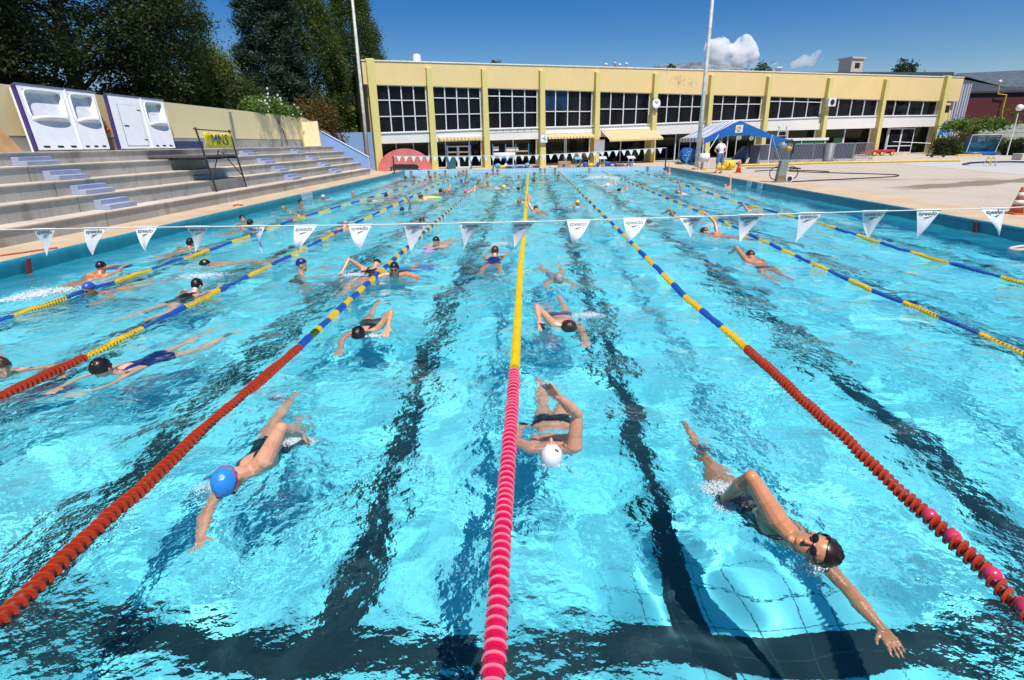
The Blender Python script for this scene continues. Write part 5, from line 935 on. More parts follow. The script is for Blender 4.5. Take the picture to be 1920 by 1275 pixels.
for _x, _z, _lab in ((XL-.6, 1.62, 'dark post holding the left end of the near pennant line'), (XR+.6, 1.85, 'dark post holding the right end of the near pennant line')):
    _t = thing('pennant_post', _lab, 'post', (_x, 6.0, DZ), 'pennant posts'); MB().cyl((_x, 6.0, DZ), (_x, 6.0, _z+.05), .03, n=8).build('post', MTu, _t); MB().lathe((_x, 6.0, DZ), [(.12, 0), (.1, .04), (.04, .06)], 12).build('foot', MTu, _t)
MB().tube(RP, .006, 6).build('cord', MRop, nl, True)
cx = [-22, 83, 178, 274, 370, 476, 573, 675, 778, 884, 982, 1085, 1191, 1296, 1408, 1520, 1640, 1742, 1862]
for k, x in enumerate(cx):
    yl = float(np.interp(x, [a for a, _ in rp], [c for _, c in rp])); P = atY(x, yl, 6.0); w = .125; H = .31; g = np.random.default_rng(50+k)
    sw, tw, bend = g.normal(-.01, .025), g.normal(0, .75), g.uniform(-.35, .7)
    if k in (11, 12): bend = .85
    if k == 3: bend = .5
    def fr(a, b_, c=0., P=P, sw=sw, tw=tw, bend=bend):   # a -1..1 across, b 0..1 down
        wv = w*a*(1-b_); y = 6.0+math.sin(tw*b_)*wv*.9-bend*.16*math.sin(b_*2.4)+.012*math.sin(a*3+k)*(b_*(1-b_)*4); return (P[0]+wv*math.cos(tw*b_)+sw*b_*3, y-c, P[2]-.002-b_*H*(1-.22*abs(bend)*b_))
    V = []; F = []; nb, na = 11, 7
    for j in range(nb):
        for i in range(na): V.append(fr(-1+2*i/(na-1), min(.995, j/(nb-1))))
    F = [(j*na+i, j*na+i+1, (j+1)*na+i+1, (j+1)*na+i) for j in range(nb-1) for i in range(na-1)]
    o = obj('pennant', V, F, MPn, nl, True)
    MB().tube([fr(-1.05, -.01), fr(0, -.012), fr(1.05, -.01)], .010, 6).build('hem', MRop, o)
    def lf(x_, z_, c): b_ = -z_/H; wv = max(.02, (1-b_)); return fr(x_/w/wv, b_, .004+c)
    textmesh('lettering', 'speedo', .058, lambda a, b_, c: lf(a, -.032+b_, c), MLo, o, .0008, 1.1)
    em = [(-.045, -.088), (-.005, -.068), (.052, -.062), (.0, -.082), (-.005, -.079)]; em = [(-.05, -.092), (-.012, -.070), (.052, -.060), (.012, -.078), (-.012, -.098), (.0, -.082)]
    em = [(-.045, -.074), (.055, -.058), (.004, -.078), (-.038, -.102), (-.006, -.074)]
    V = [lf(a, z, .0005) for a, z in em]; obj('emblem', V+[(v[0], v[1]+.0006, v[2]) for v in V], [(0, 4, 1), (4, 2, 1), (4, 3, 2), (5, 6, 9), (9, 6, 7), (9, 7, 8)], MLo, o)
fl_ = thing('pennant_line', 'line of small white pennants strung across the far end of the pool', 'pennant line', (0, 42.8, 1.5), 'backstroke pennant lines')
rp2 = [(737, 293), (860, 293), (1000, 291), (1100, 286), (1180, 281), (1250, 277)]; RP = np.array([atY(a, c, 42.8) for a, c in rp2]); MB().tube(RP, .02, 5).build('cord', MRop, fl_)
for k, x in enumerate(np.arange(748, 1240, 13.6)):
    P = atY(x, float(np.interp(x, [a for a, _ in rp2], [c for _, c in rp2])), 42.8); w = .17; V = [(P[0]-w, 42.8, P[2]), (P[0]+w, 42.8, P[2]), (P[0]+rng.normal(0, .03), 42.8-rng.uniform(0, .1), P[2]-.40)]
    o = obj('pennant', V+[(a, c+.01, z) for a, c, z in V], [(0, 2, 1), (3, 4, 5)], MPn, fl_); 
for (px, pt, pb, lab) in ((737, 293, 326, 'dark pennant post on the left pool edge before the red arch'), (1250, 277, 309, 'dark pennant post at the far right pool corner')):
    P, Q = atY(px, pt, 42.8), atY(px, pb, 42.8); t = thing('pennant_post', lab, 'post', (P[0], 42.8, DZ), 'pennant posts'); MB().cyl((P[0], 42.8, DZ), (P[0], 42.8, P[2]+.03), .05, n=8).build('post', MTu, t); MB().lathe((P[0], 42.8, DZ), [(.18, 0), (.16, .05), (.06, .08)], 12).build('foot', MTu, t)
# ---------------------------------------------------------------- people
def cone_mesh(p0, r0, p1, r1, nu=12, nv=8):
    V, F = sph(nu, nv); d = np.array(p1, float)-np.array(p0, float); L = np.linalg.norm(d); d = d/(L+1e-9)
    up = np.array([0, 0, 1.]) if abs(d[2]) < .9 else np.array([1., 0, 0]); a = np.cross(up, d); a /= np.linalg.norm(a); b_ = np.cross(d, a)
    W_ = V[:, :1]*a+V[:, 1:2]*b_+V[:, 2:]*d; top = V[:, 2] >= 1e-6
    return np.where(top[:, None], np.array(p1)+W_*r1, np.array(p0)+W_*r0), F
def remesh(mb, vox, sm, name='tmp'):
    me = bpy.data.meshes.new(name); me.from_pydata(np.vstack(mb.v).tolist(), [], mb.f); o = bpy.data.objects.new(name, me); S.collection.objects.link(o)
    r_ = o.modifiers.new('r', 'REMESH'); r_.mode = 'VOXEL'; r_.voxel_size = vox; s_ = o.modifiers.new('s', 'SMOOTH'); s_.factor = .5; s_.iterations = sm
    dg = bpy.context.evaluated_depsgraph_get(); ev = o.evaluated_get(dg); m2 = bpy.data.meshes.new_from_object(ev); V = np.array([v.co[:] for v in m2.vertices]); F = [tuple(p.vertices) for p in m2.polygons]
    bpy.data.objects.remove(o); bpy.data.meshes.remove(me); bpy.data.meshes.remove(m2); return V, F
def unit(v): v = np.array(v, float); return v/np.linalg.norm(v)
class Fig: pass
def figure(J, vox=.014, fingers=False, female=False, k=1.0, smooth=4, bulk=1.0):
    """J: hc head centre, F face, U crown, S shoulder middle, P pelvis, d back direction, sh/el/wr/tip/hip/kn/an/toe pairs (right, left)"""
    mb = MB(); c = np.array(J['hc'], float); U = unit(J['U']); F_ = np.array(J['F'], float); F_ = unit(F_-U*(F_@U)); Rt = np.cross(F_, U); q = k
    mb.ell(c+U*.02*q, [Rt*.073*q, F_*.092*q, U*.09*q], 20, 14); mb.ell(c+F_*.018*q-U*.048*q, [Rt*.058*q, F_*.070*q, U*.076*q], 18, 12)
    add = lambda a, ra, b_, rb, nu=12: mb.add(*cone_mesh(a, ra, b_, rb, nu))
    add(c+F_*.084*q-U*.0, .009*q, c+F_*.106*q-U*.032*q, .014*q, 8)
    for s_ in (1, -1): mb.ell(c+Rt*s_*.073*q-U*.012*q-F_*.01, [Rt*.012*q, F_*.02*q, U*.032*q], 8, 6)
    mb.ell(c+F_*.080*q-U*.062*q, [Rt*.026*q, F_*.011*q, U*.007*q], 8, 6); mb.ell(c+F_*.080*q-U*.075*q, [Rt*.022*q, F_*.011*q, U*.008*q], 8, 6); mb.ell(c+F_*.070*q-U*.108*q, [Rt*.022*q, F_*.02*q, U*.02*q], 8, 6); mb.ell(c+F_*.078*q+U*.02*q, [Rt*.05*q, F_*.012*q, U*.010*q], 10, 6)
    Sm, Pv = np.array(J['S'], float), np.array(J['P'], float); a = unit(Sm-Pv); d = np.array(J['d'], float); d = unit(d-a*(d@a)); r_ = np.cross(a, d); L = np.linalg.norm(Sm-Pv); B_ = bulk
    nb = Sm+a*.035
    add(c-U*.07*q-F_*.012*q, .052*q*B_, nb, .058*q*B_)
    cw = .150 if female else .172
    mb.ell(Sm-a*.15, [r_*cw*B_, a*.20, d*.105*B_], 20, 14); mb.ell(Sm-a*L*.52, [r_*(.122 if female else .142)*B_, a*.19, d*.092*B_], 18, 12); mb.ell(Pv+a*.03, [r_*(.172 if female else .160)*B_, a*.15, d*.110*B_], 18, 12)
    for s_ in (1, -1): mb.ell(Pv+r_*s_*.075-a*.03+d*.045, [r_*.08, a*.095, d*.075], 12, 8)
    if female:
        for s_ in (1, -1): mb.ell(Sm-a*.18+r_*s_*.068-d*.052, [r_*.058, a*.06, d*.058], 12, 8)
    for i in (0, 1):
        sh, el, wr, tip = [np.array(J[n][i], float) for n in ('sh', 'el', 'wr', 'tip')]; hip, kn, an, toe = [np.array(J[n][i], float) for n in ('hip', 'kn', 'an', 'toe')]; g = (.88 if female else 1.)*J.get('ak', 1.)
        add(nb-a*.02, .055*B_, sh, .060*g*B_); add(sh, .060*g*B_, sh*.55+el*.45, .050*g*B_); add(sh*.55+el*.45, .050*g*B_, el, .038*g*B_); add(el, .038*g*B_, el*.65+wr*.35, .042*g*B_); add(el*.65+wr*.35, .042*g*B_, wr, .026*g)
        add(sh, .058*g*B_, Sm-a*.2+(sh-Sm)*.7, .06*g*B_)
        h = tip-wr; hl = np.linalg.norm(h); h = h/hl; f_ = unit(wr-el); nrm = np.cross(f_, J.get('side', (r_, r_))[i] if 'side' in J else r_)
        nrm = J['palm'][i] if 'palm' in J else (nrm if np.linalg.norm(nrm) > .2 else d); nrm = unit(np.array(nrm)-h*(np.array(nrm)@h)); sd = unit(np.cross(h, nrm)); tsg = J.get('thumb', (1, 1))[i]
        if fingers:
            for o_ in (-.03, -.01, .01, .03): add(wr+sd*o_*.55, .017, wr+h*.088+sd*o_*1.05, .0135, 10)
            for o_, ln in ((-.033, .062), (-.0115, .078), (.0105, .083), (.0325, .073)):
                k0 = wr+h*.088+sd*o_; k1 = k0+(h*.985+sd*o_*2.6)*ln*.55-nrm*.004; k2 = k1+(h*.96+sd*o_*2.0-nrm*.22)*ln*.48; add(k0, .0098, k1, .0090, 10); add(k1, .0088, k2, .0072, 10)
            t0 = wr+h*.028+sd*.026*tsg; t1 = t0+(h*.62+sd*.72*tsg)*.046-nrm*.006; t2 = t1+(h*.86+sd*.42*tsg-nrm*.1)*.036; add(t0, .0155, t1, .0115, 10); add(t1, .011, t2, .0088, 10)
        else:
            mb.ell(wr+h*.055, [h*.065, sd*.042, nrm*.018], 10, 8)
            for o_, ln in ((-.03, .07), (-.01, .082), (.01, .085), (.03, .075)): add(wr+h*.09+sd*o_, .013, wr+h*(.09+ln)+sd*o_*1.5-nrm*.01, .010, 8)
            add(wr+h*.02+sd*.03*tsg, .015, wr+h*.075+sd*.065*tsg, .011, 8)
        add(Pv+(hip-Pv)*.8, .092*B_, hip*.5+kn*.5, .076*B_); add(hip*.5+kn*.5, .076*B_, kn, .054*B_); add(kn, .054, kn*.66+an*.34, .056); add(kn*.66+an*.34, .056, an, .034)
        ft = unit(toe-an); add(an, .036, an+ft*.10, .036); add(an+ft*.08, .036, toe, .022); add(an, .034, an-unit(kn-an)*.03-ft*.03, .032)
    G = Fig(); G.J = J; G.V, G.F = remesh(mb, vox, smooth); G.c, G.U, G.Fc, G.R, G.a, G.d, G.r, G.S, G.P, G.L, G.k = c, U, F_, Rt, a, d, r_, Sm, Pv, L, q
    G.cen = np.array([G.V[list(f)].mean(0) for f in G.F]); return G
def segd(P_, a, b_): ab = b_-a; t = np.clip(((P_-a)@ab)/(ab@ab), 0, 1); return np.linalg.norm(P_-(a+t[:, None]*ab), axis=1), t
def region(G):
    """per face: spine coordinate u (0 pelvis .. 1 shoulders), lateral v, dorsal w, on-arm and on-leg distance"""
    C_ = G.cen-G.P; u = C_@G.a/G.L; v = C_@G.r; w = C_@G.d; J = G.J; arm = np.zeros(len(C_)); leg = np.zeros(len(C_))+9; legt = np.zeros(len(C_)); armt = np.zeros(len(C_))-1
    for i in (0, 1):
        sh, el, wr = [np.array(J[n][i], float) for n in ('sh', 'el', 'wr')]; hip, kn, an = [np.array(J[n][i], float) for n in ('hip', 'kn', 'an')]
        dd, t = segd(G.cen, sh+unit(el-sh)*.06, el); on = (dd < .062); arm[on] = 1; armt[on] = t[on]; dd, t = segd(G.cen, el, wr); on = dd < .06; arm[on] = 1; armt[on] = 1+t[on]
        dd, t = segd(G.cen, hip, kn); leg = np.minimum(leg, dd); up = (dd < .12) & (u < .05); legt[up] = np.maximum(legt[up], t[up]); dd, t = segd(G.cen, kn, an); up = (dd < .09) & (u < -.2); legt[up] = np.maximum(legt[up], 1+t[up])
    return u, v, w, arm, legt, armt
def shell(G, mask, off, name, m, par, o0, smooth=True, pattern=None):
    idx = np.nonzero(mask)[0]
    if len(idx) < 4: return None
    vs = {}; N = np.zeros_like(G.V)
    for i in idx:
        f = G.F[i]; p = G.V[list(f)]; n = np.cross(p[1]-p[0], p[2]-p[0])
        for q in f: N[q] += n
    F = []; V = []
    for i in idx:
        g = []
        for q in G.F[i]:
            if q not in vs: vs[q] = len(V); n = N[q]/(np.linalg.norm(N[q])+1e-12); V.append(G.V[q]+n*off)
            g.append(vs[q])
        F.append(tuple(g))
    V = np.array(V); me = bpy.data.meshes.new(name); me.from_pydata((V-o0).tolist(), [], F); me.polygons.foreach_set('use_smooth', np.ones(len(F), bool)); me.materials.append(m); o = bpy.data.objects.new(name, me); S.collection.objects.link(o); o.parent = par; RECEIVERS.append(o); return o
def suit_mask(G, kind):
    u, v, w, arm, legt, armt = region(G)
    if kind == 'brief': return (u < .16) & (u > -.25) & (legt < .10) & (arm == 0)
    if kind == 'jammer': return (u < .18) & (legt < .62) & (arm == 0) & ((u > -.25) | (legt > 0))
    if kind == 'onepiece':
        neck = np.where(w > 0, .86-1.6*np.abs(v), .80-.6*np.abs(v)); strap = (np.abs(np.abs(v)-.075) < .02) & (u < 1.04) & (u > .5)
        return (u > -.26) & (legt < .05) & (arm == 0) & ((u < np.minimum(neck, .74)) | strap) & (np.linalg.norm(G.cen-G.c, axis=1) > .15)
    if kind == 'bikini_top': return (u > .52) & (u < .70) & (arm == 0) & (np.abs(v) < .16)
    if kind == 'shirt': return (u > -.02) & (u < 1.12) & ((arm == 0) | (armt < .55)) & (np.linalg.norm(G.cen-G.c, axis=1) > .17*G.k)
    if kind == 'full': return (u > -.25) & (u < 1.05) & (legt < .5) & (armt < .5) & (np.linalg.norm(G.cen-G.c, axis=1) > .16)
def cap_geo(G, grow=1., hair=False, seed=0, long=0.):
    V, F = sph(30, 22); q = G.k; g = np.random.default_rng(seed); P = V*np.array([.080, .1, .098])*q*grow; keep = []
    if hair: P = P*(1+.035*np.sin(V[:, :1]*23+V[:, 1:2]*17)+.03*g.normal(0, 1, (len(V), 1)))*1.03
    pu, pf = P[:, 2], P[:, 1]
    lim = (.42*pf-.012*q) if not hair else (.75*pf-.03*q-long)
    ok = pu > lim
    F2 = [f for f in F if all(ok[i] for i in f)]; W_ = G.c+G.U*.022*q+P[:, :1]*G.R+P[:, 1:2]*G.Fc+P[:, 2:]*G.U; used = sorted({i for f in F2 for i in f}); mp = {o: n for n, o in enumerate(used)}
    return W_[used], [tuple(mp[i] for i in f) for f in F2]
def goggle_geo(G, strap=True):
    q = G.k; lens = MB(); st_ = MB()
    for s_ in (1, -1): lens.ell(G.c+G.Fc*.087*q+G.R*.031*s_*q+G.U*.003*q, [G.R*.025*q, G.Fc*.014*q, G.U*.017*q], 12, 8)
    lens.add(*cone_mesh(G.c+G.Fc*.096*q-G.R*.01*q, .005, G.c+G.Fc*.096*q+G.R*.01*q, .005, 8))
    pts = [G.c+G.U*(.003+.03*(1-math.cos(w))*.5)*q+G.R*math.sin(w)*.083*q+G.Fc*math.cos(w)*.1*q for w in np.linspace(.35, 2*math.pi-.35, 26)]; st_.tube(pts, .0055, 5); return lens, st_
SKIN = {k: mat('skin_'+k, c, .32, .16, 9, bump=.12) for k, c in (('fair', (.70, .34, .21)), ('tan', (.60, .25, .12)), ('pale', (.74, .44, .32)), ('brown', (.34, .16, .09)))}
def cm(n, c, r=.3): return mat('cloth_'+n, c, r, .10, 7, bump=.25)
CM = {n: cm(n, c) for n, c in dict(black=(.012, .012, .015), navy=(.01, .03, .16), blue=(.02, .17, .55), royal=(.015, .09, .42), white=(.82, .82, .82), yellow=(.80, .68, .05), red=(.5, .03, .03), pink=(.75, .16, .25), cyan=(.15, .60, .72), grey=(.30, .31, .34), orange=(.75, .22, .04), teal=(.03, .22, .26), lilac=(.45, .35, .6)).items()}
for _m in SKIN.values(): _b = _m.node_tree.nodes['Principled BSDF']; _b.inputs['Coat Weight'].default_value = .6; _b.inputs['Coat Roughness'].default_value = .12; _b.inputs['Coat IOR'].default_value = 1.35
HM = {n: mat('hair_'+n, c, .35, .3, 30) for n, c in dict(black=(.012, .009, .008), brown=(.05, .025, .014), fair=(.30, .19, .08), grey=(.30, .28, .26), auburn=(.07, .025, .012), dark=(.022, .010, .007)).items()}
MGg = mat('goggle_lens', (.01, .01, .02), .05, .05)
WAKES = []
def dress(G, body, o0, cap=None, hair=None, suit=None, goggles=None, long=0., seed=0):
    parts = []
    def child(name, V, F, m, smooth=True):
        me = bpy.data.meshes.new(name); me.from_pydata((np.array(V)-o0).tolist(), [], F); me.materials.append(m)
        if smooth: me.polygons.foreach_set('use_smooth', np.ones(len(F), bool))
        o = bpy.data.objects.new(name, me); S.collection.objects.link(o); o.parent = body; RECEIVERS.append(o); return o
    if cap:
        o = child('swim_cap', *cap_geo(G), CM[cap]); o.modifiers.new('t', 'SOLIDIFY').thickness = .003
    if hair: child('hair', *cap_geo(G, hair=True, seed=seed, long=long), HM[hair])
    if goggles: l_, s_ = goggle_geo(G); o = child('goggles', np.vstack(l_.v), l_.f, MGg); st_ = child('goggle_strap', np.vstack(s_.v), s_.f, CM[goggles]); 
    for sk, col in (suit or []): shell(G, suit_mask(G, sk), .004 if sk not in ('shirt', 'shorts') else .02, {'brief': 'swim_briefs', 'jammer': 'swim_shorts', 'onepiece': 'swimsuit', 'bikini_top': 'bikini_top', 'shirt': 'shirt', 'full': 'swim_suit'}[sk], CM[col], body, o0)
def bodyobj(G, skin, o0, name='person'):
    me = bpy.data.meshes.new(name); me.from_pydata((G.V-o0).tolist(), [], G.F); me.polygons.foreach_set('use_smooth', np.ones(len(G.F), bool)); me.materials.append(SKIN[skin]); o = bpy.data.objects.new(name, me); S.collection.objects.link(o); o.location = o0; RECEIVERS.append(o); return o
V3_ = lambda *a: np.array(a, float)
def mirror(p): return (p[1]*(-1, 1, 1), p[0]*(-1, 1, 1))
def pose(kind):
    J = dict(d=V3_(0, 0, 1))
    def pr(a): a = V3_(*a); return [a, a*(-1, 1, 1)]
    if kind.startswith('crawl') or kind == 'float':
        J.update(hc=V3_(0, 0, .035), F=V3_(0, .45, -.9), U=V3_(0, .9, .43), S=V3_(0, -.22, -.055), P=V3_(0, -.74, -.15), sh=[V3_(.17, -.2, -.07), V3_(-.17, -.25, -.0)], el=[V3_(.2, .08, -.10), V3_(-.37, -.24, .24)], wr=[V3_(.16, .33, -.13), V3_(-.36, -.0, .12)], tip=[V3_(.15, .52, -.15), V3_(-.34, .17, .03)],
                 hip=pr((.09, -.78, -.11)), kn=[V3_(.11, -1.17, -.22), V3_(-.11, -1.15, -.30)], an=[V3_(.10, -1.56, -.14), V3_(-.09, -1.52, -.42)], toe=[V3_(.09, -1.73, -.12), V3_(-.08, -1.70, -.46)])
        if 'side' in kind: J['F'] = V3_(-.93, .1, .15)
        if 'early' in kind: J['el'][1] = V3_(-.36, -.42, .22); J['wr'][1] = V3_(-.42, -.62, .03); J['tip'][1] = V3_(-.44, -.76, -.09)
        if 'high' in kind: J['el'][1] = V3_(-.28, -.1, .26); J['wr'][1] = V3_(-.26, .1, .42); J['tip'][1] = V3_(-.24, .22, .5)
        if kind == 'float': J['el'][1] = V3_(-.2, .08, -.10); J['wr'][1] = V3_(-.16, .33, -.1); J['tip'][1] = V3_(-.13, .5, -.1); J['sh'][1] = V3_(-.17, -.2, -.06)
    if kind == 'back':
        J.update(d=V3_(0, 0, -1), hc=V3_(0, 0, .03), F=V3_(0, -.25, .97), U=V3_(0, .97, .25), S=V3_(0, -.22, -.06), P=V3_(0, -.74, -.13), sh=[V3_(.17, -.2, -.0), V3_(-.17, -.23, -.08)], el=[V3_(.19, -.16, .29), V3_(-.3, -.45, -.15)], wr=[V3_(.17, -.06, .53), V3_(-.28, -.68, -.2)], tip=[V3_(.15, .0, .71), V3_(-.25, -.84, -.2)],
                 hip=pr((.09, -.78, -.15)), kn=[V3_(.1, -1.18, -.1), V3_(-.1, -1.16, -.18)], an=[V3_(.09, -1.56, -.28), V3_(-.09, -1.55, -.15)], toe=[V3_(.08, -1.74, -.3), V3_(-.08, -1.73, -.1)])
    if kind in ('breast', 'kick', 'breastflat'):
        J.update(hc=V3_(0, 0, .095), F=V3_(0, .97, -.25), U=V3_(0, .25, .97), S=V3_(0, -.13, -.075), P=V3_(0, -.60, -.26), sh=pr((.18, -.12, -.045)), el=pr((.40, -.02, -.09)), wr=pr((.42, .22, -.13)), tip=pr((.34, .38, -.14)), hip=pr((.09, -.64, -.28)), kn=pr((.2, -.98, -.36)), an=pr((.22, -1.34, -.30)), toe=pr((.3, -1.47, -.28)))
        if kind == 'kick': J.update(el=pr((.2, .12, -.03)), wr=pr((.14, .36, .03)), tip=pr((.11, .52, .035)), kn=pr((.1, -1.0, -.3)), an=pr((.09, -1.4, -.25)), toe=pr((.08, -1.57, -.2)))
        if kind == 'breastflat': J.update(hc=V3_(0, 0, .075), F=V3_(0, .8, -.6), U=V3_(0, .6, .8), P=V3_(0, -.66, -.12), S=V3_(0, -.15, -.06), hip=pr((.09, -.7, -.13)), kn=pr((.18, -1.08, -.2)), an=pr((.16, -1.45, -.15)), toe=pr((.22, -1.6, -.12)), el=pr((.25, .1, -.07)), wr=pr((.20, .34, -.09)), tip=pr((.1, .5, -.08)))
    if kind == 'tread':
        J.update(d=V3_(0, -1, 0), hc=V3_(0, 0, .125), F=V3_(0, 1, -.08), U=V3_(0, .05, 1), S=V3_(0, -.03, -.11), P=V3_(0, -.10, -.62), sh=pr((.18, -.03, -.09)), el=pr((.36, .12, -.13)), wr=pr((.38, .36, -.10)), tip=pr((.36, .53, -.08)), hip=pr((.09, -.1, -.66)), kn=pr((.13, .12, -1.0)), an=pr((.1, -.12, -1.36)), toe=pr((.12, -.02, -1.52)))
    return J
def mirrorJ(J):
    K = {}
    for n, v in J.items(): K[n] = ([v[1]*(-1, 1, 1), v[0]*(-1, 1, 1)] if isinstance(v, list) else v*(-1, 1, 1))
    return K
_fig = {}
def getfig(kind, mir, female, lod):
    key = (kind, mir, female, lod)
    if key not in _fig: J = pose(kind); J = mirrorJ(J) if mir else J; _fig[key] = figure(J, vox=(.010, .014, .020)[lod], female=female, smooth=(4, 3, 2)[lod])
    return _fig[key]
_child = {}
def swimmer(px, py, feet, kind, label, skin='fair', cap=None, hair=None, suit=None, goggles=None, mir=False, female=False, lod=1, sc=1.0, z=0., long=0., group=None, board=None, tilt=0.):
    P = atz(px, py, .1); P[2] = 0
    if isinstance(feet, tuple): Q = atz(feet[0], feet[1], 0); ang = math.atan2(P[0]-Q[0], P[1]-Q[1])
    else: ang = R(feet)
    G = getfig(kind, mir, female, lod); key = (kind, mir, female, lod, cap, hair, tuple(suit or []), goggles, skin, long)
    if key not in _child:
        before = set(bpy.data.objects); b_ = bodyobj(G, skin, np.zeros(3)); dress(G, b_, np.zeros(3), cap, hair, suit, goggles, long, seed=len(_child)); _child[key] = b_; b0 = b_
        first = True
    else:
        b0 = _child[key].copy(); S.collection.objects.link(b0); RECEIVERS.append(b0)
        for ch in _child[key].children: c = ch.copy(); S.collection.objects.link(c); c.parent = b0; RECEIVERS.append(c)
    b0.location = (P[0], P[1], z); b0.rotation_euler = (0, tilt, -ang); b0.scale = (sc, sc, sc); tag(b0, label, 'person', group or 'swimmers in the pool')
    r_ = np.linalg.norm(P)
    if r_ < 16 and kind not in ('tread',): WAKES.append((P[0], P[1], .012, .55))
    if board:
        fw = np.array([math.sin(ang), math.cos(ang), 0]); rt = np.array([math.cos(ang), -math.sin(ang), 0]); c = P+fw*.5*sc
        fr_ = lambda a, b_, k_: c+rt*a+fw*b_+np.array([0, 0, k_]); out = [(-.15, -.22), (.15, -.22), (.15, .1), (.11, .2), (0, .25), (-.11, .2), (-.15, .1)]
        tag(bevel(MB().prism(out, .035, lambda a, b_, k_: fr_(a, b_, -.01+k_)).build('kickboard', CM[board[0]]), .006), board[1], 'kickboard')
    return b0
def custom(J, label, skin, vox, female, k=1.0, bulk=1., fingers=True, **dr):
    J = {n: ([V3_(*q) for q in v] if n in ('sh', 'el', 'wr', 'tip', 'hip', 'kn', 'an', 'toe', 'palm') else (v if n in ('thumb', 'ak') else V3_(*v))) for n, v in J.items()}
    G = figure(J, vox=vox, fingers=fingers, female=female, k=k, smooth=3, bulk=bulk); o0 = np.array([G.c[0], G.c[1], 0.]); b_ = bodyobj(G, skin, o0); dress(G, b_, o0, **dr); tag(b_, label, 'person', 'swimmers in the pool'); return b_
CM['sky'] = cm('sky', (.03, .25, .72), .25)
custom(dict(ak=1.25, hc=(1.655, 2.63, .055), U=(.80, -.58, .12), F=(-.5, -.42, .68), S=(1.635, 2.83, -.05), P=(1.56, 3.30, -.30), d=(.6, .08, .75), sh=[(1.52, 2.87, .09), (1.73, 2.77, -.15)], el=[(1.37, 2.94, .33), (1.81, 2.50, -.20)], wr=[(1.30, 3.11, .06), (1.86, 2.26, -.24)], tip=[(1.28, 3.20, -.09), (1.87, 2.06, -.26)],
            palm=[(-.8, -.3, .5), (0, .05, 1)], thumb=(-1, 1), hip=[(1.48, 3.36, -.28), (1.63, 3.36, -.34)], kn=[(1.43, 3.74, -.27), (1.53, 3.74, -.40)], an=[(1.39, 4.11, -.16), (1.45, 4.12, -.34)], toe=[(1.36, 4.32, -.07), (1.43, 4.28, -.36)]),
       'woman swimming front crawl with dark goggles and brown hair, nearest the camera at lower right', 'tan', .0048, True, 1.14, 1.12, hair='dark', suit=[('onepiece', 'black'), ('bikini_top', 'orange')], goggles='black', seed=3)
custom(dict(ak=1.25, hc=(.17, 3.69, .03), U=(0, -.95, .3), F=(0, .12, .95), S=(.19, 3.92, -.115), P=(.21, 4.43, -.20), d=(0, .1, -1), sh=[(.36, 3.88, -.03), (.02, 3.91, -.10)], el=[(.38, 3.88, .28), (-.13, 4.05, -.10)], wr=[(.22, 3.74, .50), (-.08, 4.30, -.17)], tip=[(.10, 3.72, .65), (-.03, 4.47, -.19)],
            palm=[(.1, .75, .45), (0, 0, 1)], thumb=(1, 1), hip=[(.30, 4.48, -.20), (.13, 4.48, -.20)], kn=[(.32, 4.88, -.18), (.14, 4.86, -.30)], an=[(.24, 5.22, -.40), (.12, 5.28, -.28)], toe=[(.22, 5.36, -.40), (.1, 5.44, -.24)]),
       'woman in a white cap swimming backstroke with one arm raised beside the pink rope', 'fair', .0048, True, 1.06, 1.08, cap='white', suit=[('brief', 'black'), ('bikini_top', 'cyan')])
_wc = bpy.data.objects['person.001'] if 'person.001' in bpy.data.objects else None
if _wc:
    _w = MB()
    for _i, (_a, _b) in enumerate(((.025, .02), (.036, .012), (.045, .022))): _c = np.array((.17+_a, 3.69-.045, .03))+np.array((0, -.03, .098+.0*_b))-np.array((0, 0, _a*_a*9)); _w.box(_c-(.004, .012, .004), _c+(.004, .012-_b*.3, .0045))
    _w.build('cap_mark', CM['black'], _wc)
custom(dict(ak=1.25, hc=(-2.16, 3.30, .055), U=(-.12, -.92, .36), F=(.1, -.36, -.92), S=(-2.12, 3.53, -.02), P=(-2.20, 4.03, -.21), d=(-.35, 0, .9), sh=[(-2.27, 3.46, -.12), (-1.99, 3.54, .08)], el=[(-2.26, 3.18, -.18), (-1.87, 3.62, .30)], wr=[(-2.18, 2.93, -.21), (-1.84, 3.84, .13)], tip=[(-2.10, 2.75, -.23), (-1.82, 3.99, .0)],
            palm=[(0, 0, 1), (.6, 0, .7)], thumb=(-1, 1), hip=[(-2.28, 4.09, -.20), (-2.12, 4.09, -.22)], kn=[(-2.34, 4.48, -.16), (-2.18, 4.45, -.34)], an=[(-2.36, 4.82, -.16), (-2.2, 4.72, -.46)], toe=[(-2.34, 4.97, -.12), (-2.18, 4.82, -.56)]),
       'swimmer in a bright blue cap doing front crawl left of the pink rope', 'fair', .0048, True, 1.12, 1.18, cap='sky', suit=[('onepiece', 'black')], goggles='red')
L3_, L2_, L1_, R1_, R2_ = 'the farthest left rope', 'the second rope from the left', 'the left red rope', 'the right red rope', 'the second rope from the right'
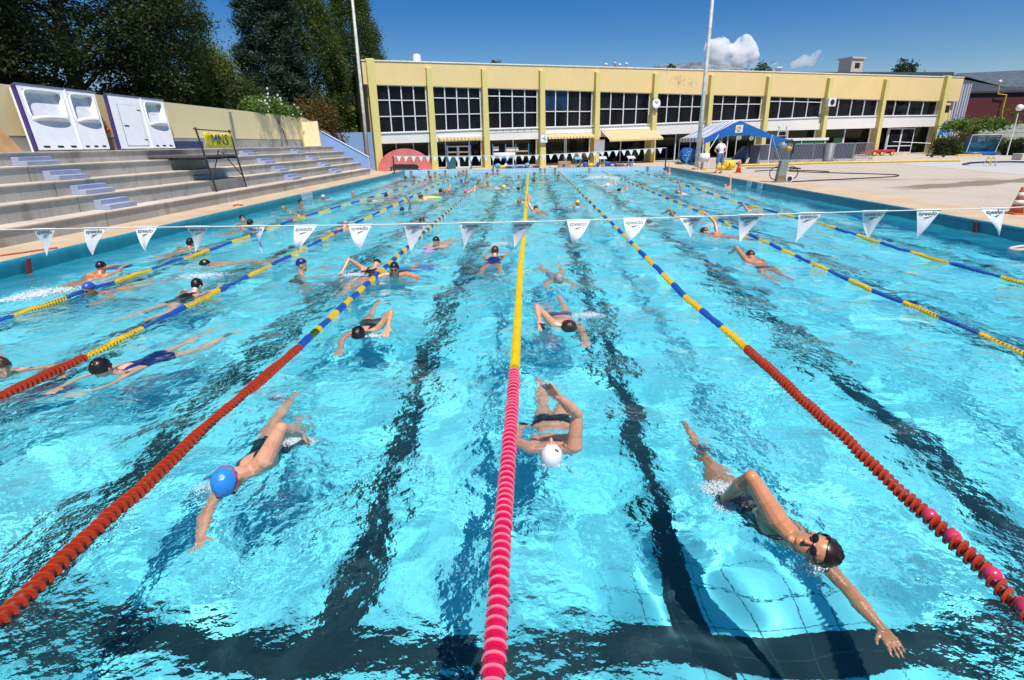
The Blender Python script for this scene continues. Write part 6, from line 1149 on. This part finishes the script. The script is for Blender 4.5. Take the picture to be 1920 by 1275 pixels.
SW = [
 # px, py, feet (pixel) or heading, pose, label, options
 (1066, 604, (1040, 560), 'crawlside', 'man with dark hair doing front crawl just right of the yellow rope', dict(skin='fair', hair='brown', suit=[('brief', 'navy')], lod=0, mir=True, long=.02)),
 (672, 618, (712, 575), 'crawl', 'woman with black hair doing front crawl behind the blue-capped crawl swimmer', dict(skin='fair', hair='black', suit=[('onepiece', 'black')], lod=0, female=True, long=.03)),
 (190, 686, (330, 650), 'breastflat', 'black-haired woman in navy suit doing breaststroke by the second rope on the left', dict(skin='pale', hair='black', suit=[('onepiece', 'navy')], lod=0, female=True, long=.03, z=-.01)),
 (3, 690, (-60, 660), 'breast', 'person cut off by the left frame edge, reaching one arm right', dict(skin='fair', hair='brown', lod=0)),
 (740, 508, 176, 'breast', 'swimmer in a black cap and goggles facing the camera right of the left rope', dict(skin='tan', cap='black', goggles='black', suit=[('full', 'black')], lod=0, z=.05)),
 (566, 502, 70, 'tread', 'woman in a navy cap upright in the water, looking right', dict(skin='fair', cap='navy', suit=[('onepiece', 'black')], lod=0, female=True, z=.03)),
 (706, 490, (655, 530), 'crawlearly', 'woman in a black cap doing front crawl away toward the left rope, elbow high', dict(skin='fair', cap='black', suit=[('onepiece', 'black')], lod=0, female=True)),
 (190, 503, (85, 545), 'kick', 'swimmer in a black cap kicking with a blue board beside the farthest left rope', dict(skin='tan', cap='black', lod=0, z=.02, board=('royal', 'blue kickboard held by the black-capped swimmer on the left'))),
 (168, 542, 192, 'breast', 'swimmer in a royal blue cap and goggles doing breaststroke toward the camera, far left', dict(skin='tan', cap='royal', goggles='black', lod=0)),
 (368, 533, (275, 585), 'breastflat', 'woman with wet dark hair swimming away in a black suit, left of the second rope', dict(skin='pale', hair='black', suit=[('onepiece', 'black')], lod=0, female=True, long=.03)),
 (928, 470, (912, 520), 'breastflat', 'woman with hair up and a crossed-back suit swimming away left of the yellow rope', dict(skin='tan', hair='auburn', suit=[('onepiece', 'navy')], lod=0, female=True)),
 (1048, 516, (1030, 490), 'breastflat', 'person in a grey swim shirt bending under the water right of the yellow rope', dict(skin='fair', hair='grey', suit=[('full', 'grey')], lod=0, z=-.06)),
 (1408, 474, (1460, 512), 'crawl', 'man in black briefs doing front crawl away between the right ropes', dict(skin='tan', hair='auburn', suit=[('brief', 'black')], lod=0, mir=False)),
 (1322, 430, (1400, 445), 'crawlhigh', 'man doing front crawl with bent arm half behind a pennant on the right', dict(skin='tan', hair='brown', lod=0, mir=True)),
 (1262, 399, (1310, 412), 'crawl', 'tanned swimmer reaching left with one arm above the pennant cord', dict(skin='tan', hair='black', lod=1)),
 (1405, 389, (1440, 402), 'crawl', 'swimmer doing front crawl on the second rope from the right wall', dict(skin='fair', hair='fair', lod=1)),
 (1270, 358, (1300, 363), 'back', 'backstroke swimmer in a white and black cap with a dark straight arm raised', dict(skin='tan', cap='white', goggles='black', lod=1, mir=True)),
 (1360, 346, (1385, 356), 'back', 'swimmer with arm raised high close to the right wall below the orange cone', dict(skin='fair', hair='fair', lod=1)),
 (1247, 322, (1265, 326), 'back', 'swimmer with one arm straight up near the far right corner', dict(skin='fair', cap='pink', lod=2)),
 (1149, 317, 200, 'crawlhigh', 'swimmer with a bent arm out of the water near the far wall, right of centre', dict(skin='tan', hair='black', lod=2)),
 (1130, 333, 190, 'crawl', 'swimmer inside a white splash near the far end of the right-centre lane', dict(skin='fair', hair='fair', lod=2)),
 (1139, 346, 170, 'crawl', 'pale swimmer just nearer than the white splash', dict(skin='pale', cap='white', lod=2)),
 (1161, 354, 185, 'crawlside', 'swimmer in a black cap right of the pale swimmer in front of the splash', dict(skin='fair', cap='black', suit=[('brief', 'black')], lod=1)),
 (1083, 382, 184, 'kick', 'swimmer in a yellow and purple cap coming toward the camera right of centre', dict(skin='fair', cap='yellow', goggles='lilac', lod=1, z=.02)),
 (1005, 388, (1018, 400), 'crawlhigh', 'swimmer with a tanned arm up just right of the yellow rope', dict(skin='tan', hair='brown', suit=[('brief', 'navy')], lod=1)),
 (974, 375, 200, 'crawl', 'man with a bare back bent over just left of the yellow rope', dict(skin='fair', hair='fair', suit=[('brief', 'navy')], lod=1)),
 (972, 352, 170, 'crawlhigh', 'swimmer with a bent arm left of the yellow rope, beyond the bare back', dict(skin='tan', hair='brown', lod=1)),
 (818, 455, (850, 446), 'kick', 'swimmer in a dark cap on a white and lilac kickboard left of the centre', dict(skin='fair', cap='black', lod=1, z=.03, board=('lilac', 'white and lilac kickboard under the dark-capped swimmer left of the centre'))),
 (791, 416, 150, 'breast', 'swimmer with wet brown hair half behind the pennant on the left rope', dict(skin='fair', hair='brown', lod=1)),
 (754, 390, 190, 'crawlhigh', 'swimmer in a black cap with bent arm raised between the two left-centre ropes', dict(skin='fair', cap='black', lod=1, mir=False)),
 (789, 370, 60, 'kick', 'swimmer with grey hair beside a yellow float', dict(skin='fair', hair='brown', lod=1, suit=[('full', 'yellow')])),
 (648, 421, (612, 440), 'breastflat', 'swimmer in a white-banded cap on the second rope behind the pennant cord', dict(skin='fair', cap='grey', lod=1, suit=[('brief', 'black')], z=.03)),
 (606, 370, 160, 'breast', 'swimmer in a white cap near the left wall beyond the grab step', dict(skin='tan', cap='white', lod=1)),
 (564, 381, 100, 'tread', 'dark-haired swimmer at the left wall below the grab step', dict(skin='tan', hair='black', lod=1)),
 (563, 399, (520, 408), 'breast', 'swimmer in a teal and white cap on the farthest left rope', dict(skin='fair', cap='teal', lod=1)),
 (532, 392, 165, 'breast', 'fair-haired swimmer with bare shoulders near the left wall', dict(skin='fair', hair='fair', lod=1)),
 (469, 419, 20, 'breast', 'black-haired swimmer right above the pennant cord, nearer the rope', dict(skin='tan', hair='black', lod=1)),
 (455, 412, 130, 'tread', 'black-haired swimmer with face turned right close to the left wall', dict(skin='fair', hair='black', lod=1)),
 (357, 456, (330, 470), 'breast', 'swimmer hidden behind a pennant on the farthest left rope', dict(skin='tan', hair='black', lod=1)),
 (385, 487, 240, 'float', 'swimmer face down just under the surface between the two left ropes', dict(skin='fair', hair='black', lod=1, z=-.04)),
 (662, 362, 150, 'tread', 'swimmer in a pink cap near the left wall beyond the white-capped one', dict(skin='fair', cap='pink', lod=1, z=-.05)),
 (693, 373, 200, 'float', 'swimmer just under the surface beyond the farthest left rope', dict(skin='pale', hair='fair', lod=1)),
 (724, 364, 200, 'float', 'dark head of a swimmer face down in the lane right of the pink cap', dict(skin='tan', hair='black', lod=1)),
 (743, 345, 170, 'breast', 'swimmer in a red cap in the left lanes, far end', dict(skin='fair', cap='red', lod=2)),
 (760, 335, 170, 'breast', 'dark head just beyond the red-capped swimmer, nearest the left wall', dict(skin='tan', hair='black', lod=2)),
 (776, 336, 175, 'tread', 'swimmer in a black cap right of the dark head at the far left', dict(skin='tan', cap='black', lod=2)),
 (771, 327, 180, 'tread', 'swimmer at the far wall in the left corner, hair brown', dict(skin='fair', hair='auburn', lod=2, z=.08)),
 (804, 326, 180, 'tread', 'second person from the left corner along the far wall', dict(skin='tan', hair='brown', lod=2, z=.08)),
 (807, 335, 170, 'breast', 'brown-haired swimmer one length nearer than the second person at the far wall', dict(skin='fair', hair='brown', lod=2)),
 (816, 328, 190, 'tread', 'red-haired swimmer third from the left corner at the far wall', dict(skin='fair', hair='auburn', lod=2)),
 (835, 325, 180, 'tread', 'swimmer with a dark head fourth from the left corner at the far wall', dict(skin='fair', hair='brown', lod=2, z=.06)),
 (861, 327, 180, 'tread', 'swimmer with grey hair at the far wall left of the pair', dict(skin='fair', hair='grey', lod=2, z=.10)),
 (869, 325, 180, 'tread', 'left one of a close pair at the far wall, in a black cap', dict(skin='fair', cap='black', lod=2, z=.06)),
 (875, 323, 180, 'tread', 'right one of a close pair at the far wall, in a red cap', dict(skin='fair', cap='red', lod=2, z=.06)),
 (882, 322, 180, 'tread', 'brown-haired swimmer just right of the close pair at the far wall', dict(skin='tan', hair='brown', lod=2, z=.08)),
 (865, 338, 170, 'crawlhigh', 'front crawl swimmer in a blue cap nearer than the close pair', dict(skin='fair', cap='royal', lod=2)),
 (897, 341, 175, 'tread', 'sunburnt swimmer with grey hair left of the pale rope end', dict(skin='tan', hair='grey', lod=2, z=.05)),
 (915, 344, 175, 'tread', 'swimmer in a white and grey cap on the pale rope end', dict(skin='fair', cap='grey', lod=2, z=.05)),
 (913, 329, 180, 'tread', 'dark-haired swimmer left of the far end of the left red rope', dict(skin='tan', hair='brown', lod=2)),
 (924, 322, 180, 'tread', 'brown-haired swimmer leaning on the far wall at the rope end', dict(skin='tan', hair='auburn', lod=2, z=.06)),
 (933, 323, 180, 'tread', 'black-haired swimmer at the far wall right beside the rope end', dict(skin='tan', hair='black', lod=2, z=.06)),
 (826, 356, 185, 'crawl', 'front crawl swimmer in a black cap beyond the yellow float', dict(skin='fair', cap='black', lod=2)),
 (834, 357, 185, 'float', 'swimmer in a pink suit right beside the black cap beyond the yellow float', dict(skin='pale', hair='fair', lod=2, suit=[('full', 'pink')])),
 (873, 357, 180, 'crawl', 'swimmer in a pink cap in the middle of the left-centre lane', dict(skin='pale', cap='pink', lod=2)),
 (944, 349, 120, 'float', 'pale swimmer stretched flat left of the yellow rope, far half', dict(skin='pale', cap='yellow', lod=2, suit=[('brief', 'yellow')])),
 (973, 332, 180, 'breast', 'fair-haired swimmer left of the yellow rope end', dict(skin='fair', hair='fair', lod=2)),
 (963, 340, 180, 'breast', 'swimmer in a pale cyan cap left of the yellow rope', dict(skin='pale', cap='cyan', lod=2)),
 (1002, 330, 180, 'tread', 'dark-haired upright swimmer right of the yellow rope end', dict(skin='tan', hair='black', lod=2, z=.12)),
 (1001, 341, 180, 'breast', 'black-capped swimmer low in the water right of the yellow rope', dict(skin='tan', cap='black', lod=2)),
 (1013, 321, 180, 'tread', 'leftmost of the group resting at the far wall right of the yellow rope', dict(skin='fair', hair='brown', lod=2, z=.04)),
 (1022, 320, 180, 'tread', 'grey-haired person in the group at the far wall right of the yellow rope', dict(skin='fair', hair='grey', lod=2, z=.08)),
 (1031, 319, 180, 'tread', 'auburn-haired person in the group at the far wall right of the yellow rope', dict(skin='fair', hair='auburn', lod=2, z=.10)),
 (1041, 320, 180, 'tread', 'rightmost black-haired person in the group at the far wall', dict(skin='tan', hair='black', lod=2, z=.08)),
 (1047, 334, 180, 'tread', 'swimmer in a black cap with bare shoulders at the far end of the right-centre rope', dict(skin='fair', cap='black', lod=2, z=.08)),
 (1065, 318, 180, 'tread', 'brown-haired person alone at the far wall under the starting blocks', dict(skin='fair', hair='brown', lod=2, z=.10)),
 (1105, 319, 180, 'tread', 'person at the far wall below the right starting blocks', dict(skin='fair', hair='grey', lod=2, z=.08)),
]
for px, py, ft, kind, lab, kw in SW:
    kw = dict(kw); kw['z'] = kw.get('z', 0)*(.35 if kw.get('lod', 1) == 2 else 1); kw.setdefault('sc', 1.05 if kw.get('lod', 1) < 2 else 1.25); swimmer(px, py, ft, kind, lab, **kw)
WAKES += [(1.55, 2.8, .014, .7), (.2, 3.9, .010, .6), (-2.1, 3.5, .014, .7), (1.4, 3.3, .016, .5), (-1.85, 3.9, .014, .4)]
# the standing man on the deck
P = atz(1347, 325, DZ); k_ = 1.22; bx, by = P[0], P[1]
def mw(a, b_, c): return (bx+a*k_, by+b_*k_, DZ+c*k_)
Jm = dict(hc=mw(-.04, .06, 1.60), F=V3_(-.75, .6, -.12), U=V3_(-.05, .05, 1), S=mw(0, .02, 1.38), P=mw(.02, 0, .93), d=V3_(.6, -.8, 0))
sh = [mw(.15, .12, 1.37), mw(-.15, -.10, 1.37)]; el = [mw(.33, .16, 1.14), mw(-.34, -.10, 1.13)]; wr = [mw(.17, .08, 1.02), mw(-.18, -.02, 1.00)]; tip = [mw(.08, .0, .94), mw(-.10, .05, .92)]
Jm.update(sh=sh, el=el, wr=wr, tip=tip, hip=[mw(.10, .06, .88), mw(-.08, -.06, .88)], kn=[mw(.15, .08, .48), mw(-.13, -.05, .48)], an=[mw(.16, .02, .09), mw(-.15, -.06, .09)], toe=[mw(.08, .16, .035), mw(-.23, .08, .035)])
G = figure({n: ([V3_(*q) for q in v] if isinstance(v, list) else V3_(*v)) for n, v in Jm.items()}, vox=.016, k=1.2, bulk=1.22); o0 = V3_(bx, by, DZ); mn = bodyobj(G, 'tan', o0)
tag(mn, 'man in white polo shirt and blue shorts standing hands on hips on the deck', 'person')
shell(G, suit_mask(G, 'shirt'), .022, 'polo_shirt', mat('white_cotton', (.74, .74, .76), .8, .08, 4, bump=.2), mn, o0)
u, v, w, arm, legt, armt = region(G); shell(G, (u < .12) & (legt < .9) & (arm == 0) & ((u > -.3) | (legt > 0)), .04, 'shorts', mat('blue_checked_shorts', (.10, .17, .32), .8, .5, 9), mn, o0)
for n, (V, F), m in (('hair', cap_geo(G, 1.0, True, 4), HM['brown']), ('baseball_cap', cap_geo(G, 1.08), CM['navy'])): obj(n, V, F, m, mn, True)
br = MB(); c = G.c+G.U*.045+G.Fc*.13; br.ell(c, [G.R*.085, G.Fc*.10, G.U*.012], 14, 6); br.build('cap_brim', CM['navy'], mn, True)
for i in (0, 1): a = V3_(*Jm['an'][i]); t = V3_(*Jm['toe'][i]); MB().ell((a+t)/2*V3_(1, 1, 0)+V3_(0, 0, DZ+.02), [unit((t-a)*(1, 1, 0))*.17, V3_(-unit((t-a)*(1, 1, 0))[1], unit((t-a)*(1, 1, 0))[0], 0)*.065, V3_(0, 0, .02)], 12, 6).build('sandal', MDk, mn)
# yellow pull buoy, submerged blue board, pink grab loop at the pool edge
P = atz(805, 371, .02); tag(MB().ell((P[0], P[1], .03), [(.6, .05, 0), (0, .16, 0), (0, 0, .06)], 14, 8).build('yellow_float', CM['yellow'], smooth=True), 'long yellow float trailing behind the grey-haired swimmer', 'float')
P = atz(775, 503, -.5); o = bevel(MB().box((P[0]-.35, P[1]-.2, -.53), (P[0]+.45, P[1]+.25, -.48)).build('sunken_board', CM['blue']), .01); tag(o, 'blue board under the water right of the black-capped swimmer with goggles', 'kickboard'); RECEIVERS.append(o)
P = atz(1916, 466, .04); tag(MB().tube([(P[0]+.22*math.cos(w), P[1]+.13*math.sin(w), .05+.03*math.cos(w)) for w in np.linspace(.9, 5.4, 18)], .032, 8).build('grab_loop', mat('pale_pink_loop', (.72, .5, .45), .5), smooth=True), 'pale pink curved grab loop at the right pool edge', 'float')
# ---------------------------------------------------------------- splashes
def foam_mat():
    m, t, b = nodes('white_foam'); b.inputs['Base Color'].default_value = (.82, .9, .93, 1); b.inputs['Roughness'].default_value = .25
    tr = t.nodes.new('ShaderNodeBsdfTransparent'); mx = t.nodes.new('ShaderNodeMixShader'); mx.inputs[0].default_value = .4; t.links.new(b.outputs[0], mx.inputs[1]); t.links.new(tr.outputs[0], mx.inputs[2]); t.links.new(mx.outputs[0], t.nodes['Material Output'].inputs[0]); return m
MFo = foam_mat()
def splash(px, py, L_, Wd, n, size, label, ang=0., hgt=.12):
    n = int(n*1.7)
    P = atz(px, py, .02); V0, F0 = sph(6, 4); V = []; F = []; g = np.random.default_rng(int(px)); ca, sa = math.cos(ang), math.sin(ang)
    N = len(V0); Fa = []
    for k in range(n):
        r_ = g.normal(0, 1, 2)*(.45, .45); a, b_ = r_[0]*L_, r_[1]*Wd; e = math.exp(-(r_@r_)*1.2); z = abs(g.normal(0, .5))*hgt*e+g.uniform(-.01, .01); s_ = size*g.uniform(.2, .95)*(.5+.8*e if z < hgt*.4 else .4)
        q = V0*s_*(1+g.uniform(-.3, .5, 3)); V.append(q+(P[0]+a*ca-b_*sa, P[1]+a*sa+b_*ca, z)); F += [tuple(i+k*N for i in f) for f in F0]
    o = obj('splash', np.vstack(V), F, MFo, smooth=True); tag(o, label, 'splash', kind='stuff'); o.visible_shadow = True; return o
for q in ((70, 552, .55, .22, 900, .022, 'white foam kicked up behind the swimmer with the blue board', 1.0, .12), (1128, 335, 1.1, .6, 700, .05, 'white splash in the far right-centre lane', 0, .35), (1350, 915, .15, .10, 1500, .0065, 'foam round the legs of the woman in goggles', 0, .07), (1362, 948, .09, .06, 400, .006, 'bubbles where the hand of the woman in goggles enters the water', 0, .05), (560, 826, .15, .08, 900, .0058, 'droplets round the hand of the blue-capped crawl swimmer', 0, .06), (410, 905, .22, .10, 700, .0042, 'fine droplets before the blue cap', .5, .08), (520, 745, .12, .10, 500, .006, 'foam over the feet of the blue-capped crawl swimmer', 0, .05), (1318, 838, .10, .08, 420, .006, 'foam over the feet of the woman in goggles', 0, .04),
          (700, 630, .14, .08, 300, .009, 'droplets at the entering hand of the black-haired crawl swimmer', 0, .07), (1100, 590, .25, .12, 450, .009, 'droplets beside the crawl swimmer right of the yellow rope', 0, .09), (380, 518, .5, .18, 350, .014, 'splash drops above the woman with wet dark hair', .2, .16), (940, 458, .3, .15, 260, .012, 'droplets above the woman with the crossed-back suit', 0, .16), (1337, 425, .3, .2, 350, .014, 'splash under the bent arm behind the pennant', 0, .2), (1525, 1062, .16, .08, 350, .005, 'bubbles under the chin of the woman in goggles', .4, .03), (1035, 868, .12, .03, 200, .0045, 'thin foam at the edge of the white cap', 0, .015), (662, 515, .3, .12, 300, .012, 'splash round the crawl swimmer in the black cap', 0, .1), (1139, 348, .5, .25, 200, .03, 'foam round the pale swimmer in front of the far splash', 0, .15), (1083, 388, .35, .15, 120, .02, 'foam before the yellow-capped swimmer', 0, .06)):
    splash(*q[:6], q[6], q[7], q[8])
water()
for o in RECEIVERS: o.cycles.is_caustics_receiver = True
# ---------------------------------------------------------------- hill and clouds
hx = np.linspace(1225, 1425, 90); V = []; g = np.random.default_rng(9)
for i, x in enumerate(hx):
    u = (x-1225)/200; top = 133-15*math.sin(math.pi*min(1, u*.9+.12))**.7-1.6*math.sin(u*19)*.5-g.uniform(0, 1.3); top = max(112, top); T = atY(x, top, 3200); 
    for j, f_ in enumerate((1, .8, .55, .3, 0)): B_ = 8+(T[2]-8)*f_; V.append((T[0]+g.normal(0, 3)*(j > 0), 3200-(1-f_)*900+g.normal(0, 9), B_))
F = [(i*5+j, i*5+j+1, i*5+j+6, i*5+j+5) for i in range(89) for j in range(4)]
struct(obj('hill', V, F, mat('rocky_hill', (.15, .18, .22), .95, .5, .02), smooth=True))  # rock grey with the blue of distance haze put into the colour
def cloud(name, blobs, label, seed, op=1., Y=2600):
    g = np.random.default_rng(seed); mb = MB()
    for x, y, r_ in blobs:
        c = atY(x, y, Y); s_ = r_/CF*Y*1.05; mb.ell(c, np.diag([s_, s_*1.1, s_*.9]), 16, 11)
        for k in range(16): w = g.normal(0, 1, 3); w /= np.linalg.norm(w); q = s_*g.uniform(.28, .5); mb.ell(c+w*s_*g.uniform(.65, .9)*(1, 1, .85), np.eye(3)*q, 9, 7)
    V_, F_ = remesh(mb, 5.0, 3); n = np.sin(V_[:, :1]*.09+1)*np.sin(V_[:, 2:]*.11)*3; V_ = V_+n*np.array([.5, .2, .8])
    m = bpy.data.materials.new(name+'_vapour'); m.use_nodes = True; t = m.node_tree; t.nodes.clear(); o_ = t.nodes.new('ShaderNodeOutputMaterial'); pv = t.nodes.new('ShaderNodeVolumePrincipled')
    pv.inputs['Color'].default_value = (.99, .99, 1, 1); P_, s_ = pos(t); nz = noise(t, P_, .022, 5); t.links.new(M_(t, 'MULTIPLY', rmap(t, nz, .40, .52), .075*op), pv.inputs['Density']); pv.inputs['Anisotropy'].default_value = .0; t.links.new(pv.outputs[0], o_.inputs['Volume'])
    o = obj(name, V_, F_, m, smooth=True); tag(o, label, 'cloud'); o['kind'] = 'structure'; return o
cloud('cloud', [(1338, 90, 15), (1350, 84, 13), (1336, 106, 13), (1380, 100, 17), (1396, 80, 13), (1405, 92, 13), (1365, 96, 13), (1410, 104, 11), (1385, 112, 13), (1350, 108, 12)], 'bright white cumulus cloud over the hall roof right of the weathered flagpole', 3)
cloud('cloud', [(1508, 113, 9), (1500, 118, 8), (1520, 116, 8), (1528, 104, 6), (1535, 98, 5), (1488, 122, 6), (1545, 112, 5)], 'small wispy cloud low over the roof right of the big cumulus', 5, .35)
cloud('cloud', [(1330, 118, 9), (1360, 121, 10), (1390, 121, 9), (1415, 122, 8), (1452, 126, 8)], 'thin grey cloud streak just above the roof under the cumulus', 8, .2, 2700)
